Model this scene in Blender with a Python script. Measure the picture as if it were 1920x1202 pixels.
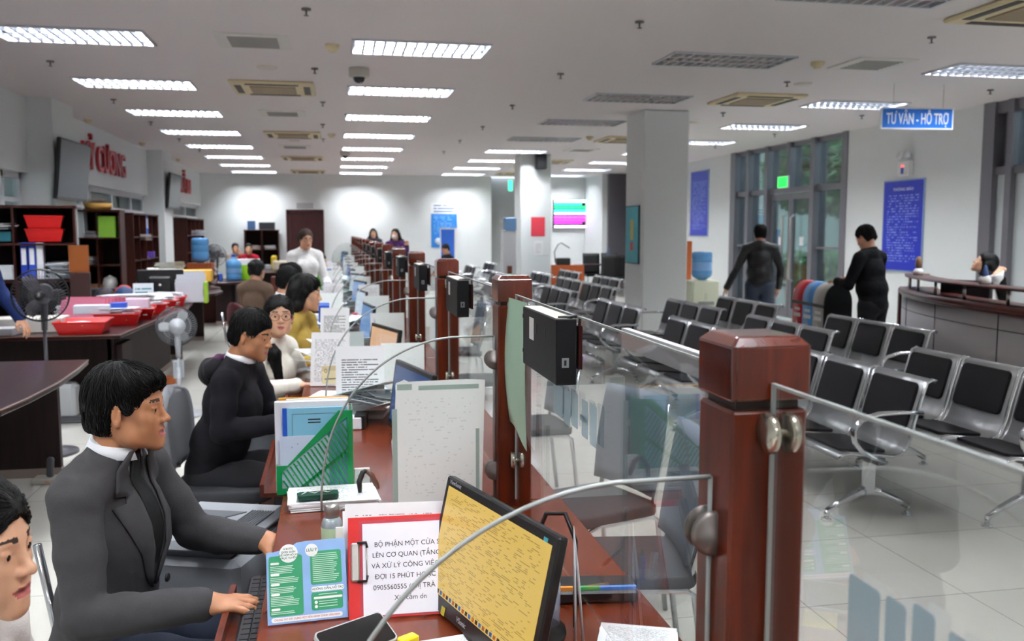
import bpy, bmesh, math, random
import numpy as np
from mathutils import Vector, Matrix
PI = math.pi
R = math.radians
SC = bpy.context.scene
for o in list(bpy.data.objects):
    bpy.data.objects.remove(o)
COL = SC.collection
rng = random.Random(7)

# ------------------------------------------------------------ camera, world, exposure
cam_d = bpy.data.cameras.new('camera'); cam = bpy.data.objects.new('camera', cam_d); COL.objects.link(cam)
cam_d.sensor_width = 36; cam_d.lens = 36 * 1700 / 1920
CAM_H = 1.6; YAW = R(11.1); PITCH = R(5.61)
cam.location = (0, 0, CAM_H); cam.rotation_euler = (PI/2 - PITCH, 0, -YAW)
cam_d.clip_start = 0.05; cam_d.clip_end = 200
cam_d.dof.use_dof = True; cam_d.dof.focus_distance = 2.1; cam_d.dof.aperture_fstop = 5.6
SC.camera = cam
SC.view_settings.view_transform = 'Standard'; SC.view_settings.look = 'None'
SC.view_settings.gamma = 1; SC.view_settings.use_curve_mapping = False
SC.view_settings.exposure = 1.42
SC.cycles.transparent_max_bounces = 48
SC.cycles.max_bounces = 8; SC.cycles.diffuse_bounces = 5; SC.cycles.glossy_bounces = 3; SC.cycles.transmission_bounces = 4
SC.cycles.caustics_reflective = False; SC.cycles.caustics_refractive = False
SC.cycles.sample_clamp_indirect = 4
W = bpy.data.worlds.new('sky'); SC.world = W; W.use_nodes = True
W.node_tree.nodes['Background'].inputs[0].default_value = (0.72, 0.82, 0.95, 1)
W.node_tree.nodes['Background'].inputs[1].default_value = 2.2
LAMP = 95.0          # radiance of the ceiling tubes

# picture directions turned into points on real planes (x, y or z given)
_cy, _sy, _cp, _sp = math.cos(YAW), math.sin(YAW), math.cos(PITCH), math.sin(PITCH)
_fw = Vector((_sy*_cp, _cy*_cp, -_sp)); _rt = Vector((_cy, -_sy, 0)); _up = Vector((_sy*_sp, _cy*_sp, _cp))
def _ray(u, v): return _fw + _rt*((u-960)/1700) + _up*((601-v)/1700)
def atz(u, v, z): d = _ray(u, v); t = (z-CAM_H)/d.z; return Vector((d.x*t, d.y*t, z))
def aty(u, v, y): d = _ray(u, v); t = y/d.y; return Vector((d.x*t, y, CAM_H+d.z*t))
def atx(u, v, x): d = _ray(u, v); t = x/d.x; return Vector((x, d.y*t, CAM_H+d.z*t))

# ------------------------------------------------------------ materials
def lin(c):
    if isinstance(c, str):
        c = [int(c[i:i+2], 16)/255 for i in (0, 2, 4)]
    return tuple((x/12.92 if x <= 0.04045 else ((x+0.055)/1.055)**2.4) for x in c) + (1,)
_M = {}
def mat(name, col='808080', rough=.5, metal=0, noise=0, nscale=8, bump=0, bscale=60, coat=0, emit=None, estr=0, alpha=1, spec=.5, trans=0, sheen=0, ior=1.45, stretch=None):
    if name in _M: return _M[name]
    m = bpy.data.materials.new(name); m.use_nodes = True; nt = m.node_tree; b = nt.nodes['Principled BSDF']
    b.inputs['Base Color'].default_value = lin(col); b.inputs['Roughness'].default_value = rough
    b.inputs['Metallic'].default_value = metal; b.inputs['Coat Weight'].default_value = coat
    b.inputs['Coat Roughness'].default_value = .08
    b.inputs['Specular IOR Level'].default_value = spec; b.inputs['Alpha'].default_value = alpha
    b.inputs['Transmission Weight'].default_value = trans; b.inputs['IOR'].default_value = ior
    b.inputs['Sheen Weight'].default_value = sheen
    tc = nt.nodes.new('ShaderNodeTexCoord'); src = tc.outputs['Object']
    if stretch:
        mp = nt.nodes.new('ShaderNodeMapping'); mp.inputs['Scale'].default_value = stretch
        nt.links.new(src, mp.inputs[0]); src = mp.outputs[0]
    if noise:
        n = nt.nodes.new('ShaderNodeTexNoise'); n.inputs['Scale'].default_value = nscale; n.inputs['Detail'].default_value = 4
        mx = nt.nodes.new('ShaderNodeMix'); mx.data_type = 'RGBA'
        c = lin(col)
        mx.inputs[6].default_value = tuple(x*(1-noise) for x in c[:3]) + (1,)
        mx.inputs[7].default_value = tuple(min(1, x*(1+noise)) for x in c[:3]) + (1,)
        nt.links.new(src, n.inputs['Vector']); nt.links.new(n.outputs[0], mx.inputs[0]); nt.links.new(mx.outputs[2], b.inputs['Base Color'])
    if bump:
        n2 = nt.nodes.new('ShaderNodeTexNoise'); n2.inputs['Scale'].default_value = bscale; n2.inputs['Detail'].default_value = 3
        bp = nt.nodes.new('ShaderNodeBump'); bp.inputs['Strength'].default_value = bump; bp.inputs['Distance'].default_value = .004
        nt.links.new(src, n2.inputs['Vector']); nt.links.new(n2.outputs[0], bp.inputs['Height']); nt.links.new(bp.outputs[0], b.inputs['Normal'])
    if emit:
        b.inputs['Emission Color'].default_value = lin(emit); b.inputs['Emission Strength'].default_value = estr
    _M[name] = m; return m
def wood(name, c1, c2, rough=.3, coat=.3, scale=(14, 14, 1.2)):
    if name in _M: return _M[name]
    m = bpy.data.materials.new(name); m.use_nodes = True; nt = m.node_tree; b = nt.nodes['Principled BSDF']
    tc = nt.nodes.new('ShaderNodeTexCoord'); mp = nt.nodes.new('ShaderNodeMapping'); mp.inputs['Scale'].default_value = scale
    n = nt.nodes.new('ShaderNodeTexNoise'); n.inputs['Scale'].default_value = 2.5; n.inputs['Detail'].default_value = 6; n.inputs['Distortion'].default_value = .6
    cr = nt.nodes.new('ShaderNodeValToRGB'); cr.color_ramp.elements[0].position = .3; cr.color_ramp.elements[1].position = .72
    cr.color_ramp.elements[0].color = lin(c1); cr.color_ramp.elements[1].color = lin(c2)
    nt.links.new(tc.outputs['Object'], mp.inputs[0]); nt.links.new(mp.outputs[0], n.inputs['Vector'])
    nt.links.new(n.outputs[0], cr.inputs[0]); nt.links.new(cr.outputs[0], b.inputs['Base Color'])
    b.inputs['Roughness'].default_value = rough; b.inputs['Specular IOR Level'].default_value = .3; b.inputs['Coat Weight'].default_value = coat; b.inputs['Coat Roughness'].default_value = .1
    _M[name] = m; return m
def glass(name, tint=(.93, .97, .95), refl=1.0, edge=False):
    """thin architectural glass: mostly clear with a fresnel reflection"""
    if name in _M: return _M[name]
    m = bpy.data.materials.new(name); m.use_nodes = True; nt = m.node_tree; nt.nodes.clear()
    out = nt.nodes.new('ShaderNodeOutputMaterial'); tr = nt.nodes.new('ShaderNodeBsdfTransparent'); gl = nt.nodes.new('ShaderNodeBsdfGlossy')
    tr.inputs[0].default_value = tint + (1,); gl.inputs['Roughness'].default_value = .02
    fr = nt.nodes.new('ShaderNodeFresnel'); fr.inputs[0].default_value = 1.45
    mu = nt.nodes.new('ShaderNodeMath'); mu.operation = 'MULTIPLY'; mu.inputs[1].default_value = refl
    mx = nt.nodes.new('ShaderNodeMixShader')
    nt.links.new(fr.outputs[0], mu.inputs[0]); nt.links.new(mu.outputs[0], mx.inputs[0])
    nt.links.new(tr.outputs[0], mx.inputs[1]); nt.links.new(gl.outputs[0], mx.inputs[2]); nt.links.new(mx.outputs[0], out.inputs[0])
    _M[name] = m; return m
def milky(name, col, cover=.5):
    """clear plastic or frosted film: part transparent, part diffuse"""
    if name in _M: return _M[name]
    m = bpy.data.materials.new(name); m.use_nodes = True; nt = m.node_tree; b = nt.nodes['Principled BSDF']
    b.inputs['Base Color'].default_value = lin(col); b.inputs['Roughness'].default_value = .25; b.inputs['Alpha'].default_value = cover
    _M[name] = m; return m
def printed(name, base, ink, rows=30, cover=.55, margin=.1, ucells=40, rough=.5, title=None, head=.12, emit=0, blocks=None):
    """a sheet with unreadable lines of small print, laid out in the UVs of the sheet"""
    if name in _M: return _M[name]
    m = bpy.data.materials.new(name); m.use_nodes = True; nt = m.node_tree; L = nt.links; b = nt.nodes['Principled BSDF']
    tc = nt.nodes.new('ShaderNodeTexCoord'); sp = nt.nodes.new('ShaderNodeSeparateXYZ'); L.new(tc.outputs['UV'], sp.inputs[0])
    def M_(op, a, b_=None, c_=None):
        n = nt.nodes.new('ShaderNodeMath'); n.operation = op
        for i, x in enumerate((a, b_, c_)):
            if x is None: continue
            if isinstance(x, (int, float)): n.inputs[i].default_value = x
            else: L.new(x, n.inputs[i])
        return n.outputs[0]
    u, v = sp.outputs[0], sp.outputs[1]
    vr = M_('MULTIPLY', v, rows); fl = M_('FLOOR', vr); fr = M_('FRACT', vr)
    line = M_('MULTIPLY', M_('GREATER_THAN', fr, .3), M_('LESS_THAN', fr, .72))
    cb = nt.nodes.new('ShaderNodeCombineXYZ'); L.new(M_('MULTIPLY', u, ucells), cb.inputs[0]); L.new(M_('MULTIPLY', fl, 7.31), cb.inputs[1])
    wn = nt.nodes.new('ShaderNodeTexNoise'); wn.inputs['Scale'].default_value = 1.0; wn.inputs['Detail'].default_value = 1; L.new(cb.outputs[0], wn.inputs['Vector'])
    word = M_('GREATER_THAN', wn.outputs[0], 1-cover)
    # ragged line ends
    w2 = nt.nodes.new('ShaderNodeTexWhiteNoise'); w2.noise_dimensions = '1D'; L.new(fl, w2.inputs['W'])
    end = M_('SUBTRACT', 1-margin, M_('MULTIPLY', M_('POWER', w2.outputs[0], 4.0), .5))
    inside = M_('MULTIPLY', M_('GREATER_THAN', u, margin), M_('LESS_THAN', u, end))
    inside = M_('MULTIPLY', inside, M_('MULTIPLY', M_('GREATER_THAN', v, margin*.8), M_('LESS_THAN', v, 1-head)))
    f = M_('MULTIPLY', M_('MULTIPLY', line, word), inside)
    mx = nt.nodes.new('ShaderNodeMix'); mx.data_type = 'RGBA'; mx.inputs[6].default_value = lin(base); mx.inputs[7].default_value = lin(ink)
    L.new(f, mx.inputs[0]); L.new(mx.outputs[2], b.inputs['Base Color']); b.inputs['Roughness'].default_value = rough
    if emit:
        for l_ in list(b.inputs['Base Color'].links): L.remove(l_)
        b.inputs['Base Color'].default_value = (.01, .01, .012, 1); L.new(mx.outputs[2], b.inputs['Emission Color']); b.inputs['Emission Strength'].default_value = .42
    _M[name] = m; return m

# ------------------------------------------------------------ object helpers
def tag(o, label=None, cat=None, group=None, kind=None):
    if label: o['label'] = label
    if cat: o['category'] = cat
    if group: o['group'] = group
    if kind: o['kind'] = kind
    return o
def thing(name, label, cat, loc=(0, 0, 0), rz=0, group=None):
    o = bpy.data.objects.new(name, None); COL.objects.link(o); o.empty_display_size = .1
    o.location = loc; o.rotation_euler = (0, 0, rz); return tag(o, label, cat, group)
KIDS = {}
def copy_tree(o, parent=None):
    c = o.copy(); COL.objects.link(c); c.parent = parent
    for ch in KIDS.get(o.name, []): KIDS.setdefault(c.name, []).append(copy_tree(ch, c))
    return c
def setp(o, parent):
    o.parent = parent
    if parent: KIDS.setdefault(parent.name, []).append(o)
    return o
class MB:
    def __init__(s): s.v = []; s.f = []; s.m = []; s.sm = []; s.uv = {}
    def add(s, vs, fs, m=0, sm=False, T=None):
        n = len(s.v)
        for p in vs: s.v.append(tuple(T @ Vector(p)) if T else tuple(p))
        for f in fs: s.f.append([n+i for i in f]); s.m.append(m); s.sm.append(sm)
        return s
    def box(s, x0, x1, y0, y1, z0, z1, m=0, T=None, b=0):
        if x0 > x1: x0, x1 = x1, x0
        if y0 > y1: y0, y1 = y1, y0
        if z0 > z1: z0, z1 = z1, z0
        if b <= 0:
            vs = [(x0,y0,z0),(x1,y0,z0),(x1,y1,z0),(x0,y1,z0),(x0,y0,z1),(x1,y0,z1),(x1,y1,z1),(x0,y1,z1)]
            return s.add(vs, [(0,3,2,1),(4,5,6,7),(0,1,5,4),(1,2,6,5),(2,3,7,6),(3,0,4,7)], m, False, T)
        b = min(b, (x1-x0)*.49, (y1-y0)*.49, (z1-z0)*.49)
        vs = []; X, Y, Z = (x0, x1), (y0, y1), (z0, z1); idx = {}
        for i in (0, 1):
            for j in (0, 1):
                for k in (0, 1):
                    c = (X[i], Y[j], Z[k]); d = (b*(1-2*i), b*(1-2*j), b*(1-2*k))
                    for a in range(3):   # vertex lying on the face normal to axis a
                        p = [c[q] + (0 if q == a else d[q]) for q in range(3)]
                        idx[(i, j, k, a)] = len(vs); vs.append(p)
        g = lambda i, j, k, a: idx[(i, j, k, a)]
        fs = []
        fs += [(g(1,0,0,0),g(1,1,0,0),g(1,1,1,0),g(1,0,1,0)), (g(0,0,0,0),g(0,0,1,0),g(0,1,1,0),g(0,1,0,0)),
               (g(0,1,0,1),g(0,1,1,1),g(1,1,1,1),g(1,1,0,1)), (g(0,0,0,1),g(1,0,0,1),g(1,0,1,1),g(0,0,1,1)),
               (g(0,0,1,2),g(1,0,1,2),g(1,1,1,2),g(0,1,1,2)), (g(0,0,0,2),g(0,1,0,2),g(1,1,0,2),g(1,0,0,2))]
        for k in (0, 1):
            for j in (0, 1):
                q = [g(0,j,k,1), g(1,j,k,1), g(1,j,k,2), g(0,j,k,2)]; fs.append(q if (j == k) == (k == 0) and False else q)
                q = [g(0,0,0,0)] and None
        for i in (0, 1):
            for k in (0, 1): fs.append([g(i,0,k,0), g(i,1,k,0), g(i,1,k,2), g(i,0,k,2)])
            for j in (0, 1): fs.append([g(i,j,0,0), g(i,j,1,0), g(i,j,1,1), g(i,j,0,1)])
            for j in (0, 1):
                for k in (0, 1): fs.append([g(i,j,k,0), g(i,j,k,1), g(i,j,k,2)])
        return s.add(vs, fs, m, False, T)
    def lathe(s, prof, n=20, m=0, T=None, sm=True, cap=True):
        vs = []; fs = []
        for r, z in prof:
            for k in range(n): vs.append((r*math.cos(2*PI*k/n), r*math.sin(2*PI*k/n), z))
        for i in range(len(prof)-1):
            for k in range(n):
                a = i*n+k; b = i*n+(k+1) % n; fs.append((a, b, b+n, a+n))
        if cap: fs.append(tuple(range(n-1, -1, -1))); fs.append(tuple((len(prof)-1)*n+k for k in range(n)))
        return s.add(vs, fs, m, sm, T)
    def tube(s, pts, r, n=8, m=0, T=None, closed=False, sm=True, flat=None):
        pts = [Vector(p) for p in pts]; N = len(pts); vs = []; fs = []
        rs = r if isinstance(r, (list, tuple)) else [r]*N
        up = None
        for i, p in enumerate(pts):
            if closed: t = pts[(i+1) % N] - pts[i-1]
            else: t = pts[min(i+1, N-1)] - pts[max(i-1, 0)]
            t.normalize()
            if up is None:
                up = Vector((0, 0, 1)) if abs(t.z) < .9 else Vector((1, 0, 0))
            a = t.cross(up)
            if a.length < 1e-5: a = t.cross(Vector((0, 1, 0)))
            a.normalize(); up = a.cross(t).normalized()
            fx, fy = flat or (1, 1)
            for k in range(n):
                an = 2*PI*(k+.5)/n; vs.append(p + a*math.cos(an)*rs[i]*fx + up*math.sin(an)*rs[i]*fy)
        for i in range(N if closed else N-1):
            j = (i+1) % N
            for k in range(n):
                k2 = (k+1) % n; fs.append((i*n+k, i*n+k2, j*n+k2, j*n+k))
        if not closed: fs.append(tuple(range(n))); fs.append(tuple((N-1)*n+k for k in range(n-1, -1, -1)))
        return s.add(vs, fs, m, sm, T)
    def cyl(s, p0, p1, r, n=16, m=0, T=None, sm=True): return s.tube([p0, p1], r, n, m, T, sm=sm)
    def prism(s, poly, h, m=0, T=None, sm=False, z0=0):
        """2-D outline extruded from z0 to z0+h"""
        n = len(poly); vs = [(p[0], p[1], z0) for p in poly] + [(p[0], p[1], z0+h) for p in poly]
        fs = [tuple(range(n-1, -1, -1)), tuple(range(n, 2*n))] + [(i, (i+1) % n, n+(i+1) % n, n+i) for i in range(n)]
        s.add(vs, fs[:2], m, False, T)
        k = len(s.v)-2*n
        for f in fs[2:]: s.f.append([k+i for i in f]); s.m.append(m); s.sm.append(sm)
        return s
    def grid(s, P, m=0, sm=True, T=None, uv=False):
        nu = len(P); nv = len(P[0]); n = len(s.v); f0 = len(s.f)
        s.add([q for row in P for q in row], [(i*nv+j, (i+1)*nv+j, (i+1)*nv+j+1, i*nv+j+1) for i in range(nu-1) for j in range(nv-1)], m, sm, T)
        if uv:
            k = f0
            for i in range(nu-1):
                for j in range(nv-1):
                    s.uv[k] = [(i/(nu-1), j/(nv-1)), ((i+1)/(nu-1), j/(nv-1)), ((i+1)/(nu-1), (j+1)/(nv-1)), (i/(nu-1), (j+1)/(nv-1))]; k += 1
        return s
    def quad(s, a, b, c, d, m=0, T=None):
        """a b c d anticlockwise from bottom left; carries UVs"""
        s.uv[len(s.f)] = [(0, 0), (1, 0), (1, 1), (0, 1)]
        return s.add([a, b, c, d], [(0, 1, 2, 3)], m, False, T)
    def sheet(s, w, h, t, m=0, mf=1, T=None):
        """thin upright slab, face towards -y with UVs on it, centred on x, from z 0 to h"""
        s.box(-w/2, w/2, 0, t, 0, h, m, T)
        e = .0004
        return s.quad((-w/2+e, -e, e), (w/2-e, -e, e), (w/2-e, -e, h-e), (-w/2+e, -e, h-e), mf, T)
    def page(s, w, h, t, m=0, mf=1, T=None):
        """thin flat slab lying on z 0, printed on top"""
        s.box(-w/2, w/2, -h/2, h/2, 0, t, m, T); e = .0003
        return s.quad((-w/2, -h/2, t+e), (w/2, -h/2, t+e), (w/2, h/2, t+e), (-w/2, h/2, t+e), mf, T)
    def build(s, name, mats, parent=None, world=False, bevel=0, fixn=True):
        me = bpy.data.meshes.new(name); off = parent.location if (parent and world) else Vector((0, 0, 0))
        vs = [(v[0]-off[0], v[1]-off[1], v[2]-off[2]) for v in s.v] if world else s.v
        me.from_pydata(vs, [], s.f)
        if not isinstance(mats, (list, tuple)): mats = [mats]
        for m in mats: me.materials.append(m)
        for p, mi, sm in zip(me.polygons, s.m, s.sm): p.material_index = min(mi, len(mats)-1); p.use_smooth = sm
        if s.uv:
            ul = me.uv_layers.new(name='UVMap')
            for fi, uvs in s.uv.items():
                for li, q in zip(me.polygons[fi].loop_indices, uvs): ul.data[li].uv = q
        if fixn and not s.uv:
            bm = bmesh.new(); bm.from_mesh(me); bmesh.ops.recalc_face_normals(bm, faces=bm.faces); bm.to_mesh(me); bm.free()
        o = bpy.data.objects.new(name, me); COL.objects.link(o)
        if bevel:
            md = o.modifiers.new('bevel', 'BEVEL'); md.width = bevel; md.segments = 2; md.limit_method = 'ANGLE'
        return setp(o, parent)
def TR(loc=(0, 0, 0), rx=0, ry=0, rz=0, s=1):
    return Matrix.Translation(loc) @ Matrix.Rotation(rz, 4, 'Z') @ Matrix.Rotation(ry, 4, 'Y') @ Matrix.Rotation(rx, 4, 'X') @ Matrix.Scale(s, 4)
import unicodedata as _ud
def _viet(s):
    o = ''
    for ch in s:
        d = _ud.normalize('NFD', ch)
        if '\u031b' in d and d[0] in 'Oo': ch = _ud.normalize('NFC', d.replace('\u031b', ''))+'\u031b'
        o += ch.replace('Đ', '\u00d0')
    return o
def text(body, size, m, parent=None, T=None, depth=.002, name='lettering', align='CENTER', sx=1, bold=0, mirror=False, fit=None):
    c = bpy.data.curves.new(name, 'FONT'); c.body = _viet(body); c.size = 1; c.extrude = depth/size; c.align_x = align; c.align_y = 'CENTER'; c.offset = bold/size
    c.resolution_u = 3
    t = bpy.data.objects.new(name, c); COL.objects.link(t)
    dg = bpy.context.evaluated_depsgraph_get(); me = bpy.data.meshes.new_from_object(t.evaluated_get(dg)); bpy.data.objects.remove(t)
    me.name = name; me.transform(Matrix.Scale(size, 4))
    w = max(v.co.x for v in me.vertices) - min(v.co.x for v in me.vertices)
    if fit: sx = fit/w
    S = Matrix.Diagonal((-sx if mirror else sx, 1, 1, 1)); me.transform((T or Matrix()) @ S)
    me.materials.clear(); me.materials.append(m)
    o = bpy.data.objects.new(name, me); COL.objects.link(o); return setp(o, parent)
UPR = lambda loc, rz=0: Matrix.Translation(loc) @ Matrix.Rotation(rz, 4, 'Z') @ Matrix.Rotation(PI/2, 4, 'X')   # text standing up, read from -y
def struct(o): o['kind'] = 'structure'; return o
def rect_frame(mb, w, h, t, d, m=0, T=None):
    mb.box(-w/2, -w/2+t, 0, d, 0, h, m, T); mb.box(w/2-t, w/2, 0, d, 0, h, m, T)
    mb.box(-w/2+t, w/2-t, 0, d, h-t, h, m, T); return mb.box(-w/2+t, w/2-t, 0, d, 0, t, m, T)
def rrect(w, h, r, n=5):
    out = []
    for cx, cy, a0 in ((w/2-r, h/2-r, 0), (-w/2+r, h/2-r, 90), (-w/2+r, -h/2+r, 180), (w/2-r, -h/2+r, 270)):
        for k in range(n+1):
            a = R(a0+90*k/n); out.append((cx+r*math.cos(a), cy+r*math.sin(a)))
    return out
# ============================================================ FIGURES: one continuous skin each, grown from a distance field
def snets(f, o, h):
    s = f < 0; nx = f.shape
    cs = tuple(n-1 for n in nx); acc = np.zeros(cs+(3,), np.float32); cnt = np.zeros(cs, np.float32)
    cross = []
    for a in range(3):
        sl0 = [slice(None)]*3; sl1 = [slice(None)]*3; sl0[a] = slice(0, -1); sl1[a] = slice(1, None)
        f0, f1 = f[tuple(sl0)], f[tuple(sl1)]; m = s[tuple(sl0)] != s[tuple(sl1)]
        cross.append(m)
        I = np.nonzero(m); t = f0[I]/(f0[I]-f1[I]); pos = [I[0].astype(np.float32), I[1].astype(np.float32), I[2].astype(np.float32)]; pos[a] = pos[a]+t
        P = np.stack(pos, 1); b, c = [q for q in range(3) if q != a]
        for db in (0, 1):
            for dc in (0, 1):
                J = [I[0].copy(), I[1].copy(), I[2].copy()]; J[b] = J[b]-db; J[c] = J[c]-dc
                ok = (J[b] >= 0) & (J[c] >= 0) & (J[b] < cs[b]) & (J[c] < cs[c])
                idx = np.ravel_multi_index([q[ok] for q in J], cs)
                for q in range(3): acc.reshape(-1, 3)[:, q] += np.bincount(idx, P[ok, q], cnt.size).astype(np.float32)
                cnt.reshape(-1)[:] += np.bincount(idx, minlength=cnt.size)
    v = np.nonzero(cnt.reshape(-1))[0]; vid = -np.ones(cnt.size, np.int64); vid[v] = np.arange(len(v))
    V = acc.reshape(-1, 3)[v]/cnt.reshape(-1)[v][:, None]*h + np.array(o)
    Q = []
    for a in range(3):
        b, c = (a+1) % 3, (a+2) % 3; I = np.nonzero(cross[a])
        I = [q for q in I]; ok = (I[b] > 0) & (I[c] > 0) & (I[b] < cs[b]) & (I[c] < cs[c]); I = [q[ok] for q in I]
        ins = s[tuple(I)]
        ids = []
        for db, dc in ((1, 1), (0, 1), (0, 0), (1, 0)):
            J = [q.copy() for q in I]; J[b] -= db; J[c] -= dc; ids.append(vid[np.ravel_multi_index(J, cs)])
        q = np.stack(ids, 1); q[~ins] = q[~ins][:, ::-1]; Q.append(q)
    return V, np.concatenate(Q)
class Field:
    """list of rounded primitives, blended; each op is (kind, data, k)"""
    def __init__(s): s.ops = []
    def cone(s, a, b, ra, rb, k=.02, op='u'): s.ops.append((op, 'c', (np.array(a, float), np.array(b, float), ra, rb), k)); return s
    def chain(s, pts, rs, k=.02, op='u'):
        for i in range(len(pts)-1): s.cone(pts[i], pts[i+1], rs[i], rs[i+1], k, op)
        return s
    def ell(s, c, r, M=None, k=.02, op='u'): s.ops.append((op, 'e', (np.array(c, float), np.array(r, float), np.eye(3) if M is None else np.array(M, float)), k)); return s
    def plane(s, p, n, k=.004): s.ops.append(('s', 'p', (np.array(p, float), np.array(n, float)/np.linalg.norm(n)), k)); return s   # removes the side n points to
    def disp(s, fn): s.ops.append(('d', 'd', fn, 0)); return s
    def mesh(s, h, lo=None, hi=None):
        if lo is None:
            L, Hh = [], []
            for op, t, d, k in s.ops:
                if op != 'u': continue
                if t == 'c': r = max(d[2], d[3]); L.append(np.minimum(d[0], d[1])-r); Hh.append(np.maximum(d[0], d[1])+r)
                else: e = np.sqrt(((d[2]*d[1])**2).sum(1)); L.append(d[0]-e); Hh.append(d[0]+e)
            lo = np.min(L, 0)-4*h-.03; hi = np.max(Hh, 0)+4*h+.03
        n = np.ceil((np.array(hi)-lo)/h).astype(int)+1
        ax = [np.arange(n[i], dtype=np.float32)*h+lo[i] for i in range(3)]
        F = np.full(tuple(n), .5, np.float32)
        for op, t, d, k in s.ops:
            if t == 'd':
                near = np.abs(F) < .05; I = np.nonzero(near); P = np.stack([ax[i][I[i]] for i in range(3)], 1); F[I] = d(P, F[I]); continue
            if t == 'c': r = max(d[2], d[3]); a, b = np.minimum(d[0], d[1])-r, np.maximum(d[0], d[1])+r
            elif t == 'e': e = np.sqrt(((d[2]*d[1])**2).sum(1)); a, b = d[0]-e, d[0]+e
            else: a, b = np.array(lo), np.array(hi)
            mg = .05+k+2*h if op != 's' or t != 'p' else 0
            i0 = np.maximum(0, np.floor((a-mg-lo)/h).astype(int)); i1 = np.minimum(n, np.ceil((b+mg-lo)/h).astype(int)+1)
            if (i1 <= i0).any(): continue
            X = ax[0][i0[0]:i1[0]][:, None, None]; Y = ax[1][i0[1]:i1[1]][None, :, None]; Z = ax[2][i0[2]:i1[2]][None, None, :]
            if t == 'c':
                A, B, ra, rb = d; D = B-A; L2 = max(float(D@D), 1e-9)
                tt = np.clip(((X-A[0])*D[0]+(Y-A[1])*D[1]+(Z-A[2])*D[2])/L2, 0, 1)
                g = np.sqrt((X-A[0]-tt*D[0])**2+(Y-A[1]-tt*D[1])**2+(Z-A[2]-tt*D[2])**2)-(ra+(rb-ra)*tt)
            elif t == 'e':
                C, r, M = d; dx, dy, dz = X-C[0], Y-C[1], Z-C[2]
                q = [M[0, j]*dx+M[1, j]*dy+M[2, j]*dz for j in range(3)]
                k0 = np.sqrt((q[0]/r[0])**2+(q[1]/r[1])**2+(q[2]/r[2])**2); k1 = np.sqrt((q[0]/r[0]**2)**2+(q[1]/r[1]**2)**2+(q[2]/r[2]**2)**2)+1e-9
                g = k0*(k0-1)/k1
            else:
                p, nn = d; g = -((X-p[0])*nn[0]+(Y-p[1])*nn[1]+(Z-p[2])*nn[2])
            S = F[i0[0]:i1[0], i0[1]:i1[1], i0[2]:i1[2]]
            if op == 'u':
                w = np.maximum(k-np.abs(S-g), 0)/k if k > 0 else 0
                S[...] = np.minimum(S, g)-w*w*k*.25
            else:
                gg = -g if t != 'p' else -g   # subtract
                w = np.maximum(k-np.abs(S-gg), 0)/k
                S[...] = np.maximum(S, gg)+w*w*k*.25
        F[0] = F[-1] = .5; F[:, 0] = F[:, -1] = .5; F[:, :, 0] = F[:, :, -1] = .5
        return snets(F, lo, h)
def field_obj(name, fld, h, mats, parent, paint=None, off=(0, 0, 0)):
    V, Q = fld.mesh(h)
    if len(V) == 0: return None
    me = bpy.data.meshes.new(name); me.vertices.add(len(V)); me.vertices.foreach_set('co', (V-np.array(off)).astype(np.float32).ravel())
    me.loops.add(len(Q)*4); me.loops.foreach_set('vertex_index', Q.astype(np.int32).ravel())
    me.polygons.add(len(Q)); me.polygons.foreach_set('loop_start', np.arange(len(Q), dtype=np.int32)*4)
    try: me.polygons.foreach_set('loop_total', np.full(len(Q), 4, np.int32))
    except Exception: pass
    me.update(calc_edges=True); me.validate()
    if not isinstance(mats, (list, tuple)): mats = [mats]
    for m in mats: me.materials.append(m)
    me.polygons.foreach_set('use_smooth', np.ones(len(me.polygons), bool))
    if paint and len(me.polygons) == len(Q):
        C = V[Q].mean(1); mi = np.zeros(len(Q), np.int32)
        for fn, i in paint: mi[fn(C)] = i
        me.polygons.foreach_set('material_index', mi)
    o = bpy.data.objects.new(name, me); COL.objects.link(o); return setp(o, parent)
def wrinkle(amp, sc, seed=0, stretch=(1, 1, 1), ridge=False):
    g = np.random.RandomState(seed); K = g.randn(9, 3)*sc*np.array(stretch); ph = g.rand(9)*6.28
    def fn(P, F):
        s = sum(np.sin(P@K[i]+ph[i]+1.5*np.sin(P@K[(i+3) % 9]*.6)) for i in range(6))/6
        s = s + sum(.5-np.abs(np.sin(P@K[i]*.7+ph[i]+1.2*np.sin(P@K[(i+4) % 9]*.5)))**.6 for i in range(3))/2.2*(1 if ridge else 0)
        return F + (amp*s).astype(np.float32)
    return fn
def rotm(yaw=0, pitch=0, roll=0):   # x forward, y left, z up; pitch > 0 looks down
    return np.array((Matrix.Rotation(yaw, 3, 'Z') @ Matrix.Rotation(pitch, 3, 'Y') @ Matrix.Rotation(roll, 3, 'X')))
SKIN = {'tan': ('b9805c', 'a35a4c'), 'fair': ('d9a98a', 'b4505a'), 'mid': ('c8967a', 'b06a60')}
def skin_mat(k):
    m = mat('skin_'+k, SKIN[k][0], .42, noise=.07, nscale=60, bump=.12, bscale=350); b = m.node_tree.nodes['Principled BSDF']
    b.inputs['Subsurface Weight'].default_value = .12; b.inputs['Subsurface Radius'].default_value = (.012, .005, .003); b.inputs['Subsurface Scale'].default_value = .6
    return m
M_hair = mat('black_hair', '070606', .5, noise=.4, nscale=160, bump=.8, bscale=220, spec=.3, stretch=(1, 1, .25))
M_hairb = mat('brown_hair', '3b2620', .42, bump=.6, bscale=200, noise=.3, nscale=120)
M_lip = mat('lips', 'b0605e', .4); M_brow = mat('eyebrow', '33241d', .7); M_eye = mat('eye_white', 'e8e4e0', .15); M_iris = mat('iris', '1a0f0a', .08)
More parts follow.
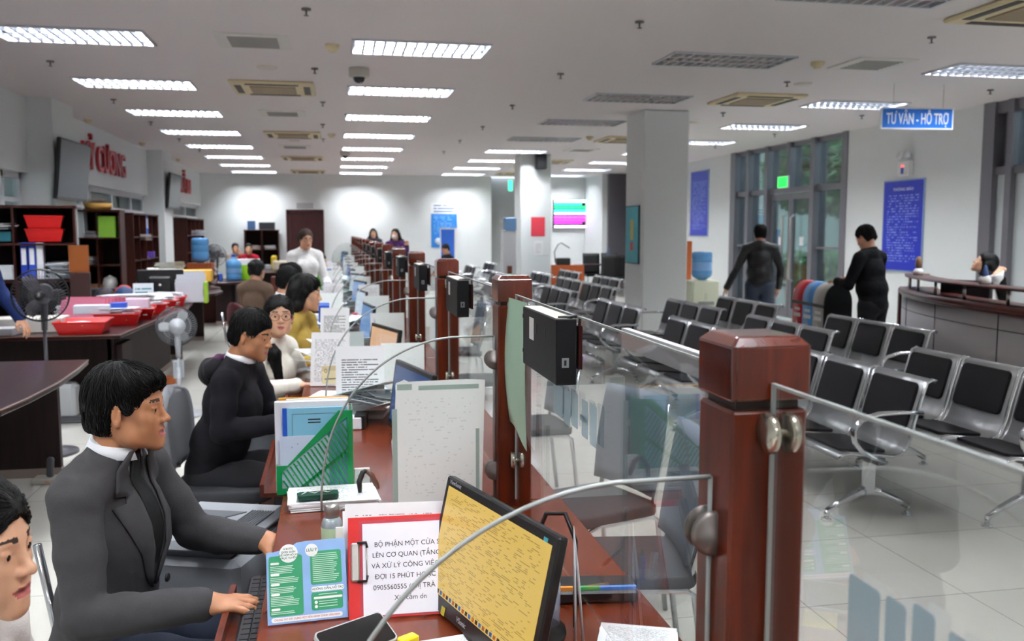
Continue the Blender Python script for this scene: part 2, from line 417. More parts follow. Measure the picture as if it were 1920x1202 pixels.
def head_prims(F, c, M, s=1.0, smile=0, female=False, g=0.0):
    """face looks along +x of M"""
    c = np.array(c, float); P = lambda x, y, z: c+M@np.array([x, y, z])*s
    E = lambda p, r, k=.02, op='u', Mo=None: F.ell(P(*p), np.array(r)*s+g, M if Mo is None else M@Mo, k*s, op)
    C = lambda a, b, ra, rb, k=.015, op='u': F.cone(P(*a), P(*b), ra*s+g, rb*s+g, k*s, op)
    jw = .042 if female else .047
    E((-.014, 0, .032), (.096, .074, .080)); E((.025, 0, -.025), (.060, .059, .080), .03)
    for y in (-1, 1):
        C((-.004, y*(jw+.006), -.045), (.022, y*jw, -.075), .018, .016, .03); C((.022, y*jw, -.075), (.072, y*.012, -.098), .016, .014, .03)
        E((.058, y*.040, -.022), (.020, .018, .018), .025)      # cheekbone
        E((.062, y*.030, -.052), (.018, .018, .022), .025)
        C((.074, y*.016, .020), (.064, y*.046, .020), .010, .009, .018)   # brow ridge
    E((.070, 0, -.070), (.022, .028, .026), .025); E((.079, 0, -.099), (.012, .018, .012), .02)
    for y in (-1, 1):
        E((.090, y*.031, .001), (.015, .017, .0105), .012, 's')
        if g == 0:
            E((.0715, y*.031, .000), (.0125, .0135, .0125), .002)       # eyeball bulge closed by lids
            C((.0812, y*.017, .0056), (.0785, y*.045, .0068), .0036, .0034, .004); C((.080, y*.018, -.0070), (.077, y*.043, -.0064), .0028, .0028, .004)
    C((.079, 0, .012), (.101, 0, -.026), .0065, .0085, .012); E((.103, 0, -.030), (.0105, .0095, .009), .008)
    for y in (-1, 1):
        E((.093, y*.012, -.033), (.010, .0065, .0075), .006)
        if g == 0: E((.100, y*.006, -.040), (.005, .0035, .003), .003, 's')
    w = .026 if smile else .022; dz = .004*smile
    if g == 0:
        C((.0915, -w*.3, -.0585), (.082, -w, -.0605+dz), .0052, .0025, .006); C((.0915, w*.3, -.0585), (.082, w, -.0605+dz), .0052, .0025, .006); C((.0915, -w*.3, -.0585), (.0915, w*.3, -.0585), .0052, .0052, .006)
        C((.0895, -w*.35, -.0715-dz*.5), (.080, -w*.95, -.064+dz), .0058, .0022, .006); C((.0895, w*.35, -.0715-dz*.5), (.080, w*.95, -.064+dz), .0058, .0022, .006); C((.0895, -w*.35, -.0715-dz*.5), (.0895, w*.35, -.0715-dz*.5), .0058, .0058, .006)
        for a in range(5):
            y0, y1 = -w*.85+a*w*.34, -w*.85+(a+1)*w*.34
            C((.0935, y0, -.065), (.0935, y1, -.065), .0022+.002*smile, .0022+.002*smile, .003, 's')
        for y in (-1, 1):
            Mo = rotm(y*R(22), 0, 0)
            E((-.006, y*.077, -.008), (.017, .0075, .030), .006, 'u', Mo); E((-.001, y*.0835, -.006), (.010, .0055, .019), .004, 's', Mo); E((-.002, y*.080, -.034), (.008, .005, .010), .006)
            C((.004, y*.080, .004), (.002, y*.079, -.018), .0028, .0028, .004)
def head_paint(c, M, s, smile=0):
    c = np.array(c, float); L = lambda Cn: ((Cn-c)@M)/s
    w = .026 if smile else .0205
    def lips(Cn):
        q = L(Cn); return (q[:, 0] > .079) & (np.abs(q[:, 1]) < w) & (q[:, 2] < -.0545) & (q[:, 2] > -.0765) & ((np.abs(q[:, 1])/w)**2 + ((q[:, 2]+.0652)/(.0098 if not smile else .011))**2 < 1)
    def brow(Cn):
        q = L(Cn); a = np.abs(q[:, 1]); return (q[:, 0] > .055) & (a > .013) & (a < .050) & (np.abs(q[:, 2]-.0265+.0030*((a-.013)/.037)-.0022*np.sin((a-.013)/.037*2.4)) < .0042*(1.15-(a-.013)/.06))
    return [(lips, 1), (brow, 2)]
def hand_prims(F, wr, M, s=1.0, curl=.5, side=1, spread=.16, k=.006, thumb=.6):
    """wrist at wr; x of M = along the fingers, z of M = back of the hand; side=+1: thumb towards +y"""
    wr = np.array(wr, float); P = lambda x, y, z: wr+M@np.array([x, y*side, z])*s
    F.ell(P(.045, .0, 0), np.array((.050, .040, .0155))*s, M, .015); F.cone(P(-.03, 0, 0), P(.02, 0, 0), .026*s, .026*s, .02)
    for j, (y, L) in enumerate(((.029, .068), (.010, .078), (-.010, .072), (-.028, .056))):
        a = (y/.03)*spread; p = np.array([.082-.006*abs(j-1), y, .001]); ang = 0; pts = [P(*p)]
        for q, fr in enumerate((.45, .31, .24)):
            ang += curl*(.55 if q == 0 else .75); d = np.array([math.cos(ang)*math.cos(a), math.sin(a)*math.cos(ang), -math.sin(ang)]); p = p+d*L*fr*1.15; pts.append(P(*p))
        F.chain(pts, [.0098*s, .0088*s, .008*s, .0068*s], k)
    p0, p1, p2, p3 = (.018, .028, -.006), (.045, .050, -.014-.01*thumb), (.070, .058-.012*thumb, -.020-.014*thumb), (.090, .056-.018*thumb, -.024-.016*thumb)
    F.chain([P(*p0), P(*p1), P(*p2), P(*p3)], [.015*s, .0115*s, .010*s, .008*s], .012)
def bez3(a, b, c, n=8): return [a*(1-t)**2+b*2*t*(1-t)+c*t*t for t in [i/n for i in range(n+1)]]
def hair_strands(ho, crown, Mh, s, N, m, r, ln, hd):
    """fine locks combed away from the crown over the hair mass, so that its edge is not smooth"""
    from mathutils.bvhtree import BVHTree
    me = ho.data; bv = BVHTree.FromPolygons([v.co for v in me.vertices], [p.vertices for p in me.polygons])
    r_ = random.Random(N); nv = len(me.vertices); cr = Vector(crown); mb = MB(); side = Vector(Mh@np.array([.35, .9, 0]))
    for _ in range(N):
        p = me.vertices[r_.randrange(nv)].co.copy(); jit = Vector((r_.gauss(0, .12), r_.gauss(0, .12), r_.gauss(0, .08))); pts = []; L = ln*r_.uniform(.5, 1.1); lift = r_.uniform(.0005, .0035)
        for k in range(6):
            hit = bv.find_nearest(p)
            if hit[0] is None: break
            n = hit[1]; c = n.dot(p-hit[0]); q = hit[0]+n*(lift*(1+.5*math.sin(k)))
            
            if (p-hit[0]).length > (.007 if ln < .06 else .012): break
            pts.append(q)
            d = (p-cr); d = d-n*d.dot(n); 
            if d.length < 1e-4: break
            d = d.normalized()+jit; p = p+d.normalized()*L/5
            if p.z < hd[2]-.085*s and ln < .06: break
        if len(pts) > 3: mb.tube(pts, [r*.5]+[r*1.6]*(len(pts)-2)+[r*.2], 3)
    return mb.build('hair_locks', m, ho, fixn=False) if mb.v else None
def person(label, loc, yaw, seat=True, s=1.0, h=.006, hh=None, skin='mid', group=None, lean=0.0, head_yaw=0, head_pitch=0, head_roll=0, smile=0, female=False,
           top='202226', top_mat=None, bottom='1c1e26', hair='short', hair_mat=None, larm=None, rarm=None, lhand=None, rhand=None, collar=None, open_front=None, legs=True, shoes='16161a', glasses=False, mask=None, sleeves=1.0, extra=None, pelvis_z=None, twist=0, bulk=0, headless=False, hem=0):
    """x forward, y left, z up, origin on the floor under the pelvis. arms: (elbow, wrist) in local metres"""
    t = thing('person', label, 'person', loc, yaw, group)
    pz = (.50 if seat else .93*s) if pelvis_z is None else pelvis_z
    A = lambda *v: np.array(v, float)
    pel = A(0, 0, pz); nb = A(lean, 0, pz+.54*s); ch = pel+(nb-pel)*.62+A(.01, 0, 0); wa = pel+(nb-pel)*.25
    Mt = rotm(twist); sw = (.165 if female else .185)*s
    shl = nb+Mt@A(-.01, sw, -.055*s); shr = nb+Mt@A(-.01, -sw, -.055*s)
    hd = nb+A(.035+.02*math.sin(head_pitch), 0, .155*s) + A(lean*.12, 0, 0)
    Mh = rotm(head_yaw, head_pitch, head_roll)
    if larm is None: larm = (shl+A(.05, .03, -.27*s), shl+A(.27, -.05, -.36*s))
    if rarm is None: rarm = (shr+A(.05, -.03, -.27*s), shr+A(.27, .05, -.36*s))
    larm = tuple(np.array(q, float) for q in larm); rarm = tuple(np.array(q, float) for q in rarm)
    def torso(F, g, k=.04):
        F.ell(pel+A(0, 0, .02), A(.115+g, .165+g+(.01 if female else 0), .12+g)*s, None, k); F.ell(wa+A(.0, 0, .03), A(.10+g+bulk, (.125 if female else .145)+g+bulk, .13+g)*s, None, k)
        F.ell(ch, A(.110+g+bulk*.6, (.138 if female else .158)+g, .17+g)*s, Mt, k)
        F.chain([nb+Mt@A(-.015, -sw*.35, -.02*s), shr], [.055*s+g, .052*s+g], k); F.chain([nb+Mt@A(-.015, sw*.35, -.02*s), shl], [.055*s+g, .052*s+g], k)
        if female: 
            for y in (-.06, .06): F.ell(ch+Mt@A(.072, y, .02), A(.034+g, .055+g, .05+g)*s, None, .04)
    def arms(F, g, cut=1.0, k=.03):
        for sh, (el, wr) in ((shl, larm), (shr, rarm)):
            we = el+(wr-el)*cut
            F.chain([sh, sh+(el-sh)*.5, el], [.050*s+g, .045*s+g, .038*s+g], k); F.chain([el, el+(we-el)*.35, we], [.038*s+g, .037*s+g, .028*s+g*1.15], k)
    hipl, hipr = pel+A(0, .09*s, -.02), pel+A(0, -.09*s, -.02)
    if seat: lg = [(hipl, pel+A(.42*s, .12, .02), A(.44*s, .13, .08)), (hipr, pel+A(.42*s, -.12, .02), A(.40*s, -.13, .08))]
    elif seat is None: lg = []
    else: lg = [(hipl, A(.02, .10*s, .48*s), A(-.01, .11*s, .08)), (hipr, A(.03, -.10*s, .48*s), A(.03, -.11*s, .08))]
    def legp(F, g, k=.03):
        for a, b_, c in lg: F.chain([a, a+(b_-a)*.5, b_], [.088*s+g, .075*s+g, .056*s+g], k); F.chain([b_, b_+(c-b_)*.35, c], [.056*s+g, .055*s+g, .038*s+g*1.6], k)
    # skin
    B = Field(); torso(B, -.006); arms(B, 0)
    if legs: legp(B, 0)
    if legs:
        for a, b_, c in lg: B.cone(c+A(0, 0, -.03), c+A(.12, 0, -.045), .034, .028, .03)
    B.chain([nb+A(-.02, 0, -.02), nb+A(.0, 0, .05*s), hd+Mh@A(-.03, 0, -.03)*s], [.060*s, .052*s, .054*s], .03)
    head_prims(B, hd, Mh, s, smile, female)
    for (el, wr), hm, sd in ((larm, lhand, -1), (rarm, rhand, 1)):
        d = wr-el; d = d/np.linalg.norm(d)
        if hm is None:
            z = A(0, 0, 1)-d*d[2]; nz = np.linalg.norm(z); z = z/nz if nz > .3 else A(0, 0, 0)
            if nz <= .3: z = A(0, -sd, 0); z = z-d*(z@d); z /= np.linalg.norm(z)
            M = np.stack([d, np.cross(z, d), z], 1); hand_prims(B, wr, M, s*(.92 if female else 1), .5, sd)
        else: hand_prims(B, wr, np.array(hm[0]), s*(.92 if female else 1), hm[1], sd)
    sm = skin_mat(skin); field_obj('body', B, h, [sm, M_lip, M_brow], t, head_paint(hd, Mh, s, smile))
    hw = lambda x, y, z: Vector(hd+Mh@A(x, y, z)*s)
    M4 = Matrix(Mh.tolist()).to_4x4()
    if h < .012:
        for y in (-1, 1):
            e = MB(); T = Matrix.Translation(hw(.0712, y*.031, .0)) @ M4 @ Matrix.Scale(s, 4)
            e.lathe([(.0128*math.sin(a*PI/10), -.0128*math.cos(a*PI/10)) for a in range(11)], 14, 0, T, cap=False)
            Ti = T @ Matrix.Rotation(PI/2, 4, 'Y'); e.lathe([(0, .0131), (.0035, .0130), (.0058, .0120), (.0058, .0112)], 14, 1, Ti, cap=False); e.build('eye', [M_eye, M_iris], t)
    # clothes
    tm = top_mat or mat('cloth_'+top, top, .85, noise=.12, nscale=30, bump=.25, bscale=300, spec=.25)
    T_ = Field(); g = .014; torso(T_, g); T_.chain([nb+A(-.02, 0, -.03), nb+A(-.004, 0, .055*s)], ([.076*s, .066*s] if not collar else [.066*s, .056*s]), .03); arms(T_, g*.9, .93*sleeves if sleeves < 1 else .97, .014)
    if hem: T_.cone(pel+A(0, -.07, -.02), pel+A(0, .07, -.02), .13*s, .13*s, .05)
    T_.disp(wrinkle(.0065*(1 if h < .01 else .5), 17, 3, (1, 1, .9), True)); T_.disp(wrinkle(.002, 55, 5))
    zc = nb[2]+(.045*s if collar != 'low' else .02)
    T_.plane(nb+A(.0, 0, .040*s), A(.35, 0, 1)); T_.plane(A(0, 0, pz-(.10 if not seat else .06)), A(0, 0, -1))
    if open_front:   # a V-shaped opening that shows the shirt
        T_.ell(nb+A(.12, 0, -.06), A(.095, .045*s, .26), rotm(0, R(-12)), .008, 's')
    field_obj('jacket' if open_front else 'shirt', T_, max(h, .005), tm, t)
    if open_front:
        S_ = Field(); torso(S_, .006); S_.chain([nb+A(-.015, 0, -.01), nb+A(0, 0, .062*s)], [.066*s, .060*s], .02); S_.plane(nb+A(0, 0, .062*s), A(.55, 0, 1)); S_.plane(A(0, 0, pz+.1), A(0, 0, -1)); S_.disp(wrinkle(.002, 40, 2))
        field_obj('shirt', S_, max(h, .005), mat('shirt_'+open_front, open_front, .8, sheen=.1), t)
    if collar and collar != 'low':
        c = MB(); n = 26; P = []
        for i in range(n+1):
            a = R(22)+(2*PI-R(44))*i/n; f_ = 1-abs(i/n-.5)*2
            ce = nb+A(.004, 0, .03*s); P.append([tuple(ce+A(math.cos(a)*r_*s, math.sin(a)*r_*s*.98, z_*s-.018*(1-f_)*s)) for r_, z_ in ((.064, .0), (.062, .034+.012*f_), (.067, .036+.012*f_), (.082, .004+.01*f_))])
        c.grid(P); o = c.build('collar', mat('collar_'+collar, collar, .8), t); md = o.modifiers.new('thick', 'SOLIDIFY'); md.thickness = .003
    if legs and lg:
        L_ = Field(); legp(L_, .012); L_.ell(pel, A(.128, .175, .12)*s, None, .04); L_.plane(A(0, 0, .07), A(0, 0, -1)) ; L_.plane(pel+A(0, 0, .125), A(0, 0, 1)); L_.disp(wrinkle(.005, 20, 8))
        field_obj('trousers', L_, max(h, .008), mat('trouser_'+bottom, bottom, .85, bump=.2, bscale=250), t)
        for a, b_, c in lg:
            S2 = Field(); S2.cone(c+A(-.03, 0, -.045), c+A(.14, 0, -.05), .038, .032, .02); S2.ell(c+A(-.02, 0, -.02), A(.045, .04, .05), None, .03); S2.plane(A(0, 0, .0), A(0, 0, -1)); field_obj('shoe', S2, max(h, .008), mat('shoe_'+shoes, shoes, .35), t)
    # hair
    Hm = hair_mat or M_hair; Hf = Field(); hx = max(h*.8, .004)
    E = lambda p, r, k=.02, op='u', Mo=None: Hf.ell(hd+Mh@A(*p)*s, A(*r)*s, Mh if Mo is None else Mh@Mo, k*s, op)
    E((-.018, 0, .040), (.102, .081, .087) if hair in ('short', 'sweep') else (.105, .084, .088))
    if hair == 'short': E((-.045, 0, -.005), (.070, .076, .075), .02); E((-.055, 0, -.045), (.050, .060, .050), .02)
    elif hair in ('sweep',):
        E((-.045, 0, -.005), (.072, .079, .080), .02); E((.040, 0, .078), (.052, .064, .028), .03); E((-.055, 0, -.045), (.050, .062, .050), .02)
        for y in (-1, 1): E((.020, y*.071, -.003), (.014, .010, .034), .012)
    else:
        E((-.045, 0, -.010), (.075, .083, .085), .02)
    cut = lambda p, r, k=.008, Mo=None: E(p, r, k, 's', Mo)
    if hair == 'sweep':
        cut((.098, .0, -.012), (.062, .115, .070), .01); cut((.050, 0, -.045), (.075, .12, .056), .012); cut((-.004, .085, -.03), (.024, .03, .042), .008); cut((-.004, -.085, -.03), (.024, .03, .042), .008)
    elif hair == 'short':
        cut((.095, .0, -.012), (.062, .115, .070), .01); cut((.040, 0, -.055), (.070, .12, .050), .012); cut((-.004, .085, -.03), (.024, .03, .042), .008); cut((-.004, -.085, -.03), (.024, .03, .042), .008)
    else: cut((.095, 0, -.025), (.070, .064, .088), .012)
    Hf.plane(hd+Mh@A(0, 0, -.082)*s, Mh@A(-.25, 0, -1), .01)
    if hair == 'long':
        dn = A(0, 0, -1); bk = hd+Mh@A(-.055, 0, -.03)*s
        for y in (-.055, -.02, .02, .055): 
            p0 = hd+Mh@A(-.05, y, .0)*s; p1 = nb+A(-.105, y*1.5, -.02); p2 = nb+A(-.155-lean*.55, y*1.4, -.27*s); Hf.chain([p0, p1, p2], [.048*s, .046*s, .028*s], .03)
        for y in (-1, 1): Hf.chain([hd+Mh@A(.0, y*.072, -.01)*s, hd+Mh@A(-.03, y*.080, -.09)*s, nb+A(-.08, y*.11, .01), nb+A(-.15-lean*.2, y*.12, -.13), nb+A(-.175-lean*.5, y*.105, -.31)], [.022*s, .030*s, .040*s, .042*s, .020*s], .025)
    if hair == 'bun': E((-.115, 0, .045), (.042, .045, .042), .015)
    if hair == 'pony':
        p0 = hd+Mh@A(-.11, 0, .03)*s; Hf.chain([p0, p0+A(-.05, 0, -.03), nb+A(-.10, .0, .0), nb+A(-.10, .01, -.16)], [.028, .03, .03, .015], .02)
    if hair == 'sideponytail':
        Hf.chain([hd+Mh@A(-.05, -.07, -.03)*s, hd+Mh@A(-.02, -.09, -.12)*s, nb+A(.07, -.10, -.06), nb+A(.10, -.09, -.22)], [.034, .032, .034, .02], .03)
    if h < .011: Hf.disp(wrinkle(.0022, 130, 9, (1, 1, .2))); Hf.disp(wrinkle(.003, 60, 4, (.6, 1, .3)))
    ho = field_obj('hair', Hf, hx, Hm, t)
    if h < .0095 and ho: hair_strands(ho, hd+Mh@(A(.075, 0, .075) if hair in ('bun', 'pony', 'sideponytail') else A(-.03, 0, .12))*s, Mh, s, 2600 if h < .005 else 900, Hm, .0009 if h < .005 else .0014, .05 if hair in ('short', 'sweep') else .08, hd)
    if glasses:
        gl = MB()
        for y in (-1, 1):
            T = Matrix.Translation(hw(.097, y*.032, -.002)) @ M4 @ Matrix.Rotation(PI/2, 4, 'Y')
            gl.tube([T @ Vector((.021*math.cos(a*PI/10)*s, .026*math.sin(a*PI/10)*s, 0)) for a in range(20)], .0016, 6, closed=True)
            gl.tube([hw(.093, y*.058, .004), hw(.04, y*.080, .006), hw(-.01, y*.084, .002)], .0014, 6)
        gl.tube([hw(.099, -.009, .002), hw(.102, 0, .005), hw(.099, .009, .002)], .0014, 6); gl.build('glasses', mat('glasses_rim', '6a3a3a', .3), t)
    if mask:
        K = Field(); K.ell(hd+Mh@A(.075, 0, -.055)*s, A(.042, .052, .045)*s, Mh, .01); field_obj('face_mask', K, h, mat('mask_white', mask, .8), t)
    if extra: extra(t, dict(hd=hd, Mh=Mh, nb=nb, pel=pel, hw=hw, M4=M4, s=s, shl=shl, shr=shr, ch=ch, larm=larm, rarm=rarm))
    return t
# ============================================================ THE ROOM
H = 3.2; XL, XR, YF, YN = -3.58, 8.1, 26.4, -7.2
M_wall = mat('white_wall_paint', 'e4e8e8', .75, bump=.05, bscale=90)
M_ceil = mat('white_ceiling_paint', 'e8e2e2', .8)
M_grey = mat('grey_aluminium', '77757c', .4, .35)
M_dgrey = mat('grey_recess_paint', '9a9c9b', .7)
M_white = mat('white_plastic', 'f2f2f0', .4)
M_paper = mat('white_paper', 'f4f4f6', .7)
M_black = mat('black_plastic', '141416', .4)
M_chrome = mat('chrome', 'd8dade', .12, 1)
M_beige = mat('beige_plastic', 'd8c9a2', .45)
M_winglass = glass('window_glass', (.78, .86, .84), .8)
M_glass = glass('screen_glass', (.985, .992, .988), .32)
M_gedge = mat('glass_edge', 'a2a8a6', .25, spec=.6)
M_red = mat('red_plastic', 'd01c1c', .3)
M_wood = wood('red_brown_wood', '3e1104', '662208', .32, .06)
M_woodcap = wood('polished_post_cap_wood', '3c1004', '642009', .14, 1.0)
M_darkp = wood('dark_panel_wood', '180808', '261010', .6, 0)
M_dark = wood('dark_desk_wood', '1e0a0b', '321112', .3, .15)

# floor: large polished cream tiles
fm = bpy.data.materials.new('polished_floor_tile'); fm.use_nodes = True; nt = fm.node_tree; b = nt.nodes['Principled BSDF']
tc = nt.nodes.new('ShaderNodeTexCoord'); mp = nt.nodes.new('ShaderNodeMapping'); mp.inputs['Location'].default_value = (-2.725+.76*10, -3.43+.76*10, 0)
br = nt.nodes.new('ShaderNodeTexBrick'); br.offset = 0; br.squash = 1
br.inputs['Scale'].default_value = 1; br.inputs['Brick Width'].default_value = .76; br.inputs['Row Height'].default_value = .76
br.inputs['Mortar Size'].default_value = .0025; br.inputs['Mortar Smooth'].default_value = .2
br.inputs['Color1'].default_value = lin('dcdad2'); br.inputs['Color2'].default_value = lin('d6d4cc'); br.inputs['Mortar'].default_value = lin('8f8d87')
ns = nt.nodes.new('ShaderNodeTexNoise'); ns.inputs['Scale'].default_value = 1.6; ns.inputs['Detail'].default_value = 6
mx = nt.nodes.new('ShaderNodeMix'); mx.data_type = 'RGBA'; mx.blend_type = 'MULTIPLY'; mx.inputs[0].default_value = .12
nt.links.new(tc.outputs['Object'], mp.inputs[0]); nt.links.new(mp.outputs[0], br.inputs['Vector']); nt.links.new(tc.outputs['Object'], ns.inputs['Vector'])
nt.links.new(br.outputs[0], mx.inputs[6]); nt.links.new(ns.outputs[0], mx.inputs[7]); nt.links.new(mx.outputs[2], b.inputs['Base Color'])
b.inputs['Roughness'].default_value = .12; b.inputs['Specular IOR Level'].default_value = .45
struct(MB().box(XL-3, XR+.3, YN, YF+.3, -.1, 0).build('floor', fm))
cl = MB(); LX = (-2.66, .18, 3.02, 5.9); LY = [7.85+2.48*k for k in range(-5, 8)]; yp = YN
for y in LY:
    cl.box(XL-3, XR+.3, yp, y, H, H+.1); xp = XL-3
    for x in LX: cl.box(xp, x, y, y+.6, H, H+.1); xp = x+1.2
    cl.box(xp, XR+.3, y, y+.6, H, H+.1); yp = y+.6
cl.box(XL-3, XR+.3, yp, YF+.3, H, H+.1); struct(cl.build('ceiling', M_ceil))
struct(MB().box(XL-3, 4.56, YF, YF+.2, 0, H).box(5.62, XR+.3, YF, YF+.2, 0, H).build('wall_back', M_wall))
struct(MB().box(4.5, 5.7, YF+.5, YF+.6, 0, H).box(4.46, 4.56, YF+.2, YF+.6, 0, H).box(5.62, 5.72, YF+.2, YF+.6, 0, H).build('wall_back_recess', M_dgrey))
struct(MB().box(XL-3, XR+.3, YN-.2, YN, 0, H).build('wall_near', M_wall))
# left wall: header beam over glazed offices, with two deep pilasters
wl = MB().box(XL-.25, XL, YN, YF, 2.3, H)
struct(wl.build('wall_left', M_wall))
struct(MB().box(XL-.3, XL-.1, YN, 8.6, 0, 2.3).build('wall_left_near', M_wall))
struct(MB().box(XL-3, XL-2.8, 8, YF, 0, H).build('wall_left_office', M_wall))
struct(MB().box(XL-.3, -3.29, 11.93, 12.85, 0, H).build('wall_left_pilaster', M_wall))
struct(MB().box(XL-.3, -3.29, 19.15, 20.1, 0, H).build('wall_left_far_pilaster', M_wall))
M_pframe = mat('white_frame_paint', 'eef0f4', .4)
wn = 0
for (y0, y1, xs) in ((8.6, 11.93, (8.6, 10.2, 11.3, 11.9)), (12.85, 19.15, (12.9, 14.6, 15.1, 16.5, 18.0, 19.1)), (20.1, YF, (20.15, 22.5, 24.3, 26.3))):
    wn += 1; t = MB()
    for y in xs: t.box(XL-.17, XL-.09, y-.04, y+.04, 0, 2.3)
    t.box(XL-.17, XL-.09, y0, y1, 2.22, 2.3); t.box(XL-.17, XL-.09, y0, y1, 0, .12); t.box(XL-.165, XL-.095, y0, y1, 1.95, 2.0)
    f = struct(t.build('window_%d' % wn, M_pframe))
    g = MB().box(XL-.135, XL-.125, y0+.01, y1-.01, .1, 2.25).build('pane', M_winglass, f)
# right wall: white pieces, glazed front doors, glazed end bay
struct(MB().box(XR, XR+.2, 17.73, YF, 0, H).box(XR, XR+.2, 10.3, 13.37, 0, H).build('wall_right', M_wall))
struct(MB().box(XR, XR+.25, 23.2, 24.6, 0, H, 0).box(XR-.7, XR, 24.6, YF, 0, H, 1).box(XR-.55, XR, 24.45, 24.6, 0, H, 2).build('wall_right_corner', [M_grey, M_wall, mat('dark_grey_panel', '5c5a60', .5)]))
M_brown = mat('brown_skirting_tile', '8a5a34', .4)
struct(MB().box(XR-.02, XR, 17.75, 24.5, 0, .12).box(XR-.02, XR, 10.35, 13.35, 0, .12).build('baseboard_right', M_brown))
# window_4: storefront between 13.37 and 17.73, fins deep into the room
fr = MB()
for y, w in ((13.45, .16), (14.45, .14), (15.3, .12), (16.15, .12), (16.95, .12), (17.62, .22)):
    if y in (15.3,): z0 = 2.4
    elif y in (13.45, 14.45, 16.15, 17.62): z0 = 0
    else: z0 = 0
    fr.box(XR-.02, XR+.22, y-w/2, y+w/2, z0, H)
fr.box(XR+.04, XR+.16, 13.4, 17.7, 2.3, 2.4); fr.box(XR+.05, XR+.15, 13.4, 14.45, 0, .1); fr.box(XR+.05, XR+.15, 16.2, 17.7, 0, .1); fr.box(XR+.05, XR+.15, 13.4, 17.7, H-.08, H)
fr.box(XR+.05, XR+.15, 13.4, 14.45, 1.3, 1.34); fr.box(XR+.05, XR+.15, 16.2, 17.7, 1.3, 1.34)
f4 = struct(fr.build('window_4', M_grey))
for y0, y1, z0 in ((13.5, 14.4, 0.1), (16.2, 16.9, .1), (17.0, 17.55, .1)):
    MB().box(XR+.09, XR+.1, y0, y1, z0, H-.05).build('pane', M_winglass, f4)
MB().box(XR+.09, XR+.1, 14.5, 16.1, 2.4, H-.05).build('pane', M_winglass, f4)
M_steel = mat('brushed_steel', 'b9b4ae', .3, .9)
for n, (y0, y1) in enumerate(((14.53, 15.29), (15.31, 16.07))):
    d = MB(); 
    for a, b_ in ((y0, y0+.08), (y1-.08, y1)): d.box(XR+.06, XR+.11, a, b_, 0.02, 2.28)
    d.box(XR+.06, XR+.11, y0+.08, y1-.08, 2.18, 2.28); d.box(XR+.06, XR+.11, y0+.08, y1-.08, .02, .2)
    dd = struct(d.build('door_%d' % (n+1), M_grey))
    MB().box(XR+.08, XR+.09, y0+.08, y1-.08, .2, 2.18).build('pane', M_winglass, dd)
    hy = y1-.14 if n == 0 else y0+.14
    MB().tube([(XR+.05, hy, .7), (XR-.02, hy, .75), (XR-.02, hy, 1.85), (XR+.05, hy, 1.9)], .02, 8).build('door_handle', M_steel, dd)
    MB().box(XR+.07, XR+.078, y0+.32, y0+.44, 1.35, 1.5).build('door_sticker', M_paper, dd)
# end bay: tall frames, dark upper glass, frosted lower glass
M_frost = mat('frosted_glass_panel', 'c3cacb', .35)
eb = MB()
for y, w in ((10.17, .2), (9.8, .1), (8.6, .1), (6.2, .1), (4.0, .1)): eb.box(XR-.02, XR+.2, y-w/2, y+w/2, 0, H)
eb.box(XR+.02, XR+.14, 2, 10.1, 2.3, 2.4); eb.box(XR+.02, XR+.14, 2, 10.1, H-.14, H)
f5 = struct(eb.build('window_5', M_grey))
MB().box(XR+.07, XR+.08, 2, 9.8, 2.4, 3.05).build('pane', M_winglass, f5)
MB().box(XR+.06, XR+.09, 2, 10.1, 0, 2.3).build('frosted_panel', M_frost, f5)
struct(MB().box(XR, XR+.2, YN, 2, 0, H).build('wall_right_near', M_wall))
struct(MB().box(XR+.12, XR+.16, 9.85, 10.1, 0, H).build('trim_1', mat('dark_grey_panel')))
# round-cornered columns in the hall
for nm, (x0, x1, y0, y1) in (('wall_column_near', (4.04, 4.68, 11.57, 12.3)), ('wall_column_far', (3.86, 4.52, 18.72, 19.4))):
    struct(MB().box(x0, x1, y0, y1, 0, H, b=.02).build(nm, M_wall))
# far door
M_door = wood('dark_door_wood', '2c0d0f', '45191a', .35, .2)
dx0, dx1 = -1.295, -.253
dr = struct(MB().box(dx0, dx0+.11, YF-.05, YF, 0, 2.21).box(dx1-.11, dx1, YF-.05, YF, 0, 2.21).box(dx0, dx1, YF-.05, YF, 2.1, 2.21).build('door_3', M_door))
MB().box(dx0+.11, dx1-.11, YF-.02, YF, 0, 2.1).box(dx0+.25, dx1-.25, YF-.035, YF, .25, .95).box(dx0+.25, dx1-.25, YF-.035, YF, 1.1, 1.95).build('door_leaf', M_door, dr)
MB().lathe([(.0, 0), (.03, 0), (.03, .05), (0, .05)], 10, T=TR((dx0+.2, YF-.04, 1.0), rx=PI/2)).build('door_knob', M_chrome, dr)
sg = MB().box(-.23, .23, -.01, 0, 0, .16).build('door_number_sign', mat('sign_grey', 'b4b6b8', .5)); sg.location = (-.77, YF-.001, 2.24)
tag(sg, 'small grey name plate on the wall above the dark far door', 'sign')

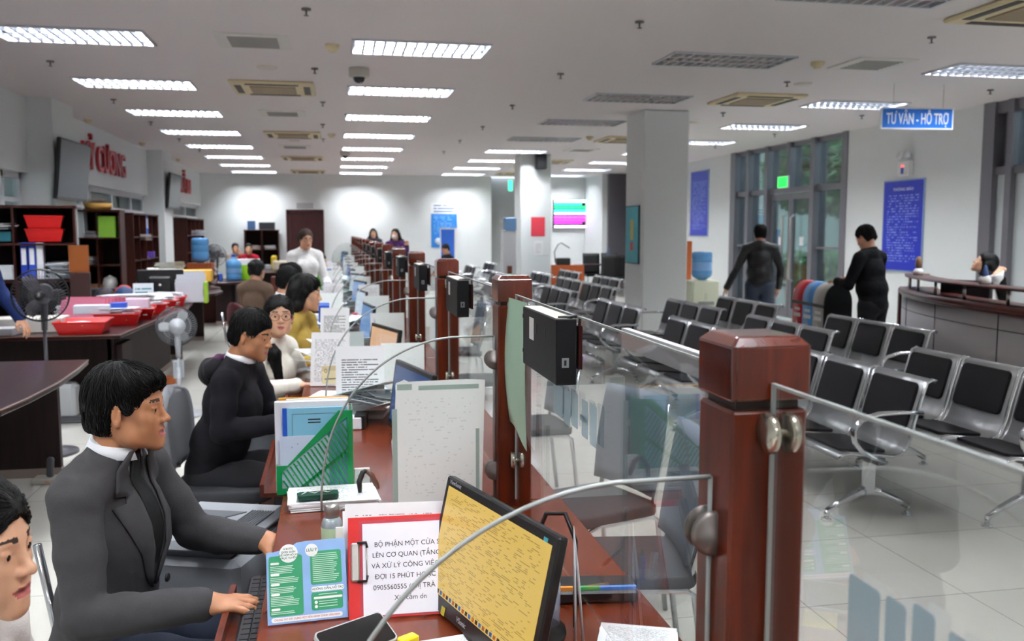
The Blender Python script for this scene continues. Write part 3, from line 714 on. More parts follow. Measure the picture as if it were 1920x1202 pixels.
# ------------------------------------------------------------ ceiling fittings
M_tube = mat('lamp_tube', 'ffffff', .5, emit='f6faff', estr=LAMP)
M_louv = mat('mirror_louvre', '6c7078', .18, .95)
M_louv_w = mat('lamp_housing', 'c9ccd0', .3, .6)
M_blade_d = mat('blade_painted_dark', '34363a', .6, spec=.1); M_blade_l = mat('blade_painted_reflection', 'd6d0d0', .4, .3)  # blades painted dark in lit lights for contrast, pale in unlit for floor reflection
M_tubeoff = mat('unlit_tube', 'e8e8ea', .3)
def fixture(lit, name='ceiling_light'):
    t = thing(name, '', 'light')
    f = MB(); w, l = .6, 1.2
    f.box(0, l, 0, .02, -.078, .0); f.box(0, l, w-.02, w, -.078, 0); f.box(0, .02, .02, w-.02, -.078, 0); f.box(l-.02, l, .02, w-.02, -.078, 0)
    f.build('frame', M_louv_w, t)
    MB().box(.02, l-.02, .02, w-.02, -.006, -.002).build('reflector', M_louv, t)
    tb = MB()
    for y in (.12, .3, .48): tb.box(.05, l-.05, y-.017, y+.017, -.022, -.008)
    tb.build('tubes', M_tube if lit else M_tubeoff, t)
    lv = MB(); cv = MB()
    for k in range(1, 13): cv.box(.02+k*(l-.04)/13-.009, .02+k*(l-.04)/13+.009, .02, w-.02, -.077, -.026)
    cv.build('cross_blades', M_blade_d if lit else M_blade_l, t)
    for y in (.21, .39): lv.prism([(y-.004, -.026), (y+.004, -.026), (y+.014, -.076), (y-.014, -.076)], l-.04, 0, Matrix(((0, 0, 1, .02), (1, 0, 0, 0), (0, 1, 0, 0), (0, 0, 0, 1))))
    lv.build('louvre', M_louv if lit else M_blade_l, t)  # pale colour imitates the floor mirrored in unlit louvres
    return t
LX = (-2.66, .18, 3.02, 5.9)
ON = fixture(True); OFF = fixture(False, 'ceiling_light'); used = set()
cols = ('left-hand office row', 'row above the counter', 'row right of the counter', 'row nearest the glass doors')
dark_ = {(2, 5.37), (2, 7.85), (2, 10.33), (2, 12.81), (2, 15.29)}
ords = ('nearest', 'second', 'third', 'fourth', 'fifth', 'sixth', 'seventh', 'eighth', 'ninth')
for ci, x in enumerate(LX):
    for k in range(-5, 8):
        y = 7.85 + 2.48*k
        lit = not (ci == 2 and k <= 3)
        src = ON if lit else OFF
        o = src if src.name not in used else copy_tree(src); used.add(src.name)
        o.location = (x, y, H+.062)
        if k < 0: w_ = 'overhead in the %s, before the ones in view' % cols[ci] if False else 'beyond the top of the view'
        where = '%s light of the %s' % (ords[max(0, k)], cols[ci])
        tag(o, ('bright' if lit else 'unlit') + ' louvred ceiling light, ' + where + (', above the camera' if k < 0 else ''), 'light', 'louvred ceiling lights' if lit else 'unlit ceiling lights')
# air cassettes
def cassette():
    t = thing('air_conditioner', '', 'air conditioner')
    f = MB(); w = .9
    f.box(-.45, .45, -.45, .45, -.035, 0, b=.02); f.build('panel', M_beige, t)
    MB().box(-.24, .24, -.24, .24, -.045, -.03).build('grille', mat('brown_grille', '8f7d62', .6), t)
    s_ = MB()
    for a in range(4): s_.box(-.28, .28, -.40, -.33, -.04, -.03, 0, Matrix.Rotation(a*PI/2, 4, 'Z'))
    s_.build('air_slots', mat('dark_slot', '2a2420', .6), t)
    return t
AC = cassette(); first = True
for (x, y), l in zip(((-.62, 10.6), (-.62, 15.6), (-.62, 20.5), (-.62, 25.0), (5.05, 10.4), (5.0, 15.3), (5.0, 5.85), (4.9, 20.4), (4.9, 24.8)),
        ('nearest one over the staff side', 'second one over the staff side', 'third one over the staff side', 'farthest one over the staff side', 'in front of the unlit light by the white column', 'beyond the white column', 'nearest the camera on the public side', 'beside the farther column', 'near the back wall on the public side')):
    o = AC if first else copy_tree(AC); first = False; o.location = (x, y, H); tag(o, 'square beige ceiling air conditioner, ' + l, 'air conditioner', 'ceiling air conditioners')
M_vent = mat('vent_cream', 'dcdad4', .5)
def vent():
    t = thing('ceiling_vent', '', 'vent'); f = MB(); f.box(-.3, .3, -.3, .3, -.014, 0); f.build('frame', M_vent, t)
    s_ = MB()
    for k in range(7): s_.box(-.2, .2, -.2+k*.065, -.17+k*.065, -.02, -.012)
    s_.build('slats', mat('vent_slat', '8e8c88', .5), t); return t
VT = vent(); first = True
for u, v, l in ((476, 76, 'nearest over the staff side'), (530, 212, 'second over the staff side'), (553, 275, 'third over the staff side'), (1635, 119, 'beside the hanging blue sign'), (1090, 281, 'small one beyond the unlit lights'), (980, 312, 'far one near the farther column')):
    o = VT if first else copy_tree(VT); first = False; p = atz(u, v, H); o.location = p; tag(o, 'square cream ceiling vent, ' + l, 'vent', 'ceiling vents')
SP = None
for k, (u, v) in enumerate(((574, 19), (94, 117), (590, 131), (213, 189), (605, 194), (283, 231), (336, 263), (605, 236), (1199, 43), (1051, 141), (961, 200), (905, 240), (862, 266), (1747, 72), (1857, 171), (1476, 156), (1356, 214), (1616, 219), (1453, 254), (1341, 276), (832, 287), (606, 263), (374, 283))):
    if SP is None:
        SP = MB().cyl((0, 0, 0), (0, 0, -.012), .035, 12).cyl((0, 0, -.012), (0, 0, -.05), .008, 8).lathe([(0, -.054), (.02, -.052), (.02, -.049), (0, -.047)], 10).build('ceiling_sprinkler', mat('sprinkler_metal', '6e6a66', .4, .6)); o = SP
    else: o = SP.copy(); COL.objects.link(o)
    o.location = atz(u, v-3, H); tag(o, 'small metal fire sprinkler hanging from the white ceiling', 'sprinkler', 'fire sprinklers on the ceiling')
SD = None
for u, v in ((623, 84), (1533, 116), (622, 251), (165, 223), (267, 267), (335, 298), (1106, 256), (1017, 309)):
    if SD is None:
        SD = MB().lathe([(0, -.06), (.035, -.06), (.04, -.04), (.06, -.035), (.065, 0), (0, 0)], 16).build('smoke_detector', M_beige); o = SD
    else: o = SD.copy(); COL.objects.link(o)
    o.location = atz(u, v, H); tag(o, 'round cream smoke detector on the white ceiling', 'smoke detector', 'smoke detectors on the ceiling')
DS = None
for u, v in ((500, 125), (1505, 157), (1300, 229), (552, 263)):
    if DS is None: DS = MB().lathe([(0, -.02), (.08, -.02), (.1, -.008), (.1, 0), (0, 0)], 20).build('ceiling_speaker', mat('speaker_cream', 'd8d2c6', .5)); o = DS
    else: o = DS.copy(); COL.objects.link(o)
    o.location = atz(u, v, H); tag(o, 'flat round cream speaker set in the ceiling', 'speaker', 'round ceiling speakers')
for u, v, l in ((673, 128, 'nearer of the two, beside a bright lamp'), (647, 284, 'farther and smaller of the two')):
    t = thing('dome_camera', 'dome security camera under the ceiling, ' + l, 'security camera', atz(u, v, H))
    MB().lathe([(0, -.09), (.085, -.09), (.1, -.08), (.1, 0), (0, 0)], 20).build('housing', mat('camera_grey', 'bdb9b0', .5), t)
    MB().lathe([(0, -.15), (.03, -.145), (.055, -.12), (.06, -.09), (0, -.088)], 16).build('dome', mat('smoked_dome', '22242c', .1), t)
# ============================================================ THE LONG SERVICE COUNTER
PX, PW, PS, PY0 = .540, .104, 1.655, 1.102      # post centre x, width, spacing, first post centre y
CAPZ = 1.468
NB = 16
posts_y = [PY0 + PS*i for i in range(-1, NB)]
def make_post():
    t = thing('wooden_post', '', 'post'); h = PW/2
    MB().box(-h, h, -h, h, 0, 1.374, b=.004).build('shaft', M_wood, t)
    MB().box(-h+.009, h-.009, -h+.009, h-.009, 1.37, 1.39).build('neck', mat('dark_groove', '1c0a06', .5), t)
    c = MB(); h2 = h+.002; b = .012
    c.box(-h2, h2, -h2, h2, 1.386, CAPZ-b); n = len(c.v)
    c.add([(-h2, -h2, CAPZ-b), (h2, -h2, CAPZ-b), (h2, h2, CAPZ-b), (-h2, h2, CAPZ-b), (-h2+b, -h2+b, CAPZ), (h2-b, -h2+b, CAPZ), (h2-b, h2-b, CAPZ), (-h2+b, h2-b, CAPZ)],
          [(4, 5, 6, 7), (0, 1, 5, 4), (1, 2, 6, 5), (2, 3, 7, 6), (3, 0, 4, 7)])
    c.build('cap', M_woodcap, t, bevel=.003)
    return t
def ordn(i): return ('nearest', 'second', 'third', 'fourth', 'fifth', 'sixth', 'seventh', 'eighth', 'ninth', 'tenth', 'eleventh', 'twelfth', 'thirteenth', 'fourteenth', 'fifteenth', 'sixteenth')[i]
POST = make_post(); first = True
for i, y in enumerate(posts_y):
    o = POST if first else copy_tree(POST); first = False; o.location = (PX, y, 0)
    if i == 0: tag(o, 'red-brown square wooden post standing outside the view before the nearest one', 'post', 'wooden posts of the counter screen')
    else: tag(o, 'red-brown square wooden post with a flat cap, %s of the row in view' % ordn(i-1), 'post', 'wooden posts of the counter screen')
# glass panes between the posts
M_disc = mat('grey_clamp_disc', '77706c', .35, .7)
M_decal = milky('pale_blue_film', '9fc3d2', .55)
def disc_pair(x, y, z, r, axis='X', m=None, parent=None, name='clamp'):
    d = MB(); T = Matrix.Translation((x, y, z)) @ Matrix.Rotation(PI/2, 4, 'Y' if axis == 'X' else 'X')
    d.lathe([(0, .007), (r*.86, .007), (r, .010), (r, .016), (r*.9, .019), (0, .019)], 24, 0, T); d.lathe([(0, -.019), (r*.9, -.019), (r, -.016), (r, -.010), (r*.86, -.007), (0, -.007)], 24, 0, T)
    d.cyl(T @ Vector((0, 0, -.012)), T @ Vector((0, 0, .012)), .006, 8)
    return d.build(name, m or M_disc, parent, world=True)
def pane(y0, y1, i):
    t = thing('glass_screen', 'clear upright glass screen of the counter, in the %s gap between posts' % ordn(i) if i >= 0 else 'clear glass screen on the camera side of the nearest post, with pale blue film lettering', 'glass screen', (PX, (y0+y1)/2, .77), group='glass screens of the counter')
    x = PX; th = .0022
    MB().box(x-th, x+th, y0+.004, y1-.004, .775, 1.406).build('pane', M_glass, t, world=True)
    e = MB(); e.box(x-th-.0004, x+th+.0004, y0, y1, 1.406, 1.410); e.box(x-th-.0004, x+th+.0004, y0, y0+.004, .775, 1.406); e.box(x-th-.0004, x+th+.0004, y1-.004, y1, .775, 1.406)
    e.build('polished_edge', M_gedge, t, world=True)
    for y in (y0+.012, y1-(.012 if i >= 0 else .018)):
        disc_pair(x, y, 1.35, .026, 'X', mat('clamp_chrome', 'c2bcae', .18, .95), t); disc_pair(x, y, .9, .026, 'X', _M['clamp_chrome'], t)
    return t
panes = []
for i in range(NB):
    y0, y1 = posts_y[i]+PW/2+.012, posts_y[i+1]-PW/2-.012
    if i == 0: y1 += .006
    panes.append(pane(y0, y1, i-1))
# film lettering on the camera-side pane and the first gap's pane, seen from behind
fx = PX-.0062
def film(parent, y0, y1, z0, z1):
    """service letters in pale film, read from the public side (so reversed from here)"""
    d = MB(); w = (y1-y0)
    for a, b_, c, e in ((0, .13, 0, 1), (.17, .30, .04, .96), (.17, .34, .40, .55), (.38, .52, .1, 1.0), (.56, .70, 0, .92), (.74, .98, .05, .9)):
        d.prism(rrect(w*(b_-a), (z1-z0)*(e-c), min(.006, w*(b_-a)*.3), 3), .0004, 0, Matrix.Translation((fx, y0+w*(a+b_)/2, z0+(z1-z0)*(c+e)/2)) @ Matrix.Rotation(PI/2, 4, 'Y') @ Matrix.Rotation(PI/2, 4, 'Z'))
    return d.build('film_lettering', M_decal, parent, world=True)
film(panes[0], .62, .855, 1.13, 1.25); film(panes[1], 1.80, 2.19, 1.145, 1.235)
# quarter-round dividers
def divider():
    t = thing('glass_divider', '', 'glass divider'); a, b_ = .535, .525; n = 22
    arc = [(-.05 if False else 0, 0)] ; pts = [(0, .0), (0, b_)]
    for k in range(1, n+1):
        th = PI/2*k/n; pts.append((-.10 - (a-.10)*math.sin(th)**1.0, b_*math.cos(th)**.85 if k < n else 0))
    pts = [(-x if False else x, z) for x, z in pts]
    T = Matrix.Rotation(PI/2, 4, 'X')
    MB().prism(pts, .006, 0, T, z0=-.003).build('pane', M_glass, t)
    rim = [(x, 0, z) for x, z in pts[1:]]; m = MB(); m.tube([Vector(p) for p in rim], .0034, 6, 0)
    m.tube([(0, 0, 0), (0, 0, b_)], .0034, 6); m.build('polished_edge', M_gedge, t)
    for z in (.452, .1):
        d = MB(); T2 = Matrix.Translation((.0, 0, z)) @ Matrix.Rotation(PI/2, 4, 'X')
        d.lathe([(0, .007), (.026, .007), (.03, .01), (.03, .016), (.026, .019), (0, .019)], 24, 0, T2); d.lathe([(0, -.019), (.026, -.019), (.03, -.016), (.03, -.01), (.026, -.007), (0, -.007)], 24, 0, T2)
        d.build('clamp', M_disc, t)
    return t
DV = divider(); first = True
for i, y in enumerate(posts_y[1:]):
    o = DV if first else copy_tree(DV); first = False; o.location = (PX-PW/2-.004, y, .752)
    tag(o, 'quarter-round clear glass divider on the desk beside the %s post in view' % ordn(i), 'glass divider', 'glass dividers on the counter')
# desks
M_desk = wood('desk_top_wood', '63260f', '73301a', .25, .3, (6, 2, 10))
M_desk2 = wood('desk_side_wood', '4a1a0d', '6a2a16', .35, .2)
DX0, DX1 = -.175, .70
def make_desk():
    t = thing('counter_desk', '', 'desk'); L = PS/2-.004
    a_, b_ = PX-PW/2-.003, PX+PW/2+.003; n_ = PW/2+.003
    MB().prism([(DX0, -L), (a_, -L), (a_, -L+n_), (b_, -L+n_), (b_, -L), (DX1, -L), (DX1, L), (b_, L), (b_, L-n_), (a_, L-n_), (a_, L), (DX0, L)], .028, z0=.722).build('desk_top', M_desk, t, bevel=.003)
    MB().box(DX1-.1, DX1-.08, -L+.01, L-.01, .0, .722).build('front_panel', M_desk2, t)
    for y in (-L+.03, L-.05): MB().box(DX0+.04, PX-.06, y, y+.02, 0, .722).build('side_panel', M_desk2, t)
    tr = MB().box(DX0-.09, DX0+.26, -.36+.05, .36+.05, .652, .668).box(DX0-.10, DX0-.085, -.31, .41, .652, .70).build('keyboard_tray', M_desk2, t)
    return t
DK = make_desk(); first = True
for i in range(NB):
    yc = (posts_y[i]+posts_y[i+1])/2
    o = DK if first else copy_tree(DK); first = False; o.location = (0, yc, 0)
    tag(o, 'red-brown wooden counter desk with keyboard tray, %s' % ('closest to the camera' if i == 0 else '%s behind the nearest post' % ordn(i-1)), 'desk', 'counter desks')
# number display boxes hung on the panes
M_box = mat('black_metal_box', '0c0c0f', .5, spec=.3)
M_dust = mat('dusty_grey_top', 'b6b2a6', .8)
def make_box():
    t = thing('number_display_box', '', 'display box'); L, hh, d = .36, .15, .048
    MB().box(-d, 0, -L/2, L/2, -hh, 0, b=.002).build('housing', M_box, t)
    MB().box(-d+.002, -.002, -L/2+.01, L/2-.01, 0, .0015).build('top_cover', M_dust, t)
    MB().box(-d-.0006, -d, .05, .10, -.075, -.02).build('sticker', M_paper, t)
    for a_, b_, c_, e_ in ((-.075, -.07, -.055, -.03), (.02, .025, -.055, -.03), (L/2-.004, L/2+.002, -.03, -.02), (L/2-.004, L/2+.002, -.12, -.11)): MB().box(-d-.0008, -d, a_, b_, c_, e_).build('slot', M_black, t)
    MB().box(-d+.014, -.018, -L/2-.0015, -L/2, -.11, -.088).build('socket_plate', mat('socket_grey', '8b8f92', .3, .6), t)
    MB().box(-d+.019, -.024, -L/2-.003, -L/2-.0015, -.105, -.093).build('socket', M_black, t)
    MB().box(.013, .022, -L/2+.03, L/2-.03, -.12, -.02).build('number_screen', mat('led_window', '3a0508', .2), t)
    MB().tube([(-d+.01, -L/2+.02, .001), (-.01, -L/2+.01, .004), (.016, -L/2+.03, .003), (.02, -L/2+.05, -.03)], .004, 6).build('cable', M_black, t)
    return t
BX = make_box(); first = True
for i in range(1, 10):
    o = BX if first else copy_tree(BX); first = False
    o.location = (PX-.008, posts_y[i+1]-.62, 1.405); tag(o, 'black box of the number display hung on the %s glass screen' % ordn(i-1), 'display box', 'number display boxes')
# aluminium rails on the glass tops (they carry the public-side number signs)
M_alu = mat('white_aluminium', 'd9d9de', .3, .3)
for i in range(1, 9):
    o = MB().box(.0075, .022, -.25, .22, -.034, .004).build('aluminium_rail', M_alu) if i == 1 else RAIL.copy()
    if i == 1: RAIL = o
    else: COL.objects.link(o)
    o.location = (PX, posts_y[i]+.36, 1.409); tag(o, 'white aluminium rail along the top of the %s glass screen' % ordn(i-1), 'rail', 'aluminium rails on the glass')

# ------------------------------------------------------------ things on the desks
M_bez = mat('monitor_black', '161618', .3); M_scrY = printed('yellow_web_page', 'cfae58', '94793c', 60, .46, .05, 16, .25, head=.03, emit=.55)
M_scrB = printed('blue_desktop_screen', '5f83b4', 'cfdcf0', 24, .3, .1, 14, .2, emit=.55)
M_scrO = printed('peach_web_page', 'c9a184', '7f6a5c', 30, .35, .08, 20, .2, emit=.4)
M_scrW = printed('white_document_screen', 'b9c6d6', '59657a', 34, .4, .1, 24, .2, emit=.5)
M_scrN = printed('navy_desktop_screen', '24406e', '8fb4dc', 20, .25, .1, 12, .2, emit=.5)
def monitor(label, TLp, yaw, tilt, w, h, scr, name='monitor', group=None, extra=None):
    """TLp: upper left corner of the front; yaw: direction of the normal"""
    n = Vector((math.cos(yaw), math.sin(yaw), 0)); r = Vector((-n.y, n.x, 0))
    t = thing(name, label, 'monitor', (0, 0, 0), group=group)
    base = Vector(TLp) + r*w/2 - Vector((0, 0, h)); t.location = (base.x-n.x*.04, base.y-n.y*.04, .752)
    # local frame: x right, y = back, z up
    F = Matrix((( r.x, -n.x, 0), (r.y, -n.y, 0), (0, 0, 1))).to_4x4()
    top = Vector(TLp) + r*w/2
    T = Matrix.Translation(top - t.location) @ F @ Matrix.Rotation(-tilt, 4, 'X')
    MB().box(-w/2, w/2, 0, .022, -h, 0, 0, T, b=.004).box(-w*.35, w*.35, .02, .045, -h*.85, -h*.2, 0, T, b=.008).build('casing', M_bez, t)
    e = .001; m = MB(); m.quad((-w/2+.018, -e, -h+.036), (w/2-.018, -e, -h+.036), (w/2-.018, -e, -.02), (-w/2+.018, -e, -.02), 0, T); m.build('screen', scr, t)
    mid = T @ Vector((0, .03, -h*.75)); hz = mid.z
    MB().tube([(mid.x, mid.y, mid.z), (mid.x+n.x*.005-n.x*.03, mid.y-n.y*.03, max(.02, mid.z*.4)), (0, 0, .004)], .018, 10, 0, None).lathe([(0, 0), (.11, 0), (.11, .008), (.03, .014), (0, .014)], 24).build('stand', M_bez, t)
    if extra: extra(t, T, w, h)
    return t
M_brandt = mat('pale_print', 'a9a9ad', .4)
def m1x(t, T, w, h):
    text('ViewSonic', .014, M_brandt, t, T @ Matrix.Translation((-w/2+.05, -.001, -.010)) @ Matrix.Rotation(PI/2, 4, 'X'), .0003)
    text('VSonic', .016, M_brandt, t, T @ Matrix.Translation((-.05, -.001, -h+.018)) @ Matrix.Rotation(PI/2, 4, 'X'), .0003)
    k = MB()
    for j in range(22): k.box(-w/2+.03+j*.016, -w/2+.04+j*.016, -.0016, -.001, -h+.0385, -h+.047, j % 3, T)
    k.build('taskbar_icons', [mat('icon_blue', '3c6fb0', .4), mat('icon_orange', 'c07030', .4), mat('icon_dark', '3a3038', .4)], t)
    MB().box(w/2-.05, w/2-.035, -.0016, -.001, -.02, -.012, 0, T).build('energy_sticker', mat('teal_sticker', '49b4c8', .4), t)
    y = MB(); y.box(-w/2+.10, -w/2+.118, -.0016, -.001, -h+.002, -h+.02, 0, T); y.build('yellow_note', mat('yellow_note', 'c9b92c', .5), t)
mon1 = monitor('black monitor turned away from the glass showing a yellow web page, nearest to the camera', (.249, 2.04, 1.04), math.atan2(-.302, -.953), R(13), .493, .29, M_scrY, extra=m1x)

def sheet_stack(name, label, cat, x, y, z, w, h, n, rz, mats=None, group=None, seed=0, pm=None):
    """a pile of loose papers: slightly turned sheets, printed on top"""
    r_ = random.Random(seed); t = MB(); zz = 0
    for k in range(n):
        th = .0022 + r_.random()*.002
        T = TR((r_.uniform(-.006, .006), r_.uniform(-.006, .006), zz), rz=r_.uniform(-.05, .05))
        if k == n-1: t.page(w, h, th, 0, 1, T)
        else: t.box(-w/2, w/2, -h/2, h/2, 0, th, 0, T)
        zz += th
    o = t.build(name, mats or [M_paper, pm or M_print]); o.location = (x, y, z); o.rotation_euler = (0, 0, rz); return tag(o, label, cat, group)
M_print = printed('printed_form', 'f2f2f4', '8d8f96', 40, .5, .1, 34)
M_print2 = printed('printed_letter', 'eef0f2', '55585f', 26, .6, .12, 26, head=.2)

# bay 1: clipboard notice -------------------------------------------------
Tc = Matrix.Translation((.155, 1.94, .753)) @ Matrix.Rotation(R(-1.5), 4, 'Z') @ Matrix.Rotation(R(-27), 4, 'X')
cb = thing('clipboard', 'red clipboard leaning with a printed notice in Vietnamese, beside the yellow monitor', 'clipboard', (.155, 1.94, .753))
TL_ = Matrix.Rotation(R(-1.5), 4, 'Z') @ Matrix.Rotation(R(-27), 4, 'X')
CW, CH = .315, .222
MB().box(-CW/2+.02, CW/2+.02, 0, .003, 0, CH, 0, TL_, b=.001).build('board', M_red, cb)
MB().box(-CW/2+.052, CW/2+.016, -.002, -.0002, .006, CH-.016, 0, TL_).build('notice_sheet', mat('notice_paper', 'e9e8f2', .6), cb); nsh = KIDS[cb.name][-1]
MB().box(-CW/2+.045, CW/2+.018, -.0001, .0002, .003, CH-.008, 0, TL_).build('red_backing_sheet', mat('pinkish_red', 'b83444', .5), cb)
M_ink = mat('black_ink', '23232b', .6)
for k, (s_, x0, sz) in enumerate((('BỘ PHẬN MỘT CỬA SỞ', .058, .0150), ('LÊN CƠ QUAN (TẦNG 7 -', .053, .0150), ('VÀ XỬ LÝ CÔNG VIỆC. A', .051, .0150), ('ĐỢI 15 PHÚT HOẶC', .058, .0150), ('0905560555 (Chị TRÀ', .054, .0150), ('Xin cảm ơn', .100, .0150))):
    tx = text(s_, sz, M_ink, nsh, TL_ @ Matrix.Translation((-CW/2+.02+x0, -.0024, CH-.064-k*.0235)) @ Matrix.Rotation(PI/2, 4, 'X'), .0002, 'printed_line', align='LEFT')
clp = MB(); z0, z1 = CH*.36, CH*.74
clp.box(-CW/2+.026, -CW/2+.045, -.008, -.0005, z0, z1, 0, TL_, b=.003)
clp.build('clip', M_steel, cb)
cl2 = MB()
for z in (z0, z1): MB().tube([(-CW/2+.04, -.006, z), (-CW/2+.060, -.007, z), (-CW/2+.062, -.006, z+(.012 if z == z0 else -.012))], .003, 6, 0, TL_).build('clip_end', M_black, cb)
MB().tube([(-CW/2+.061, -.007, z0), (-CW/2+.061, -.007, z1)], .0014, 6, 0, TL_).build('clip_wire', M_steel, cb)
# white papers behind the clipboard
o = sheet_stack('loose_paper', 'creased white sheets standing just behind the red clipboard', 'paper', .12, 2.02, .753, .23, .2, 3, 0, seed=3); o.rotation_euler = (R(68), 0, R(-4)); o.location = (.13, 2.05, .80+.068)
# brochure ---------------------------------------------------------------
br_ = thing('leaflet', 'upright folded leaflet with green text boxes on a blue sky, beside the keyboard', 'leaflet', (-.069, 1.955, .753))
TB = Matrix.Rotation(R(4), 4, 'Z') @ Matrix.Rotation(R(-24), 4, 'X'); bw, bh = .172, .172
M_sky = mat('sky_blue_print', '8fb6ea', .35, noise=.25, nscale=14)
out = [(-bw/2, 0), (bw/2, 0), (bw/2, bh), (-.0, bh), (-.02, bh-.002), (-.036, bh-.012), (-bw/2, bh-.022)]
MB().prism(out, .0015, 0, TB @ Matrix.Rotation(PI/2, 4, 'X'), z0=-.0015).build('card', M_sky, br_)
MB().box(-bw/2, bw/2, .085, .0865, 0, .13, 0, Matrix.Rotation(R(4), 4, 'Z') @ Matrix.Rotation(R(2), 4, 'X')).build('back_leg', M_sky, br_)
M_green = mat('leaflet_green', '2f9a6a', .4); M_wht = mat('leaflet_white', 'f3f5f4', .4)
TP = TB @ Matrix.Rotation(PI/2, 4, 'X')
gp = MB(); gp.prism(rrect(.072, .128, .006), .0004, 0, TP @ Matrix.Translation((-.045, .080, .0002)))
gp.prism(rrect(.068, .072, .005), .0004, 0, TP @ Matrix.Translation((.042, .112, .0002))); gp.prism(rrect(.068, .038, .005), .0004, 0, TP @ Matrix.Translation((.042, .040, .0002))); gp.build('text_box', M_green, br_)
wp = MB()
for x, z, r_ in ((-.038, .148, .020), (.012, .151, .014)): wp.prism([(r_*math.cos(a*PI/10), r_*math.sin(a*PI/10)) for a in range(20)], .0004, 0, TP @ Matrix.Translation((x, z, .0005)))
for z in (.128, .104, .083, .062, .031): wp.prism(rrect(.019, .005, .0024, 3), .0003, 0, TP @ Matrix.Translation((-.068, z, .0007)))
wp.prism(rrect(.072, .011, .005, 4), .0003, 0, TP @ Matrix.Translation((.044, .066, .0006))); wp.prism(rrect(.152, .010, .0048, 4), .0003, 0, TP @ Matrix.Translation((-.002, .009, .0004)))
wp.prism(rrect(.062, .005, .002, 3), .0003, 0, TP @ Matrix.Translation((.044, .047, .0006)))
for z in (.038, .029): wp.prism([(.0035*math.cos(a*PI/6), .0035*math.sin(a*PI/6)) for a in range(12)], .0003, 0, TP @ Matrix.Translation((.018, z, .0006)))
wp.build('white_panel', M_wht, br_)
ln = MB(); r_ = random.Random(4)
for z0_, z1_ in ((.107, .122), (.0865, .098), (.066, .077), (.036, .057), (.021, .026)):
    z = z1_
    while z > z0_: ln.box(-.078, -.078+r_.uniform(.045, .062), .0, .0003, z-.0014, z, 0, TB @ Matrix.Translation((0, -.0009, 0))); z -= .0035
ln.build('small_print', mat('pale_green_ink', 'cfe8da', .5), br_); ln = MB()
z = .142
while z > .08: ln.box(.013, .013+r_.uniform(.045, .058), .0, .0003, z-.0014, z, 0, TB @ Matrix.Translation((0, -.0009, 0))); z -= .0042
ln.build('small_print', mat('pale_green_ink'), br_); ln = MB()
for z in (.055, .040, .035, .029): ln.box(.024, .064, 0, .0003, z-.0014, z, 0, TB @ Matrix.Translation((0, -.0009, 0)))
ln.build('small_print', mat('pale_green_ink'), br_)
TT = lambda x, z: TP @ Matrix.Translation((x, z, .001))
for s_, z in (('6 BƯỚC', .158), ('ĐƠN GIẢN', .151), ('ĐỂ NỘP HỒ SƠ', .1445), ('TRỰC TUYẾN', .138)): text(s_, .0058, mat('leaflet_ink', '1d5c4a', .5), KIDS[br_.name][3], TT(-.038, z), .0001, 'printed_line', bold=.0001)
text('LƯU Ý', .0085, _M['leaflet_ink'], KIDS[br_.name][3], TT(.012, .151), .0001, 'printed_line', bold=.0002)
text('HƯỚNG DẪN, HỖ TRỢ', .0066, _M['leaflet_ink'], KIDS[br_.name][3], TT(.044, .066), .0001, 'printed_line', bold=.0001)
text('CHUNG TAY XÂY DỰNG MỘT NỀN HÀNH CHÍNH VĂN MINH', .0058, mat('leaflet_red', 'c03050', .5), KIDS[br_.name][3], TT(-.002, .009), .0001, 'printed_line', fit=.14)
# phone on a yellow stand
ph = thing('smartphone', 'black smartphone in a clear case lying on a yellow stand, in front of the clipboard', 'phone', (.028, 1.745, .80))
TPh = Matrix.Rotation(R(32), 4, 'Z') @ Matrix.Rotation(R(28), 4, 'X')
MB().prism(rrect(.155, .076, .010), .009, 0, TPh).build('clear_case', milky('clear_case', 'dfe3e6', .5), ph)
MB().prism(rrect(.149, .070, .008), .007, 0, TPh, z0=.003).build('body', mat('phone_black', '08080a', .08, coat=.5), ph)
st = thing('phone_stand', 'small yellow plastic phone stand under the black smartphone', 'phone stand', (.055, 1.745, .752))
MB().box(-.035, .035, -.04, .04, 0, .006, 0, TR(rz=R(32))).box(-.03, .03, .02, .03, 0, .05, 0, TR(rz=R(32)), b=.003).build('base', mat('yellow_plastic', 'e6cf1a', .35), st)
MB().box(.045, .085, -.052, -.028, .02, .045, 0, TR(rz=R(32)), b=.003).build('lip', _M['yellow_plastic'], st)
# steel bottle behind the leaflet
bt = thing('water_bottle', 'slim clear bottle with a steel cap and a green label, behind the leaflet', 'bottle', (-.018, 2.36, .752))
MB().lathe([(0, 0), (.026, 0), (.028, .01), (.028, .085), (.024, .098), (.018, .105), (0, .105)], 20).build('body', mat('bottle_grey', 'aab4b8', .12, .3), bt)
MB().lathe([(0, .105), (.019, .105), (.0195, .134), (.016, .139), (0, .139)], 20).build('cap', M_steel, bt)
MB().lathe([(.0284, .015), (.0284, .08)], 20, cap=False).build('label', mat('green_label', 'bcd8b0', .5), bt)
MB().tube([(.02, 0, .12), (.035, -.005, .13), (.04, -.01, .10), (.03, -.01, .09)], .002, 6).build('strap', M_paper, bt)
bt2 = thing('face_mask', 'folded white paper mask hung beside the steel-capped bottle', 'face mask', (.025, 2.30, .80))
MB().box(-.035, .035, -.002, .002, -.01, .045, 0, TR(rx=R(-12), rz=R(-5)), b=.0015).build('cloth', mat('mask_cloth', 'e9ebe2', .8), bt2)
MB().tube([(-.03, 0, -.01), (-.02, 0, -.028), (0, 0, -.03), (.006, 0, -.012)], .0012, 6).build('ear_loop', M_paper, bt2)
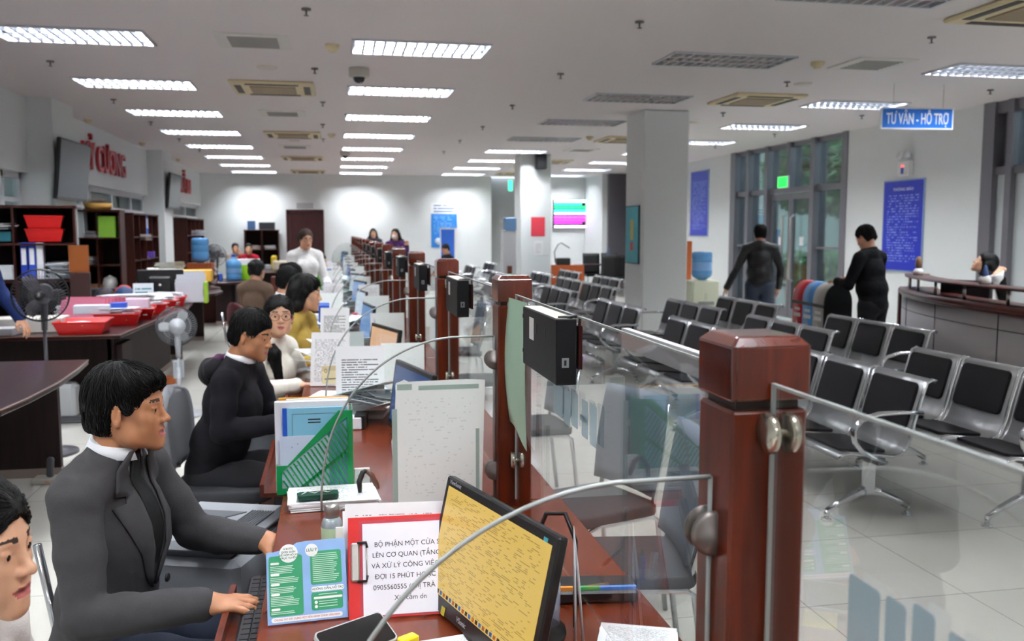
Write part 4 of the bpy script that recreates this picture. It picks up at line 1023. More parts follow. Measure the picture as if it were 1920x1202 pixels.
# pile of papers, glasses case, stapler, telephone socket, green rack beyond the divider
sheet_stack('paper_pile', 'pile of white papers with a green case on top, before the green file rack', 'papers', -.015, 2.86, .752, .27, .19, 8, R(3), seed=9)
gc = thing('glasses_case', 'dark green spectacle case lying on the pile of white papers', 'case', (-.062, 2.80, .782))
MB().prism(rrect(.125, .048, .012), .014, 0, TR(rz=R(6))).build('body', mat('case_green', '1f4a3c', .25), gc)
MB().tube([(-.05, -.01, .016), (-.03, .012, .018), (-.01, -.012, .018), (.01, .012, .018), (.03, -.012, .018), (.045, .01, .016)], .0015, 6, 0, TR(rz=R(6))).build('spectacles', M_steel, gc)
sp_ = thing('stapler', 'black and brown stapler standing opened on the white papers', 'stapler', (.083, 2.85, .784))
MB().tube([(-.016, -.03, .0), (-.018, -.015, .03), (-.006, 0, .056), (.004, .006, .06)], [.006, .009, .009, .006], 8).build('upper_arm', M_black, sp_)
MB().tube([(.004, .006, .06), (.022, .004, .045), (.036, 0, .016), (.042, -.01, .004)], [.006, .009, .009, .005], 8).build('lower_arm', mat('brown_metal', '6a4636', .4), sp_)
sk = thing('telephone_socket', 'square white wall plate standing by the green file rack', 'socket', (.078, 2.97, .752))
MB().box(-.026, .026, -.006, .006, 0, .072, b=.003).build('plate', M_white, sk); MB().lathe([(0, 0), (.014, 0), (.012, .006), (0, .006)], 16, T=Matrix.Translation((0, -.006, .05)) @ Matrix.Rotation(PI/2, 4, 'X')).build('knob', M_paper, sk)
rk = thing('file_rack', 'green plastic file rack with slanting slots filled with papers, beyond the second post divider', 'file rack', (-.072, 3.02, .752))
M_rack = mat('green_plastic', '0c8a4c', .3)
rw, rh, dd = .245, .27, .09
ys = -dd/2-.02
side = [(-rw/2, 0), (rw/2, 0), (rw/2, rh), (rw/2-.045, rh), (-rw/2+.035, .095), (-rw/2, .095)]
# slotted front made of bars between a frame
sb = MB()
def pr2(poly, m=0): sb.prism(poly, .003, m, Matrix.Translation((0, ys, 0)) @ Matrix.Rotation(PI/2, 4, 'X'))
pr2([(-rw/2, 0), (rw/2, 0), (rw/2, .02), (-rw/2, .02)]); pr2([(-rw/2, .02), (-rw/2+.018, .02), (-rw/2+.018, .095), (-rw/2, .095)]); pr2([(rw/2-.018, .02), (rw/2, .02), (rw/2, rh), (rw/2-.018, rh)])
pr2([(-rw/2+.018, .095), (-rw/2+.035, .095), (rw/2-.045, rh), (rw/2-.018, rh), (rw/2-.018, rh-.022), (-rw/2+.018, .075)])
def diag(z0): 
    pr2([(-rw/2+.018, z0), (rw/2-.018, z0+.155*.0+.15), (rw/2-.018, z0+.165), (-rw/2+.018, z0+.015)])
def zt(x): return .075 + (x+rw/2-.018)*(rh-.022-.075)/(rw-.036)
x = -rw/2+.018
while x < rw/2+.09:    # slanting bars leaning left
    pts_ = []; a0, a1 = (x, .02), (x-.09, .02+.15)
    f = lambda s_: (a0[0]+(a1[0]-a0[0])*s_, a0[1]+(a1[1]-a0[1])*s_)
    s0, s1 = 0, 1.6
    N = 60; ok = [k/N*1.8 for k in range(N+1) if -rw/2+.016 <= f(k/N*1.8)[0] <= rw/2-.018 and f(k/N*1.8)[1] <= zt(f(k/N*1.8)[0])]
    if len(ok) > 1:
        p, q = f(ok[0]), f(ok[-1]); pr2([(p[0], p[1]), (p[0]+.0065, p[1]), (q[0]+.0065, q[1]), (q[0], q[1])])
    x += .0165
for zz in (.07, ):
    pr2([(-rw/2+.07, .02), (-rw/2+.085, .02), (rw/2-.018, .13), (rw/2-.018, .145)])
sb.box(-rw/2, -rw/2+.003, ys, dd/2, 0, .095).box(rw/2-.003, rw/2, ys, dd/2, 0, rh).box(-rw/2, rw/2, ys, dd/2, 0, .003).box(-rw/2, rw/2, dd/2-.003, dd/2, 0, .10)
sb.build('rack_body', M_rack, rk)
M_cover = mat('pale_blue_cover', '86c6e2', .5); M_royal = mat('royal_blue', '1c56c8', .4)
b1 = thing('bound_report', 'pale blue bound report with a dark blue spine, foremost in the green file rack', 'report', (-.072, 3.02, .757))
MB().box(-.098, .105, ys+.008, ys+.018, 0, .275).build('cover', M_cover, b1); MB().box(-.100, -.086, ys+.007, ys+.019, 0, .275).build('spine', M_royal, b1)
MB().box(-.07, .09, ys+.0074, ys+.008, .255, .256).box(-.07, -.069, ys+.0074, ys+.008, .1, .256).box(-.02, .02, ys+.0074, ys+.008, .235, .239).box(-.02, .02, ys+.0074, ys+.008, .225, .229).build('title_lines', M_ink, b1)
lf = MB().sheet(.155, .185, .002, 0, 1).build('cloud_leaflet', [M_paper, printed('cloud_print', 'cfdcf2', '6f86c4', 18, .35, .2, 14)]); lf.location = (-.125, 3.02+ys+.003, .757)
lf.location.x = -.105; tag(lf, 'pale cloudy leaflet in front of the blue report in the green file rack', 'leaflet')
for k, (dx, w_, zh, c_, nm, lb) in enumerate(((-.008, .235, .305, 'f3f3f6', 'paper_folder', 'thick white bundle of papers in the green file rack'), (-.002, .225, .313, 'd59a3c', 'paper_folder', 'orange folder rearmost in the green file rack'), (.01, .20, .309, 'e7ecf5', 'paper_folder', 'pale blue-white envelope standing in the green file rack'))):
    o = MB().box(-w_/2, w_/2, 0, (.022, .004, .006)[k], 0, zh-.01, b=.002).build(nm, mat('folder_'+c_, c_, .6)); o.location = (-.072+dx, 3.02+ys+(.022, .052, .046)[k], .757); tag(o, lb, 'folder')
# printed sheets taped on the second post's divider
M_bkpr = printed('faded_back_print', 'f0f6f3', 'dde6e2', 44, .4, .1, 16)
yd = posts_y[2]
for k, (p, q, lb, c_) in enumerate((((735, 715), (910, 952), 'large white sheet with torn tape taped to the glass divider, behind the yellow monitor', 0), )):
    a_ = aty(p[0], p[1], yd-.008); b2 = aty(q[0], q[1], yd-.008)
    w_, h_ = b2.x-a_.x, a_.z-b2.z; th_ = thing('taped_notice', lb, 'paper', (a_.x+w_/2, yd-.0085, a_.z-h_))
    P = MB(); ou = [(-w_/2+.006, 0), (w_/2-.012, .002), (w_/2, h_-.004), (w_/2-.06, h_), (-w_/2+.05, h_-.003), (-w_/2+.036, h_+.004), (-w_/2+.03, h_), (-w_/2+.012, h_-.006), (-w_/2+.004, h_*.62), (-w_/2-.004, h_*.55)]
    P.prism(ou, .0012, 0, Matrix.Rotation(PI/2, 4, 'X')); P.quad((-w_/2+.01, -.0014, .01), (w_/2-.014, -.0014, .01), (w_/2-.005, -.0014, h_-.01), (-w_/2+.01, -.0014, h_-.01), 1)
    P.build('sheet', [mat('notice_white', 'f0f6f3', .6), M_bkpr], th_)
    tpm = milky('clear_tape', 'b9cfc6', .6)
    for x0, x1, z0, z1 in ((-w_/2-.002, -w_/2+.014, .004, .19*h_/.38+.12), (w_/2-.03, w_/2-.019, .06, h_*.62), (-w_/2+.08, w_/2-.02, h_-.03, h_-.016), (-w_/2+.015, -w_/2+.06, h_-.028, h_-.01)): MB().box(x0, x1, -.0022, -.0015, z0, z1).build('tape', tpm, th_)
n2 = MB().sheet(.215, .29, .0012).build('taped_notice', [M_paper, M_print2]); n2.location = (.105, posts_y[3]-.35, .80); n2.rotation_euler = (R(-6), 0, R(-4))
tag(n2, 'printed name list in a clear sleeve standing behind the large taped sheet', 'paper')
# pale green sheet on the pane beside the second post
gs = MB(); z0, z1, y0, y1 = .975, 1.40, 2.50, 2.73
P = []
for i in range(9):
    s_ = i/8; row = []
    for j in range(11):
        q_ = j/10; row.append((-.012-.018*math.sin(q_*PI)*(.3+.7*s_)-.01*s_*q_, y0+(y1-y0)*s_, z0+(z1-z0)*q_ + (.06*(s_**1.5) if j == 0 else 0)))
    P.append(row)
gs.grid(P, 0); P2 = [[(p[0]+.001, p[1], p[2]) for p in row] for row in P]; gs.grid(P2, 1)
gs = gs.build('green_sheet', [mat('pale_green_paper', 'b9dcc4', .7), M_paper]); gs.location = (PX+.002, -.015, .0)
tag(gs, 'pale green sheet of paper taped on the glass next to the second post', 'paper')
# things on the desk behind the yellow monitor
kb = thing('desk_calendar', 'black desk organiser with orange, green and blue tabs behind the yellow monitor', 'organiser', (.58, 1.98, .752))
MB().box(-.11, .10, -.055, .045, 0, .03, 0, TR(rz=R(-8)), b=.006).build('tray', M_black, kb)
MB().box(-.10, -.045, -.05, -.04, .03, .038, 0, TR(rz=R(-8))).box(-.045, .01, -.05, -.04, .03, .038, 1, TR(rz=R(-8))).box(.01, .095, -.05, -.04, .03, .038, 2, TR(rz=R(-8))).build('tabs', [mat('tab_orange', 'e8963c', .5), mat('tab_green', '46b464', .5), mat('tab_blue', '4a8ae0', .5)], kb)
pc = thing('pen_holder', 'clear plastic pen cup with pens beside the yellow monitor', 'pen cup', (.43, 1.83, .752))
MB().lathe([(.0, 0), (.033, 0), (.035, .10), (.033, .10), (.031, .004), (0, .004)], 20, cap=False).build('cup', milky('clear_cup', 'c8d4ea', .35), pc)
for k, c_ in enumerate(('2a3fae', '1c1c22', 'c8ccd2', '2a3fae')): MB().cyl((.01*math.cos(k*2), .01*math.sin(k*2), .006), (.026*math.cos(k*1.7), .026*math.sin(k*1.7), .15), .0042, 8).build('pen', mat('pen_'+c_, c_, .3), pc)
sheet_stack('notepad', 'ruled notepad lying on the desk edge by the glass below the camera side', 'notepad', .60, 1.72, .752, .16, .11, 3, R(-20), seed=5)
sheet_stack('loose_paper', 'white sheet on the desk below the yellow monitor', 'paper', .215, 1.765, .752, .13, .09, 2, R(8), seed=6)
cbx = MB().tube([(.44, 2.12, .76), (.43, 1.98, .86), (.45, 1.9, .98), (.475, 1.83, 1.0), (.49, 1.80, .95), (.49, 1.80, .76)], .005, 8).build('cable', M_black); tag(cbx, 'looping black cable standing behind the yellow monitor', 'cable')
cb2 = MB().tube([(.47, 1.72, .752), (.475, 1.75, .9), (.478, 1.77, .99), (.482, 1.75, .9), (.487, 1.72, .752)], .003, 8).build('cable', mat('white_cable', 'd8dade', .3)); tag(cb2, 'thin white cable looped upright behind the yellow monitor', 'cable')
# keyboards on trays
M_key = mat('key_black', '1d1d22', .45)
def keyboard():
    t = thing('keyboard', '', 'keyboard'); MB().box(-.07, .07, -.22, .22, 0, .02, b=.006).build('base', mat('keyboard_base', '2a2a2e', .4), t)
    k = MB()
    for i in range(5):
        for j in range(15): k.box(-.058+i*.024, -.058+i*.024+.019, -.205+j*.0275, -.205+j*.0275+.023, .02, .027)
    k.build('keys', M_key, KIDS[t.name][0]); return t
KB = keyboard(); first = True
for i in (1, 2, 3, 4, 5):
    o = KB if first else copy_tree(KB); first = False; o.location = (DX0+.06 if i > 1 else DX0+.045, (posts_y[i]+posts_y[i+1])/2+(.05 if i > 1 else .33), .668)
    if i == 1: o.location = (-.165, 2.20, .668)
    tag(o, 'black keyboard on the pull-out tray of the %s desk' % ordn(i-1), 'keyboard', 'keyboards on the trays')
# grey printers on stands beside the desks
M_prn = mat('printer_grey', '9a9ea4', .4); M_prnd = mat('printer_dark_grey', '5d6066', .45)
def printer(x, y, z, rz, lb, m1=None, m2=None):
    st_ = thing('printer_stand', 'dark wooden cabinet under the ' + lb.split(',')[0], 'cabinet', (x, y, 0), rz); MB().box(-.20, .20, -.24, .24, 0, z-.222, b=.004).build('body', M_desk2, st_)
    t = thing('printer', lb, 'printer', (x, y, z-.22), rz); a = m1 or M_prn; c = m2 or M_prnd
    MB().box(-.18, .18, -.22, .22, 0, .16, 0, b=.02).build('body', a, t)
    MB().box(-.17, .16, -.21, .21, .16, .205, 0, b=.02).build('top_cover', a, t)
    MB().prism([(-.10, -.14), (.06, .10), (-.10, .10)], .004, 0, TR((0, 0, .204))).build('output_tray', c, t)
    v = MB()
    for k in range(9): v.box(.07+k*.009, .074+k*.009, -.13, .12, .204, .209)
    v.build('vent_slots', c, t); return t
printer(-.385, 2.93, .70, R(-20), 'grey laser printer beside the suited man, nearest of the printers')
printer(-.40, 4.62, .74, R(-6), 'light grey printer beyond the man in the black hooded top')
printer(-.42, 6.05, .78, R(4), 'white printer on the staff side, beyond the woman in glasses', mat('printer_white', 'd9dbdd', .4), mat('printer_vent', '8a8e94', .5))
# ------------------------------------------------------------ generic desks beyond
r_ = random.Random(11)
screens = [None, None, M_scrN, M_scrO, M_scrB, M_scrW, M_scrB, M_scrW, M_scrN, M_scrB, M_scrW, M_scrB, M_scrW, M_scrB, M_scrN, M_scrB]
slabel = {id(M_scrN): 'dark blue desktop', id(M_scrO): 'peach-coloured page', id(M_scrB): 'pale blue desktop', id(M_scrW): 'white document'}
for i in range(2, NB):
    y1 = posts_y[i+1]; s_ = screens[i]
    yy = y1-.62 if i != 2 else 3.88
    monitor('black monitor showing a %s, on the %s desk behind the nearest post' % (slabel[id(s_)], ordn(i-1)), ((.215, yy, 1.06) if i != 2 else (.252, yy, 1.055)), R(193+r_.uniform(-6, 8)), R(8), .48, .29, s_, group=None)
    if i <= 12:
        sheet_stack('paper_pile', 'tall pile of white papers on the %s desk behind the nearest post' % ordn(i-1), 'papers', r_.uniform(-.08, .0), y1-.35, .752, .21, .29, 10+r_.randrange(8), r_.uniform(-.3, .3), seed=20+i, group='paper piles along the counter')
        sheet_stack('paper_pile', 'low pile of white papers beside the divider on the %s desk behind the nearest post' % ordn(i-1), 'papers', r_.uniform(.05, .15), y1-.16, .752, .21, .28, 5+r_.randrange(5), r_.uniform(-.3, .3), seed=40+i, group='low paper piles along the counter')
        o = MB().sheet(.21, .27, .0012).build('taped_notice', [M_paper, M_print if i % 2 else M_bkpr]); o.location = (.33+r_.uniform(-.05, .03), y1-.012, .79)
        tag(o, 'white printed sheet taped on the glass divider of the %s post in view' % ordn(i), 'paper', 'sheets on the farther dividers')
# desk signs and folders seen between the papers in the third desk
dc = thing('desk_calendar', 'cream desk calendar reading 01, standing on white papers', 'calendar', (.0, 4.90, .79), R(8))
MB().sheet(.145, .095, .002, 0, 0, TR(rx=R(-15))).box(-.0725, .0725, .03, .032, 0, .09, 0, TR(rx=R(12))).build('card', mat('cream_card', 'e6d9ac', .6), dc)
text('01', .034, mat('calendar_ink', '55503f', .6), dc, TR((-.045, -.001, .068), rx=R(75)), .0003, 'printed_number')
MB().box(-.06, .06, -.0035, -.0025, .022, .027, 0, TR(rx=R(-15))).build('print_bar', M_ink, dc)
hb = thing('handbag', 'lilac handbag with a yellow strap on the desk beyond the calendar', 'handbag', (.02, 5.65, .752), R(8))
MB().box(-.13, .13, -.05, .05, 0, .13, b=.02).build('bag', mat('lilac_leather', 'b6aac6', .45), hb); MB().box(-.02, .0, -.054, .052, .04, .134).lathe([(0, 0), (.018, 0), (.018, .004), (0, .004)], 12, T=Matrix.Translation((-.01, -.054, .03)) @ Matrix.Rotation(PI/2, 4, 'X')).build('strap', mat('mustard_strap', 'e2c878', .5), hb)
sd_ = thing('document_binder', 'stack of papers held with two big black binder clips, before the taped notices', 'binder', (.02, 4.06, .752), R(-6))
MB().box(-.13, .10, -.16, .16, 0, .05, b=.003).build('paper_block', mat('sleeve_white', 'eceef4', .35), sd_)
MB().box(.07, .115, -.15, -.03, -.0, .056).box(.07, .115, .02, .12, 0, .056).build('binder_clip', M_black, sd_)
pn = MB().tube([(-.12, 4.28, .81), (-.04, 4.27, .812)], .004, 8).build('pen', mat('dark_red_pen', '9c1f2c', .3)); tag(pn, 'dark red pen lying on the papers by the binder clips', 'pen')
sheet_stack('paper_pile', 'wide pile of forms under the dark red pen', 'papers', -.03, 4.33, .752, .24, .22, 14, .1, seed=77)
tp = MB().sheet(.2, .26, .02, 0, 0).build('document_sleeve', milky('clear_sleeve', 'cfdede', .7)); tp.location = (.07, 5.35, .755); tp.rotation_euler = (R(-10), 0, R(6)); tag(tp, 'pale clear document sleeve standing behind the cream calendar', 'sleeve')
# more things on the farther desks
r_ = random.Random(99)
for i in range(3, 11):
    yb = posts_y[i]; wh = 'on the %s desk behind the nearest post' % ordn(i-1)
    o = MB().sheet(.21, .297, .012, 0, 1).build('paper_folder', [M_paper, (M_print, M_print2, M_bkpr)[i % 3]]); o.location = (-.04+r_.uniform(-.03, .05), yb+.62, .754); o.rotation_euler = (R(-14), 0, R(r_.uniform(-14, 6))); tag(o, 'white folder leaning upright ' + wh, 'folder')
    o = MB().box(-.07, .07, -.05, .05, 0, .09, b=.008).build('tissue_box', mat('box_%s' % ('c8d8e8', 'e8e0d8', 'd8c8dc', 'e8ece4')[i % 4], ('c8d8e8', 'e8e0d8', 'd8c8dc', 'e8ece4')[i % 4], .6)); o.location = (.28, yb+.45, .752); o.rotation_euler = (0, 0, r_.uniform(-.5, .5)); tag(o, 'small pale tissue box ' + wh, 'box')
    sheet_stack('paper_pile', 'scattered sheets at the front edge ' + wh, 'papers', .02, yb+.30, .752, .28, .2, 3+i % 3, r_.uniform(-.5, .5), seed=100+i)
    if i % 2: 
        c = thing('cup', 'coloured cup ' + wh, 'cup', (.18, yb+.85, .752)); cc = ('e8a030', '3070c0', 'c03040', '40a070')[(i//2) % 4]; MB().lathe([(0, 0), (.032, 0), (.038, .09), (.035, .09), (.03, .006), (0, .006)], 18).build('body', mat('cup_'+cc, cc, .4), c); MB().tube([(.035, 0, .075), (.06, 0, .07), (.06, 0, .03), (.034, 0, .02)], .005, 8).build('handle', mat('cup_'+cc), c)
    else:
        o = MB().box(-.04, .04, -.15, .15, 0, .29, b=.003).build('ring_binder', mat('binder_%s' % ('1f50b0', 'd0d4e0')[(i//2) % 2], ('1f50b0', 'd0d4e0')[(i//2) % 2], .5)); o.location = (-.08, yb+1.05, .752); tag(o, 'upright ring binder ' + wh, 'binder')

def heap(name, lb, loc, w, d, n, seed, cols, tilt=.35, rise=.018, group=None):
    """an untidy heap of forms and clear sleeves, each sheet at its own slant"""
    r_ = random.Random(seed); m = MB()
    for k in range(n):
        T = TR((r_.uniform(-.05, .05), r_.uniform(-.06, .06), .012+abs(math.sin(tilt))*d*.25+k*rise), rx=r_.uniform(-tilt, tilt), ry=r_.uniform(-tilt, tilt)*.5, rz=r_.uniform(-1.2, 1.2)); m.box(-w/2, w/2, -d/2, d/2, 0, .003, k % len(cols), T)
    o = m.build(name, [mat('sheet_'+c, c, .5) for c in cols]); o.location = loc; return tag(o, lb, 'papers', group)
for i in range(2, 9):
    yb = posts_y[i]; wh = 'on the %s desk behind the nearest post' % ordn(i-1)
    if i > 2: heap('paper_heap', 'untidy white forms ' + wh, (-.04, yb+.95, .752), .2, .28, 8, 300+i, ('f4f4f8', 'e2e8f2', 'f0f2ee'))
    heap('paper_heap', 'slanting pale sleeves before the divider ' + wh, (.14, yb+1.35, .752), .2, .26, 7, 320+i, ('dfe9e6', 'eef2f2', 'd6e0e8'), .5)
hs_ = MB().sheet(.19, .26, .003, 0, 1).build('taped_notice', [M_paper, M_bkpr]); hs_.location = (.36, posts_y[4]-.014, .80); tag(hs_, 'pale sheet with a torn corner taped on the third divider', 'paper')
# ============================================================ PUBLIC SIDE
M_seatg = mat('silver_seat_steel', 'a9abad', .35, .7)
M_pad = mat('black_seat_pad', '121116', .45, bump=.1, bscale=200, spec=.3)
M_padg = mat('dark_grey_seat_pad', '3a383c', .45)
def bench():
    """three seats in a row along +y, sitters face -x; x = 0 at the seat beam"""
    t = thing('waiting_bench', '', 'bench'); SW = .53
    prof = [(-.30, .385), (-.285, .405), (-.24, .415), (-.10, .400), (.02, .385), (.07, .395), (.10, .43), (.125, .50), (.155, .62), (.185, .72), (.205, .785), (.235, .800), (.262, .790)]
    for k in range(3):
        y0 = k*SW+.028; y1 = (k+1)*SW-.028
        sh = MB(); n = len(prof)
        vs = [(x, y, z) for y in (y0, y1) for x, z in prof] + [(x+(.006 if i > 5 else 0), y, z-(.008 if i <= 6 else 0)) for y in (y0, y1) for i, (x, z) in enumerate(prof)]
        fs = [(i, i+1, n+i+1, n+i) for i in range(n-1)]+[(2*n+i, 3*n+i, 3*n+i+1, 2*n+i+1) for i in range(n-1)]
        fs += [(i, 2*n+i, 2*n+i+1, i+1) for i in range(n-1)]+[(n+i, n+i+1, 3*n+i+1, 3*n+i) for i in range(n-1)]+[(0, n, 3*n, 2*n), (n-1, 3*n-1, 4*n-1, 2*n-1)]
        sh.add(vs, fs, 0, True); shl_ = sh.build('seat_shell', M_seatg, t)
        a0, a1 = y0+.03, y1-.03
        T = Matrix.Translation((.137, 0, .525)) @ Matrix.Rotation(R(16), 4, 'Y')
        p = MB(); p.prism(rrect(.27, a1-a0, .03, 4), .02, 0, T @ Matrix.Translation((-.012, (a0+a1)/2, .118)) @ Matrix.Rotation(-PI/2, 4, 'Y'), True); p.build('back_pad', M_pad, shl_, bevel=.007)
        q = MB(); q.prism(rrect(.28, a1-a0, .03, 4), .018, 0, TR((-.13, (a0+a1)/2, .402), ry=R(4.5)), True); q.build('seat_pad', M_pad, shl_, bevel=.006)
        for y in (y0-.006, y1+.006): MB().tube([(x+.002, y, z-.004) for x, z in prof], .011, 8).build('chrome_side_frame', M_chrome, t)
    bm_ = MB().box(-.05, .0, .05, 3*SW-.05, .325, .375, b=.006).build('beam', mat('beam_steel', '6d6f74', .35, .7), t)
    for y in (-.012, 3*SW+.012):
        a = MB(); pts = []
        for x, z in ((.165, .625), (.05, .632), (-.10, .628), (-.20, .60), (-.245, .545), (-.235, .48), (-.19, .43), (-.12, .39), (-.04, .36)): pts.append((x, y, z))
        a.tube(pts, [.014, .016, .017, .018, .018, .017, .016, .015, .014], 10, flat=(1.25, .8)); a.build('armrest', M_chrome, t)
    for y in (.17, 3*SW-.17):
        l = MB(); l.box(-.055, .005, y-.028, y+.028, .13, .33, b=.008)
        for sx in (-1, 1):
            c = -.025; l.tube([(c, y, .16), (c+sx*.08, y, .135), (c+sx*.17, y, .095), (c+sx*.25, y, .05)], [.03, .024, .02, .017], 8)
            l.cyl((c+sx*.25, y, .06), (c+sx*.25, y, .012), .014, 10); l.lathe([(0, 0), (.03, 0), (.028, .008), (.012, .014), (0, .014)], 14, T=Matrix.Translation((c+sx*.25, y, 0)))
        l.build('leg', M_chrome, t)
    return t
BN = bench(); first = True
# (x of the back's top, near end y, wording)
rowsB = [(2.94, [4.32, 6.62, 9.0, 11.85, 14.25, 16.6], 'first row from the counter'),
         (3.74, [4.05, 6.62, 8.78, 14.2, 16.4], 'second row from the counter'),
         (4.52, [6.48, 9.05, 14.6, 17.2], 'third row from the counter')]
nth = ('nearest', 'second', 'third', 'fourth', 'fifth', 'sixth')
def place_bench(x, y, lb, rz=0):
    global first
    o = BN if first else copy_tree(BN); first = False; o.location = (x, y, 0); o.rotation_euler = (0, 0, rz); tag(o, lb, 'bench', 'steel waiting benches'); return o
for x, ys_, nm in rowsB:
    for k, y in enumerate(ys_): place_bench(x, y, 'steel three-seat bench with black pads, %s of the %s' % (nth[k], nm))
place_bench(3.72, 11.9+.55, 'steel three-seat bench standing just beyond the near white column')
place_bench(3.0, 20.6, 'steel three-seat bench far back, first row, before the back wall'); place_bench(3.75, 22.3, 'steel three-seat bench far back, second row, before the back wall'); place_bench(4.6, 21.6, 'steel three-seat bench far back, third row, before the grey recess')

# visitors' chairs at the counter
M_mesh = mat('grey_blue_seat_fabric', '5d6672', .7, bump=.2, bscale=300); M_seatd = mat('dark_chair_fabric', '2a2c30', .8)
def vchair(nm='visitor_chair', back=None):
    t = thing(nm, '', 'chair')
    MB().prism(rrect(.44, .42, .07), .05, 0, TR((0, 0, .42)), True).build('seat', M_seatd, t, bevel=.012)
    P = []
    for i in range(9):
        z = .50+.42*i/8; w = .20+.015*math.sin(i/8*PI); P.append([(.20+.07*(i/8)+.02*(1-(j/4-1)**2)-.02, w*(j/4-1), z) for j in range(9)])
    b_ = MB().grid(P); o = b_.build('backrest', back or M_mesh, t); md = o.modifiers.new('thick', 'SOLIDIFY'); md.thickness = .02
    for y in (-.2, .2):
        MB().tube([(-.19, y, .0), (-.17, y, .40), (-.1, y, .425), (.17, y, .42), (.2, y, .40), (.25, y, 0)], .011, 8).build('leg_frame', M_chrome, t)
        MB().tube([(.18, y*.9, .42), (.21, y*.9, .55), (.27, y*.9, .88)], .011, 8).build('back_upright', M_chrome, t)
    return t
VC = vchair()
for k, (x, y, rz, l) in enumerate(((1.05, 3.62, R(20), 'grey-blue visitor chair seen through the glass beside the second post'), (.98, 2.95, R(-8), 'grey-blue visitor chair close behind the glass by the nearest post'), (1.12, 5.2, R(5), 'grey-blue visitor chair at the public side of the third desk'), (1.15, 6.9, R(-6), 'grey-blue visitor chair at the public side of the fourth desk'), (1.15, 8.6, 0, 'grey-blue visitor chair farther along the public side of the counter'))):
    o = VC if k == 0 else copy_tree(VC); o.location = (x, y, 0); o.rotation_euler = (0, 0, rz); tag(o, l, 'chair', 'visitor chairs')

# ------------------------------------------------------------ hanging sign
p0, p1 = aty(1657, 200, 9.0), aty(1782, 244, 9.0)
hs = thing('hanging_sign', 'blue hanging sign reading TƯ VẤN - HỖ TRỢ', 'sign', ((p0.x+p1.x)/2, 9.0, p1.z), R(-6)); w_, h_ = p1.x-p0.x, p0.z-p1.z
M_sblue = mat('sign_blue', '1f6fd0', .4); M_sign = mat('sign_white', 'f2f5f8', .4)
MB().box(-w_/2, w_/2, 0, .03, 0, h_, 0).build('border', M_sign, hs); MB().box(-w_/2+.015, w_/2-.015, -.003, .0, .015, h_-.015).build('panel', M_sblue, hs)
text('TƯ VẤN - HỖ TRỢ', .165, M_sign, KIDS[hs.name][1], UPR((0, -.006, h_*.46)), .002, fit=w_*.86, bold=.002)
for x in (-w_*.33, w_*.36): MB().cyl((x, .015, h_), (x, .015, H-p1.z), .003, 6).build('cable', M_steel, hs)
# ------------------------------------------------------------ wall boards on the right
def wallboard(u0, v0, u1, v1, lb, mt, x=XR, nm='notice_board', frame='8fa6c8'):
    a, b_ = atx(u0, v0, x), atx(u1, v1, x); y0, y1 = min(a.y, b_.y), max(a.y, b_.y)
    t = thing(nm, lb, 'notice board', (x, (y0+y1)/2, b_.z)); L, hh = y1-y0, a.z-b_.z
    T = Matrix.Rotation(-PI/2, 4, 'Z')
    m = MB(); m.box(-L/2, L/2, -.02, -.002, 0, hh, 0, T); m.build('frame', mat('board_frame_'+frame, frame, .4), t)
    q = MB(); q.quad((-L/2+.02, -.022, .02), (L/2-.02, -.022, .02), (L/2-.02, -.022, hh-.02), (-L/2+.02, -.022, hh-.02), 0, T); q.build('printed_panel', mt, t); return t, L, hh, T
M_bprint = printed('blue_board_print', '1d2fb4', '8ea0e6', 34, .5, .1, 26, .35, head=.14)
t, L, hh, T = wallboard(1660, 340, 1729, 512, 'tall deep blue notice board on the white wall behind the man in black', M_bprint)
text('THÔNG BÁO', .06, M_sign, t, T @ UPR((0, -.024, hh-.14)), .001, fit=L*.5)
wallboard(1297, 323, 1328, 443, 'narrower deep blue notice board on the wall above the water cooler', M_bprint)
el = thing('emergency_light', 'white emergency light with two lamp heads on the wall above the tall blue board', 'emergency light', atx(1702, 330, XR), R(-90))
MB().box(-.13, .13, -.09, -.001, 0, .22, b=.015).build('housing', M_white, el)
for x in (-.08, .07): MB().lathe([(0, -.03), (.035, -.03), (.062, .03), (.055, .045), (0, .045)], 16, T=Matrix.Translation((x, -.06, .29)) @ Matrix.Rotation(R(70), 4, 'X')).build('lamp_head', mat('lamp_head_white', 'e6e8ea', .25), el)
MB().box(-.03, .03, -.094, -.09, .03, .12).build('label', mat('label_blue', '3a5ab8', .5), el); MB().box(-.03, .03, -.095, -.091, .125, .15).build('indicator', mat('indicator_red', 'f06060', .4, emit='ff5050', estr=1), el)
e2 = thing('emergency_light', 'small white emergency light on the far wall beside the screen', 'emergency light', aty(1145, 385, YF)); MB().box(-.13, .13, -.09, -.001, 0, .2, b=.015).build('housing', M_white, e2)
for x in (-.08, .08): MB().lathe([(0, 0), (.05, 0), (.06, .04), (0, .05)], 12, T=Matrix.Translation((x, -.06, .24)) @ Matrix.Rotation(R(90), 4, 'X')).build('lamp_head', _M['lamp_head_white'], e2)
ex = thing('exit_sign', 'green lit exit sign above the glass doors', 'exit sign', (XR-.06, 15.35, 2.40), R(-90))
MB().box(-.19, .19, -.03, 0, -.02, .2).build('housing', M_white, ex); MB().box(-.165, .165, -.034, -.03, 0, .18).build('lit_panel', mat('exit_green', '18c040', .3, emit='18e040', estr=1.4), ex)
text('EXIT', .11, mat('exit_letter', '0a5a20', .4), ex, UPR((0, -.036, .125)), .001); text('LỐI RA', .07, _M['exit_letter'], ex, UPR((0, -.036, .04)), .001)
